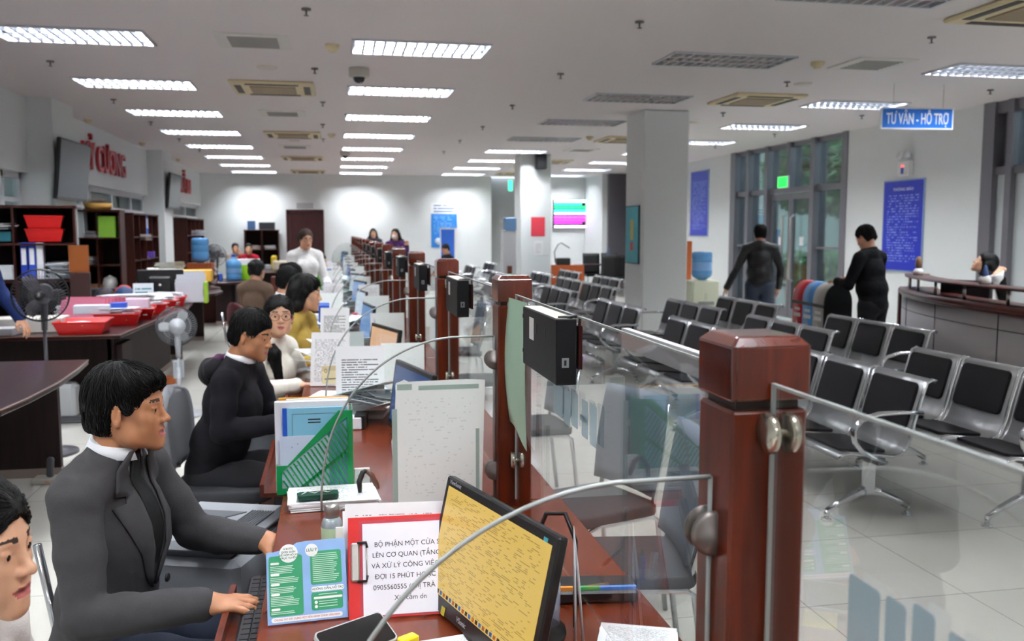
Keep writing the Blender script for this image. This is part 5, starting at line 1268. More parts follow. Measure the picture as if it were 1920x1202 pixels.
ex2 = thing('exit_sign', 'small green lit exit sign hanging before the grey recess', 'exit sign', aty(957, 358, YF-1)); MB().box(-.06, .06, -.02, .02, 0, .3).build('lit_panel', mat('exit_teal', '3ac890', .3, emit='40e0a0', estr=1), ex2); MB().cyl((0, 0, .3), (0, 0, H-ex2.location.z), .006, 6).build('rod', M_steel, ex2)
# ------------------------------------------------------------ water cooler, orange panel
M_cool = mat('cooler_cream', 'd9dcc4', .45); M_bottle = mat('water_bottle_blue', '5d9ad0', .15, spec=.6, alpha=.88)
def big_bottle(t, z=0, s=1.0, nm='bottle'):
    MB().lathe([(0, 0), (.125*s, 0), (.135*s, .02*s), (.135*s, .10*s), (.128*s, .115*s), (.135*s, .13*s), (.135*s, .21*s), (.128*s, .225*s), (.135*s, .24*s), (.135*s, .30*s), (.11*s, .345*s), (.045*s, .375*s), (.03*s, .38*s), (.03*s, .42*s), (0, .42*s)], 24, 0, Matrix.Translation((0, 0, z))).build(nm, M_bottle, t)
wc = thing('water_cooler', 'cream water cooler by the far end of the near column', 'water cooler', (5.22, 12.35, 0))
MB().box(-.20, .20, -.18, .18, 0, .90, b=.015).build('cabinet', M_cool, wc); MB().box(-.16, .16, -.185, -.18, .06, .5).box(-.02, .02, -.19, -.18, .62, .72).build('front_door', mat('cooler_door', 'cfd2bc', .4), wc)
MB().box(-.12, .12, -.19, -.18, .55, .60).build('drip_tray', mat('tray_grey', '8b8f8c', .5), wc)
wb = thing('water_bottle', 'big blue water bottle upside down on the cream water cooler', 'water bottle', (5.22, 12.35, .88)); MB().lathe([(0, .02), (.05, .02), (.13, .07), (.145, .10), (.145, .2), (.138, .21), (.145, .22), (.145, .31), (.138, .32), (.145, .33), (.145, .41), (.12, .43), (0, .43)], 24).build('body', M_bottle, wb)
MB().lathe([(.1462, .16), (.1462, .28)], 24, cap=False).build('label', mat('bottle_label', '7aa2cf', .4), wb)
ob = MB().box(-.06, .06, -.2, .2, 0, 1.45).build('orange_panel', mat('orange_brown_board', 'c0622a', .5)); ob.location = (5.35, 13.4, 0); tag(ob, 'upright orange-brown board standing behind the water cooler and the white column', 'board')
cw = thing('electric_kettle', 'small clear and blue bottle on the bench seat by the water cooler', 'bottle', (4.30, 8.6, .415)) if False else None
# ------------------------------------------------------------ waste bins
wbn = thing('recycling_bin', 'three-part recycling bin with red, blue and grey sections and a black end', 'bin', (5.0, 8.62, 0), R(-6))
arch = [(0, 0), (0, .86)] + [(.15-.15*math.cos(a*PI/12), .86+.2*math.sin(a*PI/12)) for a in range(1, 12)] + [(.30, .86), (.30, 0)]
TA = Matrix(((1, 0, 0, 0), (0, 0, 1, 0), (0, 1, 0, 0), (0, 0, 0, 1)))
MB().prism(arch, .02, 0, Matrix.Translation((0, -.02, 0)) @ TA).build('end_panel', M_black, wbn)
for k, (c_, nm) in enumerate((('b9b2ac', 'grey'), ('5fa0e0', 'blue'), ('c2202c', 'red'))):
    m_ = mat('bin_'+nm, c_, .35); inner = [(x*.98+.003 if 0 < x < .3 else x, z) for x, z in arch]
    MB().prism(arch, .262, 0, Matrix.Translation((0, .004+k*.27, 0)) @ TA, True).build('bin_section', m_, wbn)
    MB().box(-.004, 0, .03+k*.27, .24+k*.27, .70, .84).build('white_band', mat('bin_label_'+nm, 'e8e4e2' if nm != 'blue' else 'd8e6f6', .5), wbn) if False else None
    ar = MB(); y = .135+k*.27; ar.add([(-.003, y-.05, .52), (-.003, y+.05, .52), (-.003, y, .62)], [(0, 2, 1)]); ar.box(-.004, -.001, y-.035, y+.035, .34, .52); ar.build('arrow_symbol', mat('bin_symbol', 'eef0f2', .5), wbn)
    MB().box(-.004, -.001, y-.09, y+.09, .66, .70).box(-.004, -.001, y-.07, y+.07, .73, .76).build('printed_words', _M['bin_symbol'], wbn)
MB().box(-.006, .0, -.02, .82, .80, .835).build('black_band', M_black, wbn)
# ------------------------------------------------------------ reception counter
M_rgrey = mat('reception_grey_laminate', 'b6b2b4', .4); M_rdark = wood('reception_dark_wood', '3a100c', '5a1c14', .35, .1)
C0 = Vector((6.14, 8.95)); C1 = Vector((5.35, 6.2)); C2 = Vector((5.2, 3.6))
ctr = [C0*(1-q)**2 + Vector((5.28, 7.9))*2*q*(1-q) + Vector((5.22, 5.2))*q*q for q in [i/20 for i in range(21)]]
rc = thing('reception_counter', 'curved grey reception counter with a dark red-brown ledge and raised rail', 'counter', (5.4, 7.0, 0))
def strip(pts, d0, d1, z0, z1, nm, mt, par, m=None):
    b_ = MB(); n = len(pts); vs = []
    for i, p in enumerate(pts):
        tg = (pts[min(i+1, n-1)]-pts[max(i-1, 0)]).normalized(); nr = Vector((-tg.y, tg.x))   # towards +x when heading -y
        nr = nr if nr.x > 0 else -nr
        for d in (d0, d1):
            q = p+nr*d; vs += [(q.x, q.y, z0), (q.x, q.y, z1)]
    fs = []
    for i in range(n-1):
        a = i*4; fs += [(a, a+4, a+5, a+1), (a+2, a+3, a+7, a+6), (a+1, a+5, a+7, a+3), (a, a+2, a+6, a+4)]
    fs += [(0, 1, 3, 2), (4*n-4, 4*n-2, 4*n-1, 4*n-3)]
    b_.add(vs, fs, 0, True); return b_.build(nm, mt, par, world=True)
strip(ctr, .0, .03, 0, .93, 'front_panel', M_rgrey, rc); strip(ctr, -.03, .35, .95, 1.0, 'ledge', M_rdark, rc); strip(ctr, -.012, .0, .93, .955, 'ledge_trim', M_rdark, rc); strip(ctr, .02, .26, 1.125, 1.145, 'rail_top', M_rdark, rc)
strip(ctr, -.0025, -.0005, .80, .806, 'joint_line', M_black, rc)
sm_ = MB()
for i in (5, 10, 15): p = ctr[i]; sm_.box(p.x-.0035, p.x-.0005, p.y-.004, p.y+.004, 0, .93)
sm_.build('joint_line', M_black, rc, world=True)
MB().box(ctr[0].x-.03, ctr[0].x+.3, ctr[0].y, ctr[0].y+.04, 0, .98).build('end_panel', M_rdark, rc, world=True)
for i in (0, 3, 6, 9, 12, 15, 18): MB().cyl((ctr[i].x+.08, ctr[i].y, 1.0), (ctr[i].x+.08, ctr[i].y, 1.125), .014, 10).build('rail_post', M_steel, rc, world=True)
fg = thing('ornament', 'small figurine with a brown top on the rail of the reception counter', 'ornament', Vector((ctr[4].x+.15, ctr[4].y, 1.146)))
MB().lathe([(0, 0), (.05, 0), (.05, .05), (.03, .07), (0, .07)], 14).build('base', M_white, fg); MB().lathe([(0, .07), (.03, .08), (.035, .13), (.02, .19), (0, .20)], 12).build('figure', mat('figurine_brown', '8a6a50', .5), fg)
fg2 = thing('ornament', 'small white ornament on the rail before the woman in white', 'ornament', Vector((ctr[13].x+.15, ctr[13].y, 1.146))); MB().lathe([(0, 0), (.05, 0), (.05, .06), (0, .07)], 14).build('base', M_white, fg2); MB().lathe([(0, .07), (.03, .08), (.01, .16), (0, .17)], 12).build('figure', mat('figurine_blue', '5068a0', .5), fg2)
mn = thing('monitor', 'black monitor behind the ledge of the reception counter', 'monitor', (5.98, 7.75, .752)); MB().box(-.26, .26, 0, .05, .08, .38, 0, TR(rz=R(-70)), b=.01).build('casing', M_bez, mn); MB().cyl((0, 0, 0), (0, 0, .1), .03).lathe([(0, 0), (.12, 0), (.12, .01), (0, .01)], 20).build('stand', M_bez, mn)
rd = MB().box(5.72, 6.1, 5.2, 8.0, .72, .75).box(6.02, 6.07, 5.25, 5.3, 0, .72).box(6.02, 6.07, 7.9, 7.95, 0, .72).box(5.74, 5.78, 5.25, 7.95, 0.0, .72).build('work_desk', M_rgrey); tag(rd, 'low grey work desk behind the reception counter', 'desk')
for k, (x, y, l) in enumerate(((5.55, 9.35, 'black office chair at the left end of the reception counter'), (4.98, 8.42, 'black office chair before the man in black'))):
    if k == 0:
        OC = thing('office_chair', l, 'chair', (x, y, 0)); MB().prism(rrect(.46, .46, .08), .07, 0, TR((0, 0, .45)), True).build('seat', M_seatd, OC, bevel=.02); MB().cyl((0, 0, .08), (0, 0, .45), .03).build('column', M_black, OC)
        for a in range(5): MB().tube([(0, 0, .09), (.28*math.cos(a*1.257), .28*math.sin(a*1.257), .06)], .018, 8).lathe([(0, 0), (.025, .01), (.025, .04), (0, .05)], 10, T=Matrix.Translation((.28*math.cos(a*1.257), .28*math.sin(a*1.257), 0))).build('castor_leg', M_black, OC)
        o = OC
    else: o = copy_tree(OC); o.location = (x, y, 0)
    tag(o, l, 'chair')
# ------------------------------------------------------------ column posters, speaker, standee
tp_ = thing('column_poster', 'narrow teal poster on the near white column', 'poster', (4.04, 11.98, 1.0)); a, b_ = aty(1180, 377, 12.2), aty(1203, 484, 11.7); z1_, z0_ = 1.95, 1.16
T = Matrix.Rotation(-PI/2, 4, 'Z'); tp_.location = (4.035, 11.93, z0_)
MB().box(-.27, .27, -.02, -.0, 0, z1_-z0_, 0, T).build('frame', mat('poster_edge', '2a4c5a', .5), tp_)
MB().box(-.255, .255, -.023, -.02, .015, z1_-z0_-.015, 0, T).build('print', mat('teal_print', '3fa7b6', .4, noise=.3, nscale=3), tp_)
MB().box(-.05, .06, -.025, -.023, .33, .60, 0, T).build('yellow_words', mat('poster_yellow', 'd0b040', .5), tp_); MB().box(-.06, .06, -.025, -.023, .18, .30, 0, T).build('red_words', mat('poster_red', 'c04a44', .5), tp_)
spk = thing('wall_speaker', 'black loudspeaker high on the farther white column', 'speaker', aty(1012, 318, 18.7)); spk.location.y = 18.70
MB().box(-.11, .11, -.2, 0, -.0, .32, b=.02).build('cabinet', M_black, spk); MB().box(-.095, .095, -.205, -.2, .02, .30).build('grille', mat('speaker_grille', '202024', .7), spk)
a, b_ = aty(996, 407, 18.7), aty(1022, 443, 18.7); rp = MB().sheet(b_.x-a.x, a.z-b_.z, .004, 0, 1).build('red_poster', [M_paper, mat('poster_pinkred', 'e04454', .5)]); rp.location = ((a.x+b_.x)/2, 18.712, b_.z); tag(rp, 'pinkish red poster on the farther white column', 'poster')
a, b_ = aty(1002, 452, 18.7), aty(1018, 478, 18.7); rp = MB().sheet(b_.x-a.x, a.z-b_.z, .004).build('small_notice', [M_paper, M_print]); rp.location = ((a.x+b_.x)/2, 18.712, b_.z); tag(rp, 'small white notice below the red poster on the farther column', 'notice')
sd2 = thing('information_stand', 'tall white information stand with a blue head, left of the farther column', 'stand', (3.52, 18.3, 0)); MB().box(-.14, .14, -.1, .1, 0, 1.62, b=.01).build('body', mat('stand_white', 'f0f1f6', .4), sd2); MB().box(-.09, .14, -.11, .1, 1.62, 1.88, b=.01).build('head', mat('stand_blue', '6f97c4', .4), sd2)
MB().box(-.05, .05, -.115, -.1, .62, .9).build('brown_box', mat('brown_box', '7a4432', .6), sd2)
# ------------------------------------------------------------ far wall: screen, poster, objects
a, b_ = aty(1038, 374, YF-.1), aty(1112, 428, YF-.1); w_, h_ = b_.x-a.x, a.z-b_.z
tv = thing('led_screen', 'large lit screen with green, blue and magenta bands of text on the far wall', 'screen', ((a.x+b_.x)/2, YF-.08, b_.z))
MB().box(-w_/2, w_/2, 0, .08, 0, h_).build('casing', M_black, tv)
bands = [(.90, 1.0, 'd8f0ff'), (.80, .88, '28e0a0'), (.70, .78, '20d860'), (.56, .66, '30c8f8'), (.49, .55, 'e6f4ff'), (.34, .44, 'f040e0'), (.24, .32, 'e838d8'), (.16, .22, 'd030c8'), (.02, .10, 'f4f8ff')]
for z0, z1, c_ in bands:
    b2 = MB(); x = -w_/2+.03; r_ = random.Random(int(z0*100)); end = w_/2-.03 if z0 not in (.80, .24, .16) else w_/2*r_.uniform(.3, .7)
    while x < end:
        l_ = r_.uniform(.05, .16); b2.box(x, min(x+l_, end), -.004, 0, z0*h_, z1*h_-.008); x += l_+.012
    b2.build('text_band', mat('led_'+c_, c_, .4, emit=c_, estr=1.6), tv)
a, b_ = aty(808, 381, YF), aty(857, 464, YF); w_, h_ = b_.x-a.x, a.z-b_.z
ps = thing('wall_poster', 'white-topped blue poster with pictures on the far wall', 'poster', ((a.x+b_.x)/2, YF-.012, b_.z))
MB().box(-w_/2, w_/2, 0, .01, 0, h_).build('backing', M_paper, ps); MB().box(-w_/2, w_/2, -.003, 0, 0, h_*.76).build('blue_field', mat('poster_blue', '2f7fd0', .4), ps)
q = MB(); q.quad((-w_/2+.04, -.005, h_*.3), (w_/2-.04, -.005, h_*.3), (w_/2-.04, -.005, h_*.74), (-w_/2+.04, -.005, h_*.74)); q.build('print', printed('poster_lines', '2f7fd0', '7fb4ea', 10, .5, .05, 10, head=.05), ps)
q = MB(); q.quad((-w_/2+.04, -.002, h_*.78), (w_/2-.04, -.002, h_*.78), (w_/2-.04, -.002, h_*.98), (-w_/2+.04, -.002, h_*.98)); q.build('heading', printed('poster_head', 'eef2f6', '4a6c98', 3, .7, .05, 8, head=.05), ps)
for k in range(3): MB().lathe([(0, 0), (.1, 0), (.1, .004), (0, .004)], 16, T=Matrix.Translation((-w_/2+.2+k*.22, -.003, h_*.14)) @ Matrix.Rotation(PI/2, 4, 'X')).build('picture', mat('poster_picture_%d' % k, ('c8d4e0', '4a5a8a', 'c89a90')[k], .5), ps)
ru = thing('rollup_banner', 'blue and white roll-up banner before the wall poster', 'banner', (3.2, YF-.8, 0)); MB().box(-.25, .25, 0, .02, 0, 1.70).build('white_border', M_paper, ru); MB().box(-.22, .16, -.004, 0, .1, 1.66).build('blue_print', mat('banner_blue', '2a62c4', .4), ru)
pg = MB().box(-.1, .1, -.01, 0, 0, .1).build('switch_plate', mat('plate_grey', 'a8aaa8', .5)); pg.location = (5.0, YF+.49, 1.85); tag(pg, 'small outlined plate on the grey recess wall', 'plate')
# meeting table and black chairs at the far right, cabinet with a lamp
M_chb = mat('chair_black', '101012', .5); CHB = None
for k, (x, y, rz) in enumerate(((6.6, 21.6, R(10)), (6.95, 22.0, 0), (7.3, 21.4, R(-10)), (7.55, 22.05, R(8)), (6.75, 23.2, R(180)), (7.3, 23.4, R(175)))):
    if CHB is None:
        CHB = thing('meeting_chair', '', 'chair'); MB().prism(rrect(.46, .44, .05), .06, 0, TR((0, 0, .42)), True).build('seat', M_chb, CHB); 
        P = [[((j/6-.5)*.46, -.20-.06*i/6, .46+.56*i/6) for j in range(7)] for i in range(7)]; o = MB().grid(P).build('backrest', M_chb, CHB); md = o.modifiers.new('s', 'SOLIDIFY'); md.thickness = .03
        for sx in (-.2, .2): MB().tube([(sx, .2, 0), (sx, .18, .43), (sx, -.2, .43), (sx, -.24, 0)], .012, 6).build('leg_frame', M_chrome, CHB)
        o = CHB
    else: o = copy_tree(CHB)
    o.location = (x, y, 0); o.rotation_euler = (0, 0, rz); tag(o, 'black high-backed meeting chair in the far right corner', 'chair', 'black meeting chairs')
mt = thing('meeting_table', 'dark meeting table between the black chairs in the far corner', 'table', (7.1, 22.8, 0)); MB().box(-.9, .7, -.3, .3, .72, .75).build('top', M_dark, mt)
for x in (-.8, .6): MB().box(x-.03, x+.03, -.25, .25, 0, .72).build('leg', M_dark, mt)
cbn = thing('low_cabinet', 'low orange-brown cabinet beside the farther column', 'cabinet', (5.15, 20.2, 0)); MB().box(-.35, .45, -.2, .2, 0, .84).build('body', wood('orange_wood', '8a3f1a', 'a8521f'), cbn); MB().box(.05, .055, -.203, -.2, .05, .8).build('door_gap', M_black, cbn)
lm = thing('desk_lamp', 'black desk lamp with a bent arm on the low orange-brown cabinet', 'lamp', (5.1, 20.15, .84)); MB().box(-.12, .2, -.1, .1, 0, .16, b=.02).build('base', M_black, lm); MB().tube([(-.14, 0, .05), (-.16, 0, .3), (-.08, 0, .46), (0, 0, .5), (.2, 0, .38)], .012, 8).build('arm', M_black, lm)
vb = MB().lathe([(0, 0), (.05, 0), (.05, .3), (.03, .34), (.04, .42), (0, .42)], 12).build('flask', mat('flask_grey', '55607a', .3)); vb.location = (7.0, 22.7, .755); tag(vb, 'slim grey flask on the dark meeting table', 'flask')

# ------------------------------------------------------------ outside the front doors
gr = MB().box(XR+.3, 45, -8, 45, -.14, -.04).build('ground', mat('outdoor_paving', '8b8c86', .8, noise=.2, nscale=2)); gr['kind'] = 'structure'
hd_ = MB(); r_ = random.Random(5)
def leafcloud(mb, cx, cy, cz, rx, ry, rz_, n, sz):
    for _ in range(n):
        while True:
            p = Vector((r_.uniform(-1, 1), r_.uniform(-1, 1), r_.uniform(-1, 1)))
            if p.length < 1: break
        c = Vector((cx+p.x*rx, cy+p.y*ry, cz+p.z*rz_)); a = Vector((r_.uniform(-1, 1), r_.uniform(-1, 1), r_.uniform(-1, 1))).normalized()*sz; b_ = a.orthogonal().normalized()*sz*.6
        mb.add([c-a, c+b_, c+a, c-b_], [(0, 1, 2, 3)], r_.randrange(2))
M_leaf1 = mat('leaf_green', '5c8a58', .6); M_leaf2 = mat('leaf_dark', '2f5236', .6)
leafcloud(hd_, 13.5, 20, .5, .5, 9, .65, 5200, .09); h_o = hd_.build('hedge', [M_leaf1, M_leaf2], fixn=False); tag(h_o, 'low green hedge outside the glass front doors', 'hedge', kind='stuff')
for k, (x, y, hh_) in enumerate(((20, 30, 5.2), (19.5, 21.0, 4.6), (22, 38.5, 6.2))):
    tr = thing('tree', ('leafy green tree outside, seen through the left panes', 'leafy green tree outside, seen through the right panes', 'distant leafy tree outside the front doors')[k], 'tree', (x, y, -.04)); MB().tube([(0, 0, 0), (.05, 0, hh_*.4), (0, .1, hh_*.7)], [.16, .12, .08], 8).build('trunk', mat('bark', '4a3a2e', .9), tr)
    m_ = MB(); leafcloud(m_, 0, 0, hh_*.72, 2.6, 3.0, 2.2, 4200, .22); m_.build('crown', [M_leaf1, M_leaf2], tr, fixn=False)
cr_ = thing('car', 'white car parked outside behind the hedge', 'car', (16.2, 24.2, -.04), R(80)); body = [(-2.1, .35), (-2.05, .8), (-1.5, .92), (-.9, 1.38), (.7, 1.40), (1.4, .98), (2.0, .85), (2.15, .5), (2.1, .3)]
MB().prism(body, 1.7, 0, Matrix.Rotation(PI/2, 4, 'X'), z0=-.85).build('body', mat('car_white', 'e4e8ec', .2, coat=.5), cr_, bevel=.06)
MB().prism([(-1.35, .93), (-.85, 1.32), (.62, 1.34), (1.2, .98)], 1.72, 0, Matrix.Rotation(PI/2, 4, 'X'), z0=-.86).build('side_windows', mat('car_glass', '2a3440', .1), cr_)
for x in (-1.35, 1.35):
    for y in (-.8, .8): MB().cyl((x, y-.1, .33), (x, y+.1, .33), .33, 20).build('wheel', M_black, cr_)
ob_ = MB().box(27, 28, 12, 60, 0, 14).build('outside_building', mat('far_facade', '76827f', .8)); tag(ob_, 'pale building far outside beyond the trees, raised to hide the sky', 'building')  # building made this tall to keep the bright sky out of the panes
gt = MB().box(11.5, 11.6, 10, 16.6, 0, 2.6).build('wall_outside', mat('outside_wall_grey', '85898c', .8)); gt['kind'] = 'structure'
wg = MB().box(XR+3, XR+3.1, 2, 10, 0, 3.4).build('wall_outside_near', mat('outside_dark_wall', '4a4e54', .8)); wg['kind'] = 'structure'
# ============================================================ STAFF SIDE, LEFT
# wall screens on the pilasters
M_scr = mat('dark_tv_glass', '1c1b20', .2, spec=.35)
def walltv(loc, rz, w, h, lb, tilt):
    t = thing('wall_television', lb, 'television', loc, rz); T = Matrix.Rotation(tilt, 4, 'X')
    MB().box(-w/2, w/2, -.05, 0, -h/2, h/2, 0, T, b=.012).build('casing', M_black, t); MB().box(-w/2+.02, w/2-.02, -.053, -.05, -h/2+.035, h/2-.02, 0, T).build('screen', M_scr, t)
    MB().box(-w/2+.02, w/2-.02, -.056, -.05, -h/2+.008, -h/2+.016, 0, T).build('trim_strip', M_steel, t)
    MB().box(-.12, .12, 0, .04, -.12, .12).build('bracket', M_black, t); return t
tv1 = walltv((-3.235, 12.42, 2.36), R(88), 1.22, .74, 'large dark television on the near pilaster, hiding the first red letter', R(6))
tv2 = walltv((-3.235, 19.85, 2.42), R(89), 1.2, .72, 'dark television seen nearly edge-on on the farther pilaster', R(6))
# red letters on the header
M_rlet = mat('red_letter', 'a3262c', .35)
def letters(body, y0, y1, z, size, lb, sx=None):
    t = thing('wall_lettering', lb, 'lettering', (XL, (y0+y1)/2, z)); T = Matrix.Rotation(PI/2, 4, 'Z')
    text(body, size, M_rlet, t, T @ UPR((0, -.03, 0)), .025, 'letters', fit=y1-y0, bold=.006); return t
letters('KỶ CƯƠNG', 14.3, 17.0, 2.70, .55, 'red raised letters reading KỶ CƯƠNG on the white header, partly hidden by the television')
letters('MẪN', 22.6, 24.4, 2.70, .5, 'farther red raised letters on the white header, before the back corner')
# shelves
M_shelf = wood('dark_shelf_wood', '2a0c06', '44180b', .45, .05); M_shin = mat('shelf_inside', '140605', .8, spec=.2)
def shelf(loc, rz, w, h, d, cols, rows, lb, base=0.0):
    """open front towards -y"""
    t = thing('bookshelf', lb, 'shelf', loc, rz); z0 = base; s_ = MB(); th = .02
    s_.box(-w/2, -w/2+th, 0, d, 0, h).build('side_panel', M_shelf, t); MB().box(w/2-th, w/2, 0, d, 0, h).build('side_panel', M_shelf, t)
    MB().box(-w/2+th, w/2-th, d-.01, d, 0, h).build('back_panel', M_shin, t); MB().box(-w/2-.01, w/2+.01, -.01, d, h, h+.025).build('top_panel', M_shelf, t)
    m = MB()
    for k in range(rows): z = h*k/rows; m.box(-w/2+th, w/2-th, 0, d-.01, z, z+th)
    m.build('shelf_board', M_shelf, t); m = MB()
    for k in range(1, cols): x = -w/2+w*k/cols; m.box(x-th/2, x+th/2, .01, d-.01, th, h)
    m.build('divider', M_shelf, t); return t
def at_shelf(sh, x, z, y=.05):
    q = Matrix.Rotation(sh.rotation_euler.z, 3, 'Z') @ Vector((x, y, 0)); return (sh.location.x+q.x, sh.location.y+q.y, z)
def simple(nm, lb, cat, loc, w, d, h, col, rz=0, b=.004, rough=.6, group=None):
    o = MB().box(-w/2, w/2, -d/2, d/2, 0, h, b=b).build(nm, mat(nm+'_'+col, col, rough)); o.location = loc; o.rotation_euler = (0, 0, rz); return tag(o, lb, cat, group)
def papers_loose(lb, loc, w, d, n, seed, col='f2f2f4', rz=0, nm='paper_bundle', group=None):
    r_ = random.Random(seed); m = MB()
    for k in range(n):
        T = TR((r_.uniform(-.02, .02), r_.uniform(-.02, .02), k*.012), rx=r_.uniform(-.06, .06), ry=r_.uniform(-.06, .06), rz=r_.uniform(-.5, .5)); m.box(-w/2, w/2, -d/2, d/2, 0, .006, 0, T)
    o = m.build(nm, mat('bundle_'+col, col, .7)); o.location = loc; o.rotation_euler = (0, 0, rz); return tag(o, lb, 'papers', group)
def binder(loc, rz, col, lb, h=.31, w=.06, group=None):
    t = thing('ring_binder', lb, 'binder', loc, rz, group); MB().box(-w/2, w/2, -.02, .24, 0, h, b=.004).build('cover', mat('binder_'+col, col, .5), t); MB().box(-w*.35, w*.35, -.022, -.02, h*.4, h*.85).build('spine_label', M_paper, t); return t
s1 = shelf((-3.05, 9.6, 0), R(12), 1.1, 1.83, .32, 2, 5, 'dark wooden open shelf at the left edge, with red baskets')
sz = 1.85/5
def basket(loc, rz, s=1.0, lb='', nm='red_basket', group='red plastic trays', col=None, l=.34, w=.25, h=.09):
    t = thing(nm, lb, 'basket', loc, rz, group); l *= s; w *= s; h *= s; m = MB(); k = .82
    a = [(-l/2*k, -w/2*k, 0), (l/2*k, -w/2*k, 0), (l/2*k, w/2*k, 0), (-l/2*k, w/2*k, 0)]; b_ = [(-l/2, -w/2, h), (l/2, -w/2, h), (l/2, w/2, h), (-l/2, w/2, h)]
    i_ = .006; a2 = [(x*.97, y*.96, .006) for x, y, z in a]; b2 = [(x-math.copysign(i_, x), y-math.copysign(i_, y), h) for x, y, z in b_]
    m.add(a+b_+a2+b2, [(3, 2, 1, 0), (8, 9, 10, 11)]+[(i, (i+1) % 4, 4+(i+1) % 4, 4+i) for i in range(4)]+[(4+i, 4+(i+1) % 4, 12+(i+1) % 4, 12+i) for i in range(4)]+[(12+i, 12+(i+1) % 4, 8+(i+1) % 4, 8+i) for i in range(4)])
    m.build('basin', col or M_red, t); r_ = MB(); r_.tube([b_[0], b_[1], b_[2], b_[3]], .007, 6, closed=True); r_.build('rim', col or M_red, t); return t
basket(at_shelf(s1, .27, sz*4+.02+.13, .15), R(12), 1.0, 'upper red basket on the shelf at the left edge', h=.12)
basket(at_shelf(s1, .27, sz*4+.02, .15), R(12), 1.0, 'lower red basket on the shelf at the left edge', h=.12)
papers_loose('crumpled papers over a teal box on the shelf at the left edge', at_shelf(s1, -.2, sz*4+.14, .15), .4, .25, 5, 1)
simple('storage_box', 'teal box under papers on the shelf at the left edge', 'box', at_shelf(s1, -.2, sz*4+.02, .16), .36, .24, .1, '1c6470', R(12))
for k, (dx, c_) in enumerate(((.08, '2740b0'), (.15, '2a50c8'), (.22, 'e8e8f0'))): binder(at_shelf(s1, dx, sz*3+.02, .06), R(12), c_, ('dark blue ring binder on the left-edge shelf', 'bright blue ring binder on the left-edge shelf', 'white ring binder on the left-edge shelf')[k], .36)
papers_loose('tall bundle of grey papers right of the binders on the left-edge shelf', at_shelf(s1, .40, sz*3+.02, .15), .22, .28, 14, 3, 'c9cbd0')
simple('storage_box', 'white printed box low on the left-edge shelf', 'box', at_shelf(s1, -.25, sz*3+.02, .16), .5, .24, .14, 'e4e6ea', R(12))
cb_ = MB().box(-.09, .09, 0, .02, 0, .27).build('cork_board', mat('cork_brown', '8a4a18', .8)); cb_.location = (-2.48, 9.66, 1.195); cb_.rotation_euler = (0, 0, R(12)); tag(cb_, 'orange-brown panel standing beside the left-edge shelf', 'panel')
cs = simple('side_cabinet', 'narrow dark cabinet under the orange-brown panel', 'cabinet', (-2.50, 9.76, 0), .18, .26, 1.19, '2c0f0a', R(12))
s2 = shelf((-3.28, 13.35, 0), R(0), .62, 1.87, .3, 2, 5, 'dark wooden open shelf behind the near pilaster, with a green box'); s2.location = (-3.2, 13.4, 0)
simple('storage_box', 'bright green box on the shelf behind the near pilaster', 'box', at_shelf(s2, .13, sz*4+.03, .12), .22, .2, .3, '9ad44a')
simple('storage_box', 'white and teal box on the shelf behind the near pilaster', 'box', at_shelf(s2, -.22, sz*4+.03, .12), .12, .2, .36, 'dfe9ee')
papers_loose('crumpled bag on the shelf behind the near pilaster', at_shelf(s2, -.08, sz*4+.03, .12), .18, .2, 8, 5, 'c9c6cc')
papers_loose('papers on the second board of the shelf behind the near pilaster', at_shelf(s2, -.17, sz*3+.03, .14), .22, .2, 10, 6, 'c4c0c4'); simple('storage_box', 'brown box low on the shelf behind the near pilaster', 'box', at_shelf(s2, -.12, sz*2+.03, .14), .3, .2, .1, '8a5a3a')
gb = MB().lathe([(0, 0), (.07, .02), (.1, .1), (.08, .18), (0, .22)], 16).build('white_helmet', M_white); gb.location = at_shelf(s2, .12, sz*2+.03, .14); tag(gb, 'round white helmet on the shelf behind the near pilaster', 'helmet')
bs = MB().lathe([(0, 0), (.16, 0), (.19, .09), (.17, .09), (.15, .01), (0, .01)], 20).build('wicker_basket', mat('wicker', 'c79a4c', .7)); bs.location = at_shelf(s2, .0, 1.9, .15); tag(bs, 'wicker basket on top of the shelf behind the near pilaster', 'basket')
papers_loose('bundle of packets in the wicker basket on top of the shelf', at_shelf(s2, .0, 1.93, .15), .22, .16, 10, 7, '8a7a74')
s3 = shelf((-3.30, 16.3, 0), R(90), 2.1, 1.87, .34, 4, 5, 'long dark wooden shelf against the glazed partition'); s3.rotation_euler.z = R(-90); s3.rotation_euler.z = R(90); s3.location = (-3.10, 16.35, 0)
binder(at_shelf(s3, .15, sz*4+.02), R(90), '2a6fd0', 'blue ring binder on the long shelf by the partition', .38); binder(at_shelf(s3, .25, sz*4+.02), R(90), '1f58b8', 'darker blue ring binder on the long shelf by the partition', .38); binder(at_shelf(s3, .05, sz*4+.02), R(90), 'c8d850', 'yellow-green ring binder on the long shelf by the partition', .3)
papers_loose('white lace cloth spilling from the long shelf by the partition', at_shelf(s3, -.35, sz*4-.02, .03), .3, .18, 8, 8, 'd8ccc8'); simple('storage_box', 'purple box on the long shelf by the partition', 'box', at_shelf(s3, .6, sz*3+.02, .12), .3, .2, .12, '6a4ab8', R(90)); papers_loose('white papers on the second board of the long shelf', at_shelf(s3, .1, sz*3+.02, .12), .2, .2, 4, 9)
s4 = shelf((-3.10, 22.0, 0), R(90), 2.6, 1.87, .34, 4, 5, 'dark wooden shelf beyond the farther pilaster, stuffed with papers')
for k in range(9): papers_loose('crumpled white bundle stuffed in the shelf beyond the farther pilaster', at_shelf(s4, r_.uniform(-.2, 1.1), sz*(2+k % 3)+.03, .04), .26, .3, 10, 30+k, ('eceaea', 'd8cccc', 'e6e6ee')[k % 3], group='white bundles on the far left shelf')
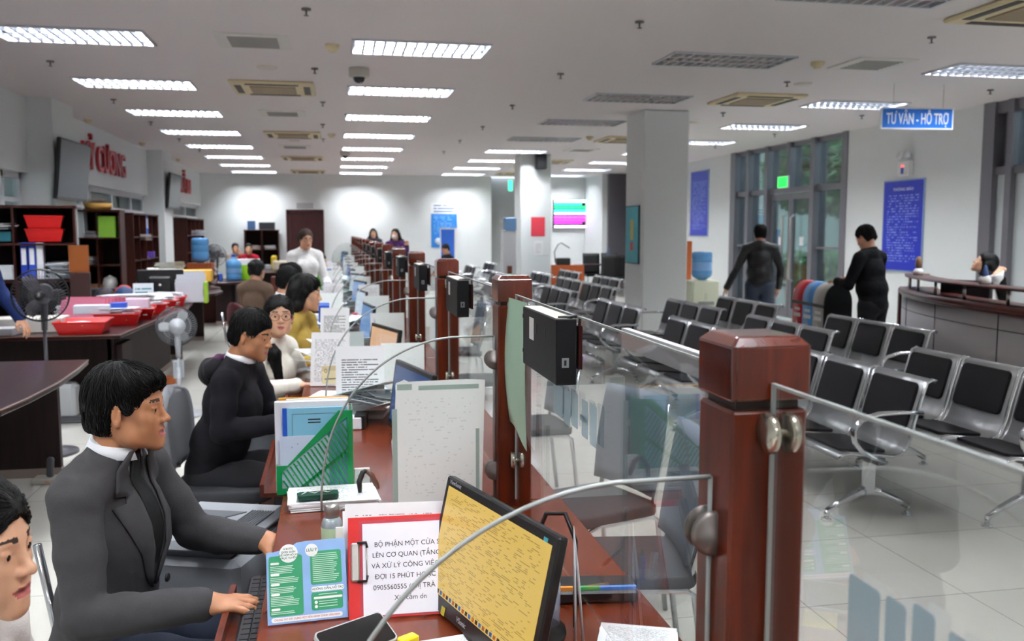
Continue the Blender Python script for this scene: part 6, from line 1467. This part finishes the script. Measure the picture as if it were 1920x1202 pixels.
simple('storage_box', 'red and white box on the shelf beyond the farther pilaster', 'box', at_shelf(s4, .5, sz*2+.03, .08), .2, .2, .3, 'c83038', R(90))
s5 = shelf((-2.0, 25.5, 0), 0, .92, 1.62, .34, 2, 3, 'dark wooden shelf against the back wall beside the door')
s5.location = (-1.95, 26.0, 0)
for k in range(6): papers_loose('bundle of papers on the shelf against the back wall', at_shelf(s5, (-.2, .22)[k % 2], 1.62/3*(k//2)+.03, .1), .26, .22, 9, 50+k, ('e6e8ee', 'dccac0', 'eeeeee')[k % 3], group='paper bundles on the back wall shelf')
simple('storage_box', 'black box on top of the back wall shelf', 'box', (-1.80, 26.15, 1.65), .42, .26, .2, '1c1e24'); simple('storage_box', 'small blue and white box on top of the back wall shelf', 'box', (-2.22, 26.15, 1.65), .2, .2, .24, '3c5c84')
# curved dark desks ------------------------------------------------------
def curved_desk(lb, outline, panel, z=.75, name='curved_desk', modesty=None):
    c = sum((Vector(p) for p in outline), Vector((0, 0)))/len(outline); t = thing(name, lb, 'desk', (c.x, c.y, 0))
    MB().prism(outline, .035, z0=z-.035, sm=False).build('desk_top', M_dark, t, world=True, bevel=.006)
    n = len(outline); e = MB(); ed = [Vector((p[0], p[1], z-.006)) for p in outline]; e.tube(ed, .005, 6, closed=True); e.build('edge_trim', mat('worn_edge', '6a4a3c', .35), t, world=True)
    for q in panel:
        m = MB(); m.box(*q, 0, z-.035); m.build('side_panel', M_darkp, t, world=True)
        b2 = MB().box(q[0]-.004, q[1]+.004, q[2]-.004, q[3]+.004, 0, .06); b2.build('skirting', mat('desk_skirting', '8a7c74', .5), t, world=True)
    return t
def arc(cx, cy, r, a0, a1, n=12): return [(cx+r*math.cos(R(a0+(a1-a0)*k/n)), cy+r*math.sin(R(a0+(a1-a0)*k/n))) for k in range(n+1)]
dC = [(-1.62, 6.43), (-3.2, 6.43), (-3.2, 4.2), (-1.9, 4.2)] + [(-1.58, 4.68), (-1.555, 5.0), (-1.545, 5.5), (-1.575, 6.0)]
curved_desk('dark desk with a curved worn edge in the left foreground', dC, [(-3.1, -1.78, 6.28, 6.33)])
dB = [(-1.75, 7.95), (-3.4, 7.95), (-3.4, 9.1), (-2.6, 9.1), (-2.36, 9.6), (-2.4, 11.2), (-2.3, 12.2), (-1.95, 12.3), (-1.70, 11.6), (-1.62, 10.6), (-1.68, 9.6), (-1.72, 8.8)]
curved_desk('dark curved desk covered with red trays and papers', dB, [(-3.3, -1.95, 8.5, 8.55), (-1.98, -1.93, 8.5, 11.3), (-2.3, -1.9, 11.9, 11.95)])
dA = [(-2.6, 12.9), (-1.85, 12.8), (-1.62, 13.1), (-1.58, 13.6), (-1.7, 14.2), (-2.3, 14.6), (-2.6, 14.6)]
curved_desk('small rounded dark desk with a blue box, beyond the tray desk', dA, [(-2.5, -1.9, 13.9, 13.95)])
dE = [(-2.9, 15.8), (-1.75, 15.8), (-1.48, 16.1), (-1.42, 16.7), (-1.5, 17.2), (-1.8, 17.3), (-2.9, 17.3)]
curved_desk('dark curved desk with a water bottle and a green box in the distance', dE, [(-2.0, -1.7, 16.2, 16.25), (-1.72, -1.67, 16.2, 17.2)])
dF = [(-2.1, 18.9), (-1.1, 18.9), (-.75, 19.2), (-.75, 20.2), (-1.2, 20.6), (-2.1, 20.6)]
curved_desk('far dark desk before the two seated women', dF, [(-1.9, -.95, 19.1, 19.15)], .78)
# drawers between
dw = thing('drawer_cabinet', 'dark wooden drawer cabinet under the tray desk', 'cabinet', (-2.75, 8.8, 0)); MB().box(-.25, .25, -.2, .25, 0, .68).build('body', M_darkp, dw)
for k in range(3): MB().box(-.24, .24, -.215, -.2, .05+k*.21, .24+k*.21).build('drawer', M_dark, dw)
dw2 = copy_tree(dw) if False else None
c2 = simple('low_cabinet', 'dark cabinet standing behind the suited man, below the fan', 'cabinet', (-2.12, 8.75, 0), .5, .4, .6, '240c0c')
# red trays with papers on the desk
ty = [(-2.02, 8.05, R(4), .40, .28), (-1.90, 8.75, R(8), .38, .26), (-1.87, 9.30, R(8), .38, .26), (-1.84, 9.85, R(8), .36, .26), (-1.82, 10.35, R(8), .36, .26), (-1.8, 10.85, R(6), .36, .26)]
nt_ = ('nearest', 'second', 'third', 'fourth', 'fifth', 'sixth')
for k, (x, y, a, l, w) in enumerate(ty):
    x -= .06; basket((x, y+.12, .752), a, 1, '%s red plastic tray along the edge of the curved desk' % nt_[k], l=l, w=w+.14, h=.10)
    papers_loose('white papers heaped in the %s red tray of the curved desk' % nt_[k], (x, y+.12, .80), .27, .30, 9 if k else 3, 60+k, ('f4f4f8', 'eef0f6')[k % 2])
basket((-1.85, 11.75, .752), R(-4), 1, 'red tray alone on the far rounded end of the curved desk', l=.5, w=.3, h=.12)
simple('document_box', 'white and blue box lying on the red trays', 'box', (-2.15, 8.75, .86), .3, .12, .08, 'dfe4f0', R(5)); simple('document_box', 'royal blue box on the red trays', 'box', (-1.95, 8.85, .86), .14, .12, .09, '2a52b8', R(5)); simple('document_box', 'pale pink box on the red trays', 'box', (-1.83, 9.1, .88), .2, .14, .09, 'e6c8d8', R(5))
papers_loose('wide spread of white papers on the tray desk', (-2.1, 10.0, .86), .5, .4, 8, 71); papers_loose('heap of white cloth and papers behind the red trays', (-2.35, 9.4, .76), .5, .3, 12, 72)
simple('carton', 'brown-edged white carton on the tray desk behind the fan', 'box', (-2.55, 8.35, .752), .55, .3, .12, 'd8d2cc', R(3)); simple('carton', 'grey-white carton under the printed carton on the tray desk', 'box', (-2.75, 8.12, .752), .35, .25, .06, 'c4c2c8', R(-3))
pk = MB()
for k in range(7): pk.box(-.25, .25, -.003, .003, 0, .22, 0, TR((k*.02, k*.05, 0), rx=R(-18+k*6), rz=R(-30+k*5)))
pk = pk.build('pink_folders', mat('pink_card', 'd87a94', .6)); pk.location = (-2.35, 9.05, .76); tag(pk, 'fan of pink folders behind the large fan', 'folders')
pc_ = MB().sheet(.22, .26, .03, 0, 1).build('storage_box', [mat('navy_box', '2a3a6a', .5), printed('blue_label', 'dfe8ee', '3a8aa0', 6, .6, .1, 8)]); pc_.location = (-2.15, 11.0, .752); pc_.rotation_euler = (R(-12), 0, R(10)); tag(pc_, 'blue folder with a white label standing beside the black monitor', 'folder')
for k, (x, y, c_, l) in enumerate(((-2.62, 11.2, '2c2430', 'black bag of things on the desk by the pilaster'), (-2.5, 11.6, 'b02a20', 'dark red pouch on the desk by the pilaster'), (-2.35, 11.9, 'c87030', 'small orange pot on the desk by the pilaster'), (-2.25, 12.0, '9a8ac8', 'lilac bag behind the black monitor'), (-2.42, 11.45, '23406a', 'navy bag on the desk by the pilaster'))): 
    o = MB().lathe([(0, 0), (.1, 0), (.13, .06), (.11, .14), (.05, .2), (0, .21)], 12).build('pouch', mat('pouch_'+c_, c_, .6)); o.location = (x, y, .752); o.rotation_euler = (.1*k, .1, k); tag(o, l, 'pouch')
simple('equipment_case', 'long black equipment case on the desk behind the pilaster', 'case', (-2.75, 11.75, .752), .5, .3, .16, '17161c', R(8))
# monitor (back towards us), white bin with paper, folders
mo = thing('monitor', 'black monitor seen from behind on the tray desk', 'monitor', (-2.02, 11.35, .752), R(4)); MB().box(-.26, .26, -.03, .02, .06, .40, b=.01).box(-.13, .13, -.09, -.03, .1, .32, b=.02).build('casing', M_bez, mo); MB().lathe([(0, 0), (.12, 0), (.1, .015), (.03, .03), (.03, .1), (0, .1)], 20).build('stand', M_bez, mo)
MB().lathe([(0, 0), (.016, 0), (.016, .004), (0, .004)], 12, T=Matrix.Translation((0, -.091, .22)) @ Matrix.Rotation(PI/2, 4, 'X')).build('round_badge', M_steel, mo)
wbk = MB().lathe([(0, 0), (.16, 0), (.22, .32), (.2, .32), (.15, .02), (0, .02)], 20).build('paper_basket', M_white); wbk.location = (-2.1, 12.15, .82); tag(wbk, 'round white basket heaped with paper behind the monitor', 'basket')
papers_loose('crumpled cream papers in the white basket', (-2.05, 12.15, 1.12), .3, .24, 8, 81, 'e6e4d8')
simple('yellow_tray', 'yellow plastic tray behind the bundle of files', 'tray', (-1.72, 11.95, .98), .42, .3, .14, 'e8b84a', R(3)); simple('equipment_case', 'dark stand under the white basket and yellow tray', 'case', (-1.95, 12.05, .752), .7, .3, .2, '2a2226')
fb = thing('file_box', 'bundle of upright white files in a clear box beside the black monitor', 'files', (-1.68, 11.35, .752), R(5)); m = MB()
for k in range(9): m.box(-.16, .15, -.12+k*.028, -.11+k*.028, .01, .26+.012*k+.03*math.sin(k*2), 0, TR(ry=R((k % 3-1)*3)))
m.build('files', mat('file_white', 'dcdce6', .6), fb); MB().box(.15, .19, -.14, .14, 0, .25, b=.005).build('green_side', mat('lime_green', 'a8d23a', .5), fb)
# blue box on desk A, wooden box with bottle, brown fan back
simple('storage_box', 'flat sky-blue box on the small rounded desk', 'box', (-2.0, 13.4, .752), .42, .3, .13, '3f9fd2', R(4))
# bottle on chair
def bottle(loc, s, lb):
    t = thing('water_bottle', lb, 'water bottle', loc); big_bottle(t, 0, s, 'body'); MB().lathe([(.137*s, .13*s), (.137*s, .21*s)], 24, cap=False).build('label', mat('bottle_label'), t); MB().lathe([(0, .42*s), (.034*s, .42*s), (.034*s, .46*s), (0, .465*s)], 14).build('cap', mat('cap_blue', '2348b0', .4), t); return t
bottle((-1.72, 16.5, .752), .98, 'blue water bottle standing on the curved desk beside the green box')
gbx = thing('green_carton', 'lime green and white carton beside the water bottle on the curved desk', 'box', (-1.42-.1, 16.55, .752), R(3)); 
gbx.location = (-1.50+.02, 16.75, .752); MB().box(-.19, .19, -.12, .12, 0, .26).build('green_box', mat('lime_box', '94c81e', .5), gbx); MB().box(-.195, .185, -.125, .125, .26, .36).build('white_lid', M_white, gbx)
p = atz(482, 588, 0); bottle((p.x, p.y, 0), 1.35, 'large blue water bottle on the floor in front of the far drawers'); p = atz(455, 592, 0); bottle((p.x, p.y, 0), 1.0, 'smaller blue water bottle on the floor beside the large one')
cbt = simple('low_cabinet', 'red-brown cabinet under the far curved desk', 'cabinet', (-2.3, 16.85, 0), .5, .5, .68, '4a1a12'); simple('low_cabinet', 'red-brown drawer cabinet near the far door', 'cabinet', (-.95, 18.3, 0), .5, .4, .72, '5a2416')
wd = thing('water_dispenser', 'blue water bottle upside down on a brown wooden crate by the farther pilaster', 'water dispenser', (-2.42, 17.6, 0)); 
MB().box(-.22, .22, -.2, .2, 0, 1.02).build('crate', wood('crate_wood', '8a4426', 'a85a36'), wd); MB().lathe([(0, 0), (.05, .0), (.15, .05), (.155, .1), (.155, .2), (.148, .21), (.155, .22), (.155, .32), (.148, .33), (.155, .34), (.155, .43), (.13, .46), (0, .46)], 24, 0, Matrix.Translation((0, 0, 1.02))).build('bottle', M_bottle, wd)
simple('blue_tumbler', 'blue cup on the far curved desk', 'cup', (-1.9, 16.1, .752), .07, .07, .14, '2a58c0', 0, .02)
simple('desk_telephone', 'beige machine on the far desk before the seated women', 'machine', (-1.05, 19.2, .782), .34, .3, .22, 'c4b8a0', R(10), .03); papers_loose('dark stack of files on the far desk beside the door', (-.85, 19.9, .782), .5, .3, 14, 91, 'b8b4bc'); simple('flat_box', 'white flat box on the far desk', 'box', (-.80, 19.25, .782), .5, .3, .05, 'eef0f4')
simple('yellow_bag', 'yellow bag beside the woman in red', 'bag', (-1.27, 20.3, .782), .12, .2, .3, 'd8b830', 0, .03)
# ------------------------------------------------------------ fans
def fan(lb, x, y, z, rz, rr, colm, blade, hub, stand='floor', tilt=0, foot=None):
    """rotor axis along local -y (front)"""
    t = thing('fan', lb, 'fan', (x, y, 0), rz); Tc = Matrix.Translation((0, 0, z)) @ Matrix.Rotation(tilt, 4, 'X') @ Matrix.Rotation(PI/2, 4, 'X')
    g = MB()
    for zz in (.05, -.05): g.tube([Tc @ Vector((rr*.985*math.cos(a*PI/24), rr*.985*math.sin(a*PI/24), zz*.2)) for a in range(48)], .005, 6, closed=True)
    g.build('guard_ring', hub, t)
    g = MB(); N = 48 if rr > .15 else 24
    for sgn in (1, -1):
        for k in range(N):
            a = 2*PI*k/N; g.tube([Tc @ Vector((rr*q*math.cos(a+.25*sgn*q), rr*q*math.sin(a+.25*sgn*q), sgn*.075*math.sqrt(max(0, 1-q**2.5)))) for q in (.16, .45, .7, .88, 1.0)], .0013, 4)
        for q in (.35, .68): g.tube([Tc @ Vector((rr*q*math.cos(a*PI/16), rr*q*math.sin(a*PI/16), sgn*.075*math.sqrt(1-q**2.5))) for a in range(32)], .0015, 4, closed=True)
    g.build('wire_guard', colm, t)
    for k in range(3):
        P = []
        for i in range(7):
            q = .13+.75*i/6; w = .62*math.sin(PI*(.25+.62*i/6))
            P.append([Tc @ Vector((rr*q*math.cos(2*PI*k/3+w*(j/4-.5)*1.5), rr*q*math.sin(2*PI*k/3+w*(j/4-.5)*1.5), .03*(j/4-.5))) for j in range(5)])
        o = MB().grid(P).build('blade', blade, t); md = o.modifiers.new('s', 'SOLIDIFY'); md.thickness = .003
    MB().lathe([(0, .085), (rr*.14, .082), (rr*.17, .06), (rr*.17, .0), (0, 0)], 20, 0, Tc).build('hub', hub, t)
    MB().lathe([(0, -.22), (.045, -.21), (.065, -.16), (.07, -.08), (.05, -.07), (0, -.07)], 20, 0, Tc).build('motor', colm, t)
    MB().tube([(0, .12, z), (0, .125, z-.14), (0, .11, z-.26)], [.03, .025, .02], 10).build('neck', colm, t)
    zb = .0 if stand == 'floor' else stand
    MB().cyl((0, .11, zb+.03), (0, .11, z-.24), .0125, 10).cyl((0, .11, zb+.03), (0, .11, zb+(z-zb)*.55), .019, 12).build('pole', colm, t)
    MB().box(-.045, .045, .05, .10, zb+(z-zb)*.42, zb+(z-zb)*.42+.16, b=.01).build('control_box', colm, t)
    MB().lathe([(0, 0), (.19, 0), (.185, .02), (.06, .045), (0, .05)], 28, 0, Matrix.Translation((0, .11, zb))).build('base', colm, t)
    return t
M_fgrey = mat('fan_dark_grey', '4a4a50', .35); M_fblade = milky('smoky_blade', '5a565c', .62); M_fwhite = mat('fan_light_grey', 'b6bac0', .4); M_fwb = milky('pale_blade', 'c4c8cc', .85)
fan('large dark grey standing fan in front of the red trays at the left', -2.02, 6.85, 1.155, R(8), .185, M_fgrey, M_fblade, M_black, tilt=R(4))
fan('pale grey fan facing away behind the suited man', -1.36, 8.3, .775, R(-168), .17, M_fwhite, M_fwb, M_fgrey, tilt=R(5))
fan('dark grey fan standing by the back wall near the seated women', -2.35, 19.2, 1.12, R(-10), .22, M_fgrey, M_fblade, M_fgrey)
fan('small dark fan behind the blue water bottle at the farther pilaster', -2.3, 18.5, 1.20, R(20), .15, M_fgrey, M_fblade, M_fgrey, tilt=0)
fan('small brown fan on the rounded desk with the blue box', -1.80, 14.0, .93, R(30), .13, mat('fan_brown', '4a2c24', .4), milky('brown_blade', '5a3a30', .8), mat('fan_brown'), stand=.75)
# floor items bottom left
ss = thing('telephone', 'grey cordless telephone and plug box on the floor below the near desk', 'telephone', atz(92, 905, 0)); MB().box(-.09, .09, -.06, .06, 0, .04, b=.008).build('base', mat('phone_base', 'a8a49c', .5), ss); MB().box(-.012, .03, -.03, .0, .04, .17, 0, TR(ry=R(4)), b=.01).build('handset', mat('handset_dark', '3c3e44', .4), ss)
oc = MB().tube([atz(0, 845, .1), atz(40, 875, .01), atz(75, 900, .01), atz(92, 905, .03)], .004, 6).build('cable', mat('orange_cable', 'c8783a', .5)); tag(oc, 'orange cable running over the floor at the left edge', 'cable')
bx_ = [('f0f0f4', 0), ('7fb0c4', .055), ('e6e6ec', .11)]
for k, (c_, z) in enumerate(bx_): simple('book', ('white book at the bottom of the small pile on the floor at the left', 'pale blue book in the small pile on the floor at the left', 'topmost grey-white book of the small pile on the floor at the left')[k], 'book', tuple(atz(8, 872, 0)+Vector((.02*k, 0, z+.14))), .22, .16, .05, c_, R(14*k))
simple('carton', 'white carton on the floor under the book pile at the left edge', 'box', tuple(atz(8, 872, 0)), .24, .2, .135, 'd8d8de', R(10))
for k, (u, v, c_, l) in enumerate(((128, 782, 'c6c8ca', 'white machine with a dark foot on the floor beyond the near desk'), (155, 765, 'd8d6cc', 'cream box on the floor beyond the near desk'))):
    p = atz(u, v, 0); simple('floor_machine', l, 'box', (p.x, p.y, 0), .17-.03*k, .2, .30-.13*k, c_, 0, .03)
mb_ = MB().box(-.2, .15, -.1, .1, 0, .025, b=.01).build('floor_mat', mat('mat_dark', '4a4c4e', .6)); p = atz(135, 790, 0); mb_.location = (p.x, p.y, .0); tag(mb_, 'dark foot plate on the floor before the white machine', 'plate')
ct = simple('carton', 'orange-brown carton on the floor behind the pale grey fan', 'box', (-1.75, 9.6, 0), .3, .2, .13, 'a85a2a')
# staff chairs
M_chg = mat('chair_grey_fabric', '7d7e84', .8, bump=.2, bscale=300)
def schair(lb, loc, rz, col=None, arm=True):
    t = thing('office_chair', lb, 'chair', loc, rz); MB().prism(rrect(.46, .46, .1), .06, 0, TR((0, 0, .42)), True).build('seat', M_seatd, t, bevel=.015)
    P = []
    for i in range(15):
        a = -PI/2+PI*i/14; z = .72+.19*math.sin(a); w = .20*max(.04, math.cos(a))**.6; P.append([(-.225-.05*(z-.5)-.02*(1-(j/5-1)**2)*1.0+.0, w*(j/5-1), z) for j in range(11)])
    o = MB().grid(P).build('backrest', col or M_chg, t); md = o.modifiers.new('s', 'SOLIDIFY'); md.thickness = .035
    for y in (-.2, .2): MB().tube([(.2, y, 0), (.18, y, .42), (-.2, y, .41), (-.24, y, .48), (-.29, y*.95, .80)], .011, 8).build('frame', M_chrome, t); MB().tube([(-.17, y, .41), (-.27, y, 0)], .011, 8).build('rear_leg', M_chrome, t)
    return t
schair('grey rounded office chair behind the man in the black hooded top', (-.49, 4.22, 0), R(-8))
sc_ = schair('grey office chair behind the suited man', (-.50, 2.68, 0), R(8))
schair('chrome-framed chair of the woman at the lower left edge', (-.80, 1.60, 0), R(-10), mat('chair_dark_cream', '3a3a3c', .7))
bc = schair('dark red-brown office chair farther along the staff side', (-.75, 9.3, 0), R(30), mat('chair_maroon', '4a1a20', .6))
# ============================================================ PEOPLE
M_suit = mat('charcoal_suit_wool', '454446', .85, noise=.12, nscale=40, bump=.3, bscale=420, spec=.2)
def suit_extra(t, d):
    nb, s = d['nb'], d['s']; A = lambda *v: np.array(v, float)
    jk = [c for c in KIDS[t.name] if c.name.startswith('jacket')][0]
    # notched lapels laid on the jacket front
    from mathutils.bvhtree import BVHTree
    bv = BVHTree.FromPolygons([v.co for v in jk.data.vertices], [p.vertices for p in jk.data.polygons])
    rows = [(.045, .046, .064), (.0, .050, .094), (-.045, .050, .110), (-.062, .048, .112), (-.066, .048, .080), (-.085, .046, .084), (-.090, .045, .118), (-.15, .040, .106), (-.22, .030, .078), (-.29, .016, .044), (-.33, .008, .014)]
    for y in (-1, 1):
        P = []
        for z, yi, yo in rows:
            row = []
            for j in range(6):
                yy = yi+(yo-yi)*j/5; o_ = Vector((nb[0]+.4, nb[1]+y*yy, nb[2]+z)); hit = bv.ray_cast(o_, Vector((-1, 0, 0)))
                x = hit[0].x if hit[0] is not None and hit[0].x > nb[0]-.02 else nb[0]+.07
                row.append((x+.006+.004*math.sin(j/5*PI), nb[1]+y*yy, nb[2]+z))
            P.append(row)
        m = MB().grid(P); o = m.build('lapel', M_suit, jk); md = o.modifiers.new('s', 'SOLIDIFY'); md.thickness = .005; md.offset = 0
    sh_ = [c for c in KIDS[t.name] if c.name.startswith('shirt')][0]; bs_ = BVHTree.FromPolygons([v.co for v in sh_.data.vertices], [p.vertices for p in sh_.data.polygons]); P = []
    for i in range(11):
        z = nb[2]+.03-.36*i/10; w_ = .016+.030*(i/10)**.7 if i else .022; row = []
        for j in range(5):
            yy = -w_+2*w_*j/4+.004; hit = bs_.ray_cast(Vector((nb[0]+.4, nb[1]+yy, z)), Vector((-1, 0, 0))); x = hit[0].x if hit[0] is not None else nb[0]+.07; row.append((x+.009, nb[1]+yy, z))
        P.append(row)
    tie = MB().grid(P); o = tie.build('black_tie', mat('tie_black', '08080a', .6), t); md = o.modifiers.new('s', 'SOLIDIFY'); md.thickness = .006
    MB().lathe([(0, .004), (.011, .004), (.012, 0), (0, -.003)], 14, T=Matrix.Translation(Vector(nb+A(.138, -.02, -.30))) @ Matrix.Rotation(PI/2, 4, 'Y')).build('button', M_black, jk)
man = person('man in a dark grey suit jacket and white shirt, smiling and typing in profile', (-.62, 2.50, -.012), R(-16), True, .945, .0042, skin='tan', lean=.05, head_yaw=R(9), head_pitch=R(2), smile=1,
    top_mat=M_suit, open_front='eceef2', collar='eceef2', hair='sweep', bottom='1c2436', bulk=.004,
    rarm=((.10, -.26, .70), (.37, -.21, .725)), larm=((.14, .25, .74), (.36, .20, .74)), extra=suit_extra,
    rhand=(rotm(R(24), R(6), R(8)), .35), lhand=(rotm(R(4), R(8), R(0)), .4))
A3 = lambda *v: np.array(v, float)
# lower left woman, only her face and shoulder are in view
person('woman at the lower left corner in a white lace top, face in profile', (-.628, 1.50, 0), R(-6), True, .92, .0042, skin='fair', female=True, hair='bun', top='ece8e6', head_yaw=R(-6), head_pitch=R(4), lean=.03, legs=True, bottom='2a2a30',
       rarm=((.02, -.25, .72), (.17, -.16, .60)), larm=((.02, .25, .72), (.17, .16, .60)), smile=1, pelvis_z=.475)
# man in the black hooded top
def hood(t, d):
    K = Field(); nb = d['nb']; K.chain([nb+A3(-.09, -.09, .0), nb+A3(-.13, 0, -.03), nb+A3(-.09, .09, .0)], [.045, .06, .045], .03); K.disp(wrinkle(.006, 40, 12)); field_obj('hood', K, .007, mat('hood_black', '141319', .9, bump=.3, bscale=200), t)
    K = Field(); K.chain([nb+A3(-.10, -.075, .035), nb+A3(-.10, .0, .03), nb+A3(-.08, .08, .035)], [.014, .02, .014], .02); field_obj('hood_lining', K, .006, mat('lining_purple', '4a2048', .8), t)
person('man in a black hooded top with a white collar, leaning to his keyboard', (-.56, 4.28, 0), R(-14), True, .93, pelvis_z=.49, h=.006, skin='tan', top='131218', lean=.14, head_pitch=R(16), head_yaw=R(-8), collar='ececf0', bottom='121218', extra=hood, bulk=.02,
       rarm=((.13, -.23, .74), (.36, -.15, .76)), larm=((.2, .2, .74), (.40, .08, .76)))
# woman with glasses in a white cardigan, looking to the camera
person('woman with glasses and white cardigan looking towards the camera', (-.44, 5.42, 0), R(-30), True, .96, .006, pelvis_z=.45, skin='fair', female=True, hair='sideponytail', top='ebe6da', head_yaw=R(-52), head_pitch=R(-2), glasses=True, lean=.10,
       rarm=((.12, -.22, .72), (.33, -.12, .74)), larm=((.16, .2, .72), (.36, .08, .76)))
person('woman in a mustard jacket with long straight black hair', (-.35, 6.25, 0), R(-18), True, 1.0, .007, skin='fair', female=True, hair='long', top='b59a4c', head_yaw=R(12), head_pitch=R(10), lean=.12,
       rarm=((.10, -.24, .74), (.34, -.20, .76)), larm=((.2, .2, .74), (.40, .1, .76)))
person('man in a white shirt seen behind the woman with glasses', (-.52, 7.55, 0), R(0), True, 1.0, .008, skin='mid', top='e6e8ee', head_pitch=R(14), lean=.12, collar='f0f0f4')
person('woman with a gold hair clip bent over her desk', (-.60, 9.25, 0), R(-8), True, .96, .009, skin='fair', female=True, hair='bun', top='2a262c', head_pitch=R(22), lean=.14, hair_mat=M_hair)
person('woman in a brown top with dark hair turned away', (-.85, 10.3, 0), R(60), True, .97, .01, skin='mid', female=True, hair='bun', top='6a5648', head_pitch=R(8))
person('standing woman in a white blouse and glasses with brown hair', (-.33, 11.0, 0), R(-70), False, .93, .008, skin='fair', female=True, hair='bun', hair_mat=M_hairb, top='f0f0ee', glasses=True, bottom='1a1a20', head_pitch=R(8), rarm=((.0, -.21, 1.02), (.20, -.10, .93)), larm=((.06, .22, 1.02), (.28, .20, .94)))
person('man in a green shirt beside the standing woman', (-.32, 12.1, 0), R(0), True, 1.02, .010, skin='mid', top='4a7a2c', head_pitch=R(12), lean=.08)
person('seated woman in a grey jacket with her hand at her face, by the far wall', (-2.24, 21.9, .02), R(-70), True, 1.0, .012, skin='mid', female=True, top='9a9088', rarm=((.16, -.2, .72), (.2, -.1, .62)), larm=((.16, .2, .74), (.12, .10, 1.06)), hair='short')
person('seated woman in a red blouse with folded hands, before the back shelf', (-1.87, 21.1, .02), R(-80), True, 1.0, .012, skin='fair', female=True, top='a81e30', rarm=((.1, -.2, .74), (.26, -.04, .78)), larm=((.1, .2, .74), (.26, .04, .78)), hair='short')
# left edge man in navy
person('standing man in a navy jacket cut off by the left edge', (-2.76, 7.52, 0), R(-35), False, 1.0, .008, skin='mid', top='1a2a5a', bottom='101018', bulk=.02, rarm=((.02, -.26, 1.13), (.13, -.22, .90)), larm=((.06, .27, 1.13), (.22, .30, .92)), rhand=(np.array([[.35, .2, .9], [0, .97, -.2], [-.93, .1, .35]]).T if False else rotm(0, R(75), 0), .8))
# public side
M_leather = mat('black_leather', '0b0b10', .38, coat=.1, bump=.3, bscale=30)
person('man in a black leather jacket walking towards the glass doors', (5.50, 11.1, 0), R(72), False, .97, .009, skin='mid', top_mat=M_leather, bottom='2c3444', bulk=.02, larm=((-.04, .30, 1.10), (-.02, .42, .86)), rarm=((.06, -.28, 1.1), (.12, -.27, .86)))
person('man in a black jacket with head bowed, standing by the reception counter', (5.20, 8.05, 0), R(115), False, .95, .008, skin='mid', top='0f0f14', bottom='131317', bulk=.03, lean=.06, head_pitch=R(30), rarm=((.12, -.25, 1.08), (.30, -.12, 1.12)), larm=((.10, .27, 1.08), (.30, .16, 1.10)))
person('woman in white stretching her arms behind her head at the reception counter', (6.42, 8.0, 0), R(150), True, .95, .009, skin='fair', female=True, hair='long', top='f0f0f2', head_pitch=R(-25), rarm=((-.05, -.26, 1.16), (-.10, -.06, 1.22)), larm=((-.05, .26, 1.16), (-.10, .06, 1.22)), pelvis_z=.62)
person('young man in black by the blue banner at the far wall', (2.45, 19.9, -.28), R(200), False, .92, .012, skin='mid', top='16161c', head_pitch=R(20))
person('woman in purple with a white face mask beyond the posts', (1.22, 18.3, 0), R(-110), False, .95, .012, skin='fair', female=True, hair='long', top='4a2a5a', mask='ece8f0', larm=((.1, .25, 1.1), (.25, .30, 1.33)))
person('dark-haired woman peeking above the far posts', (.98, 23.0, 0), R(-90), False, .96, .013, skin='fair', female=True, hair='long', top='3a3a44')
person('person in red sitting behind the meeting chairs', (7.45, 21.0, 0), R(-100), True, .95, .014, skin='mid', top='b02230')
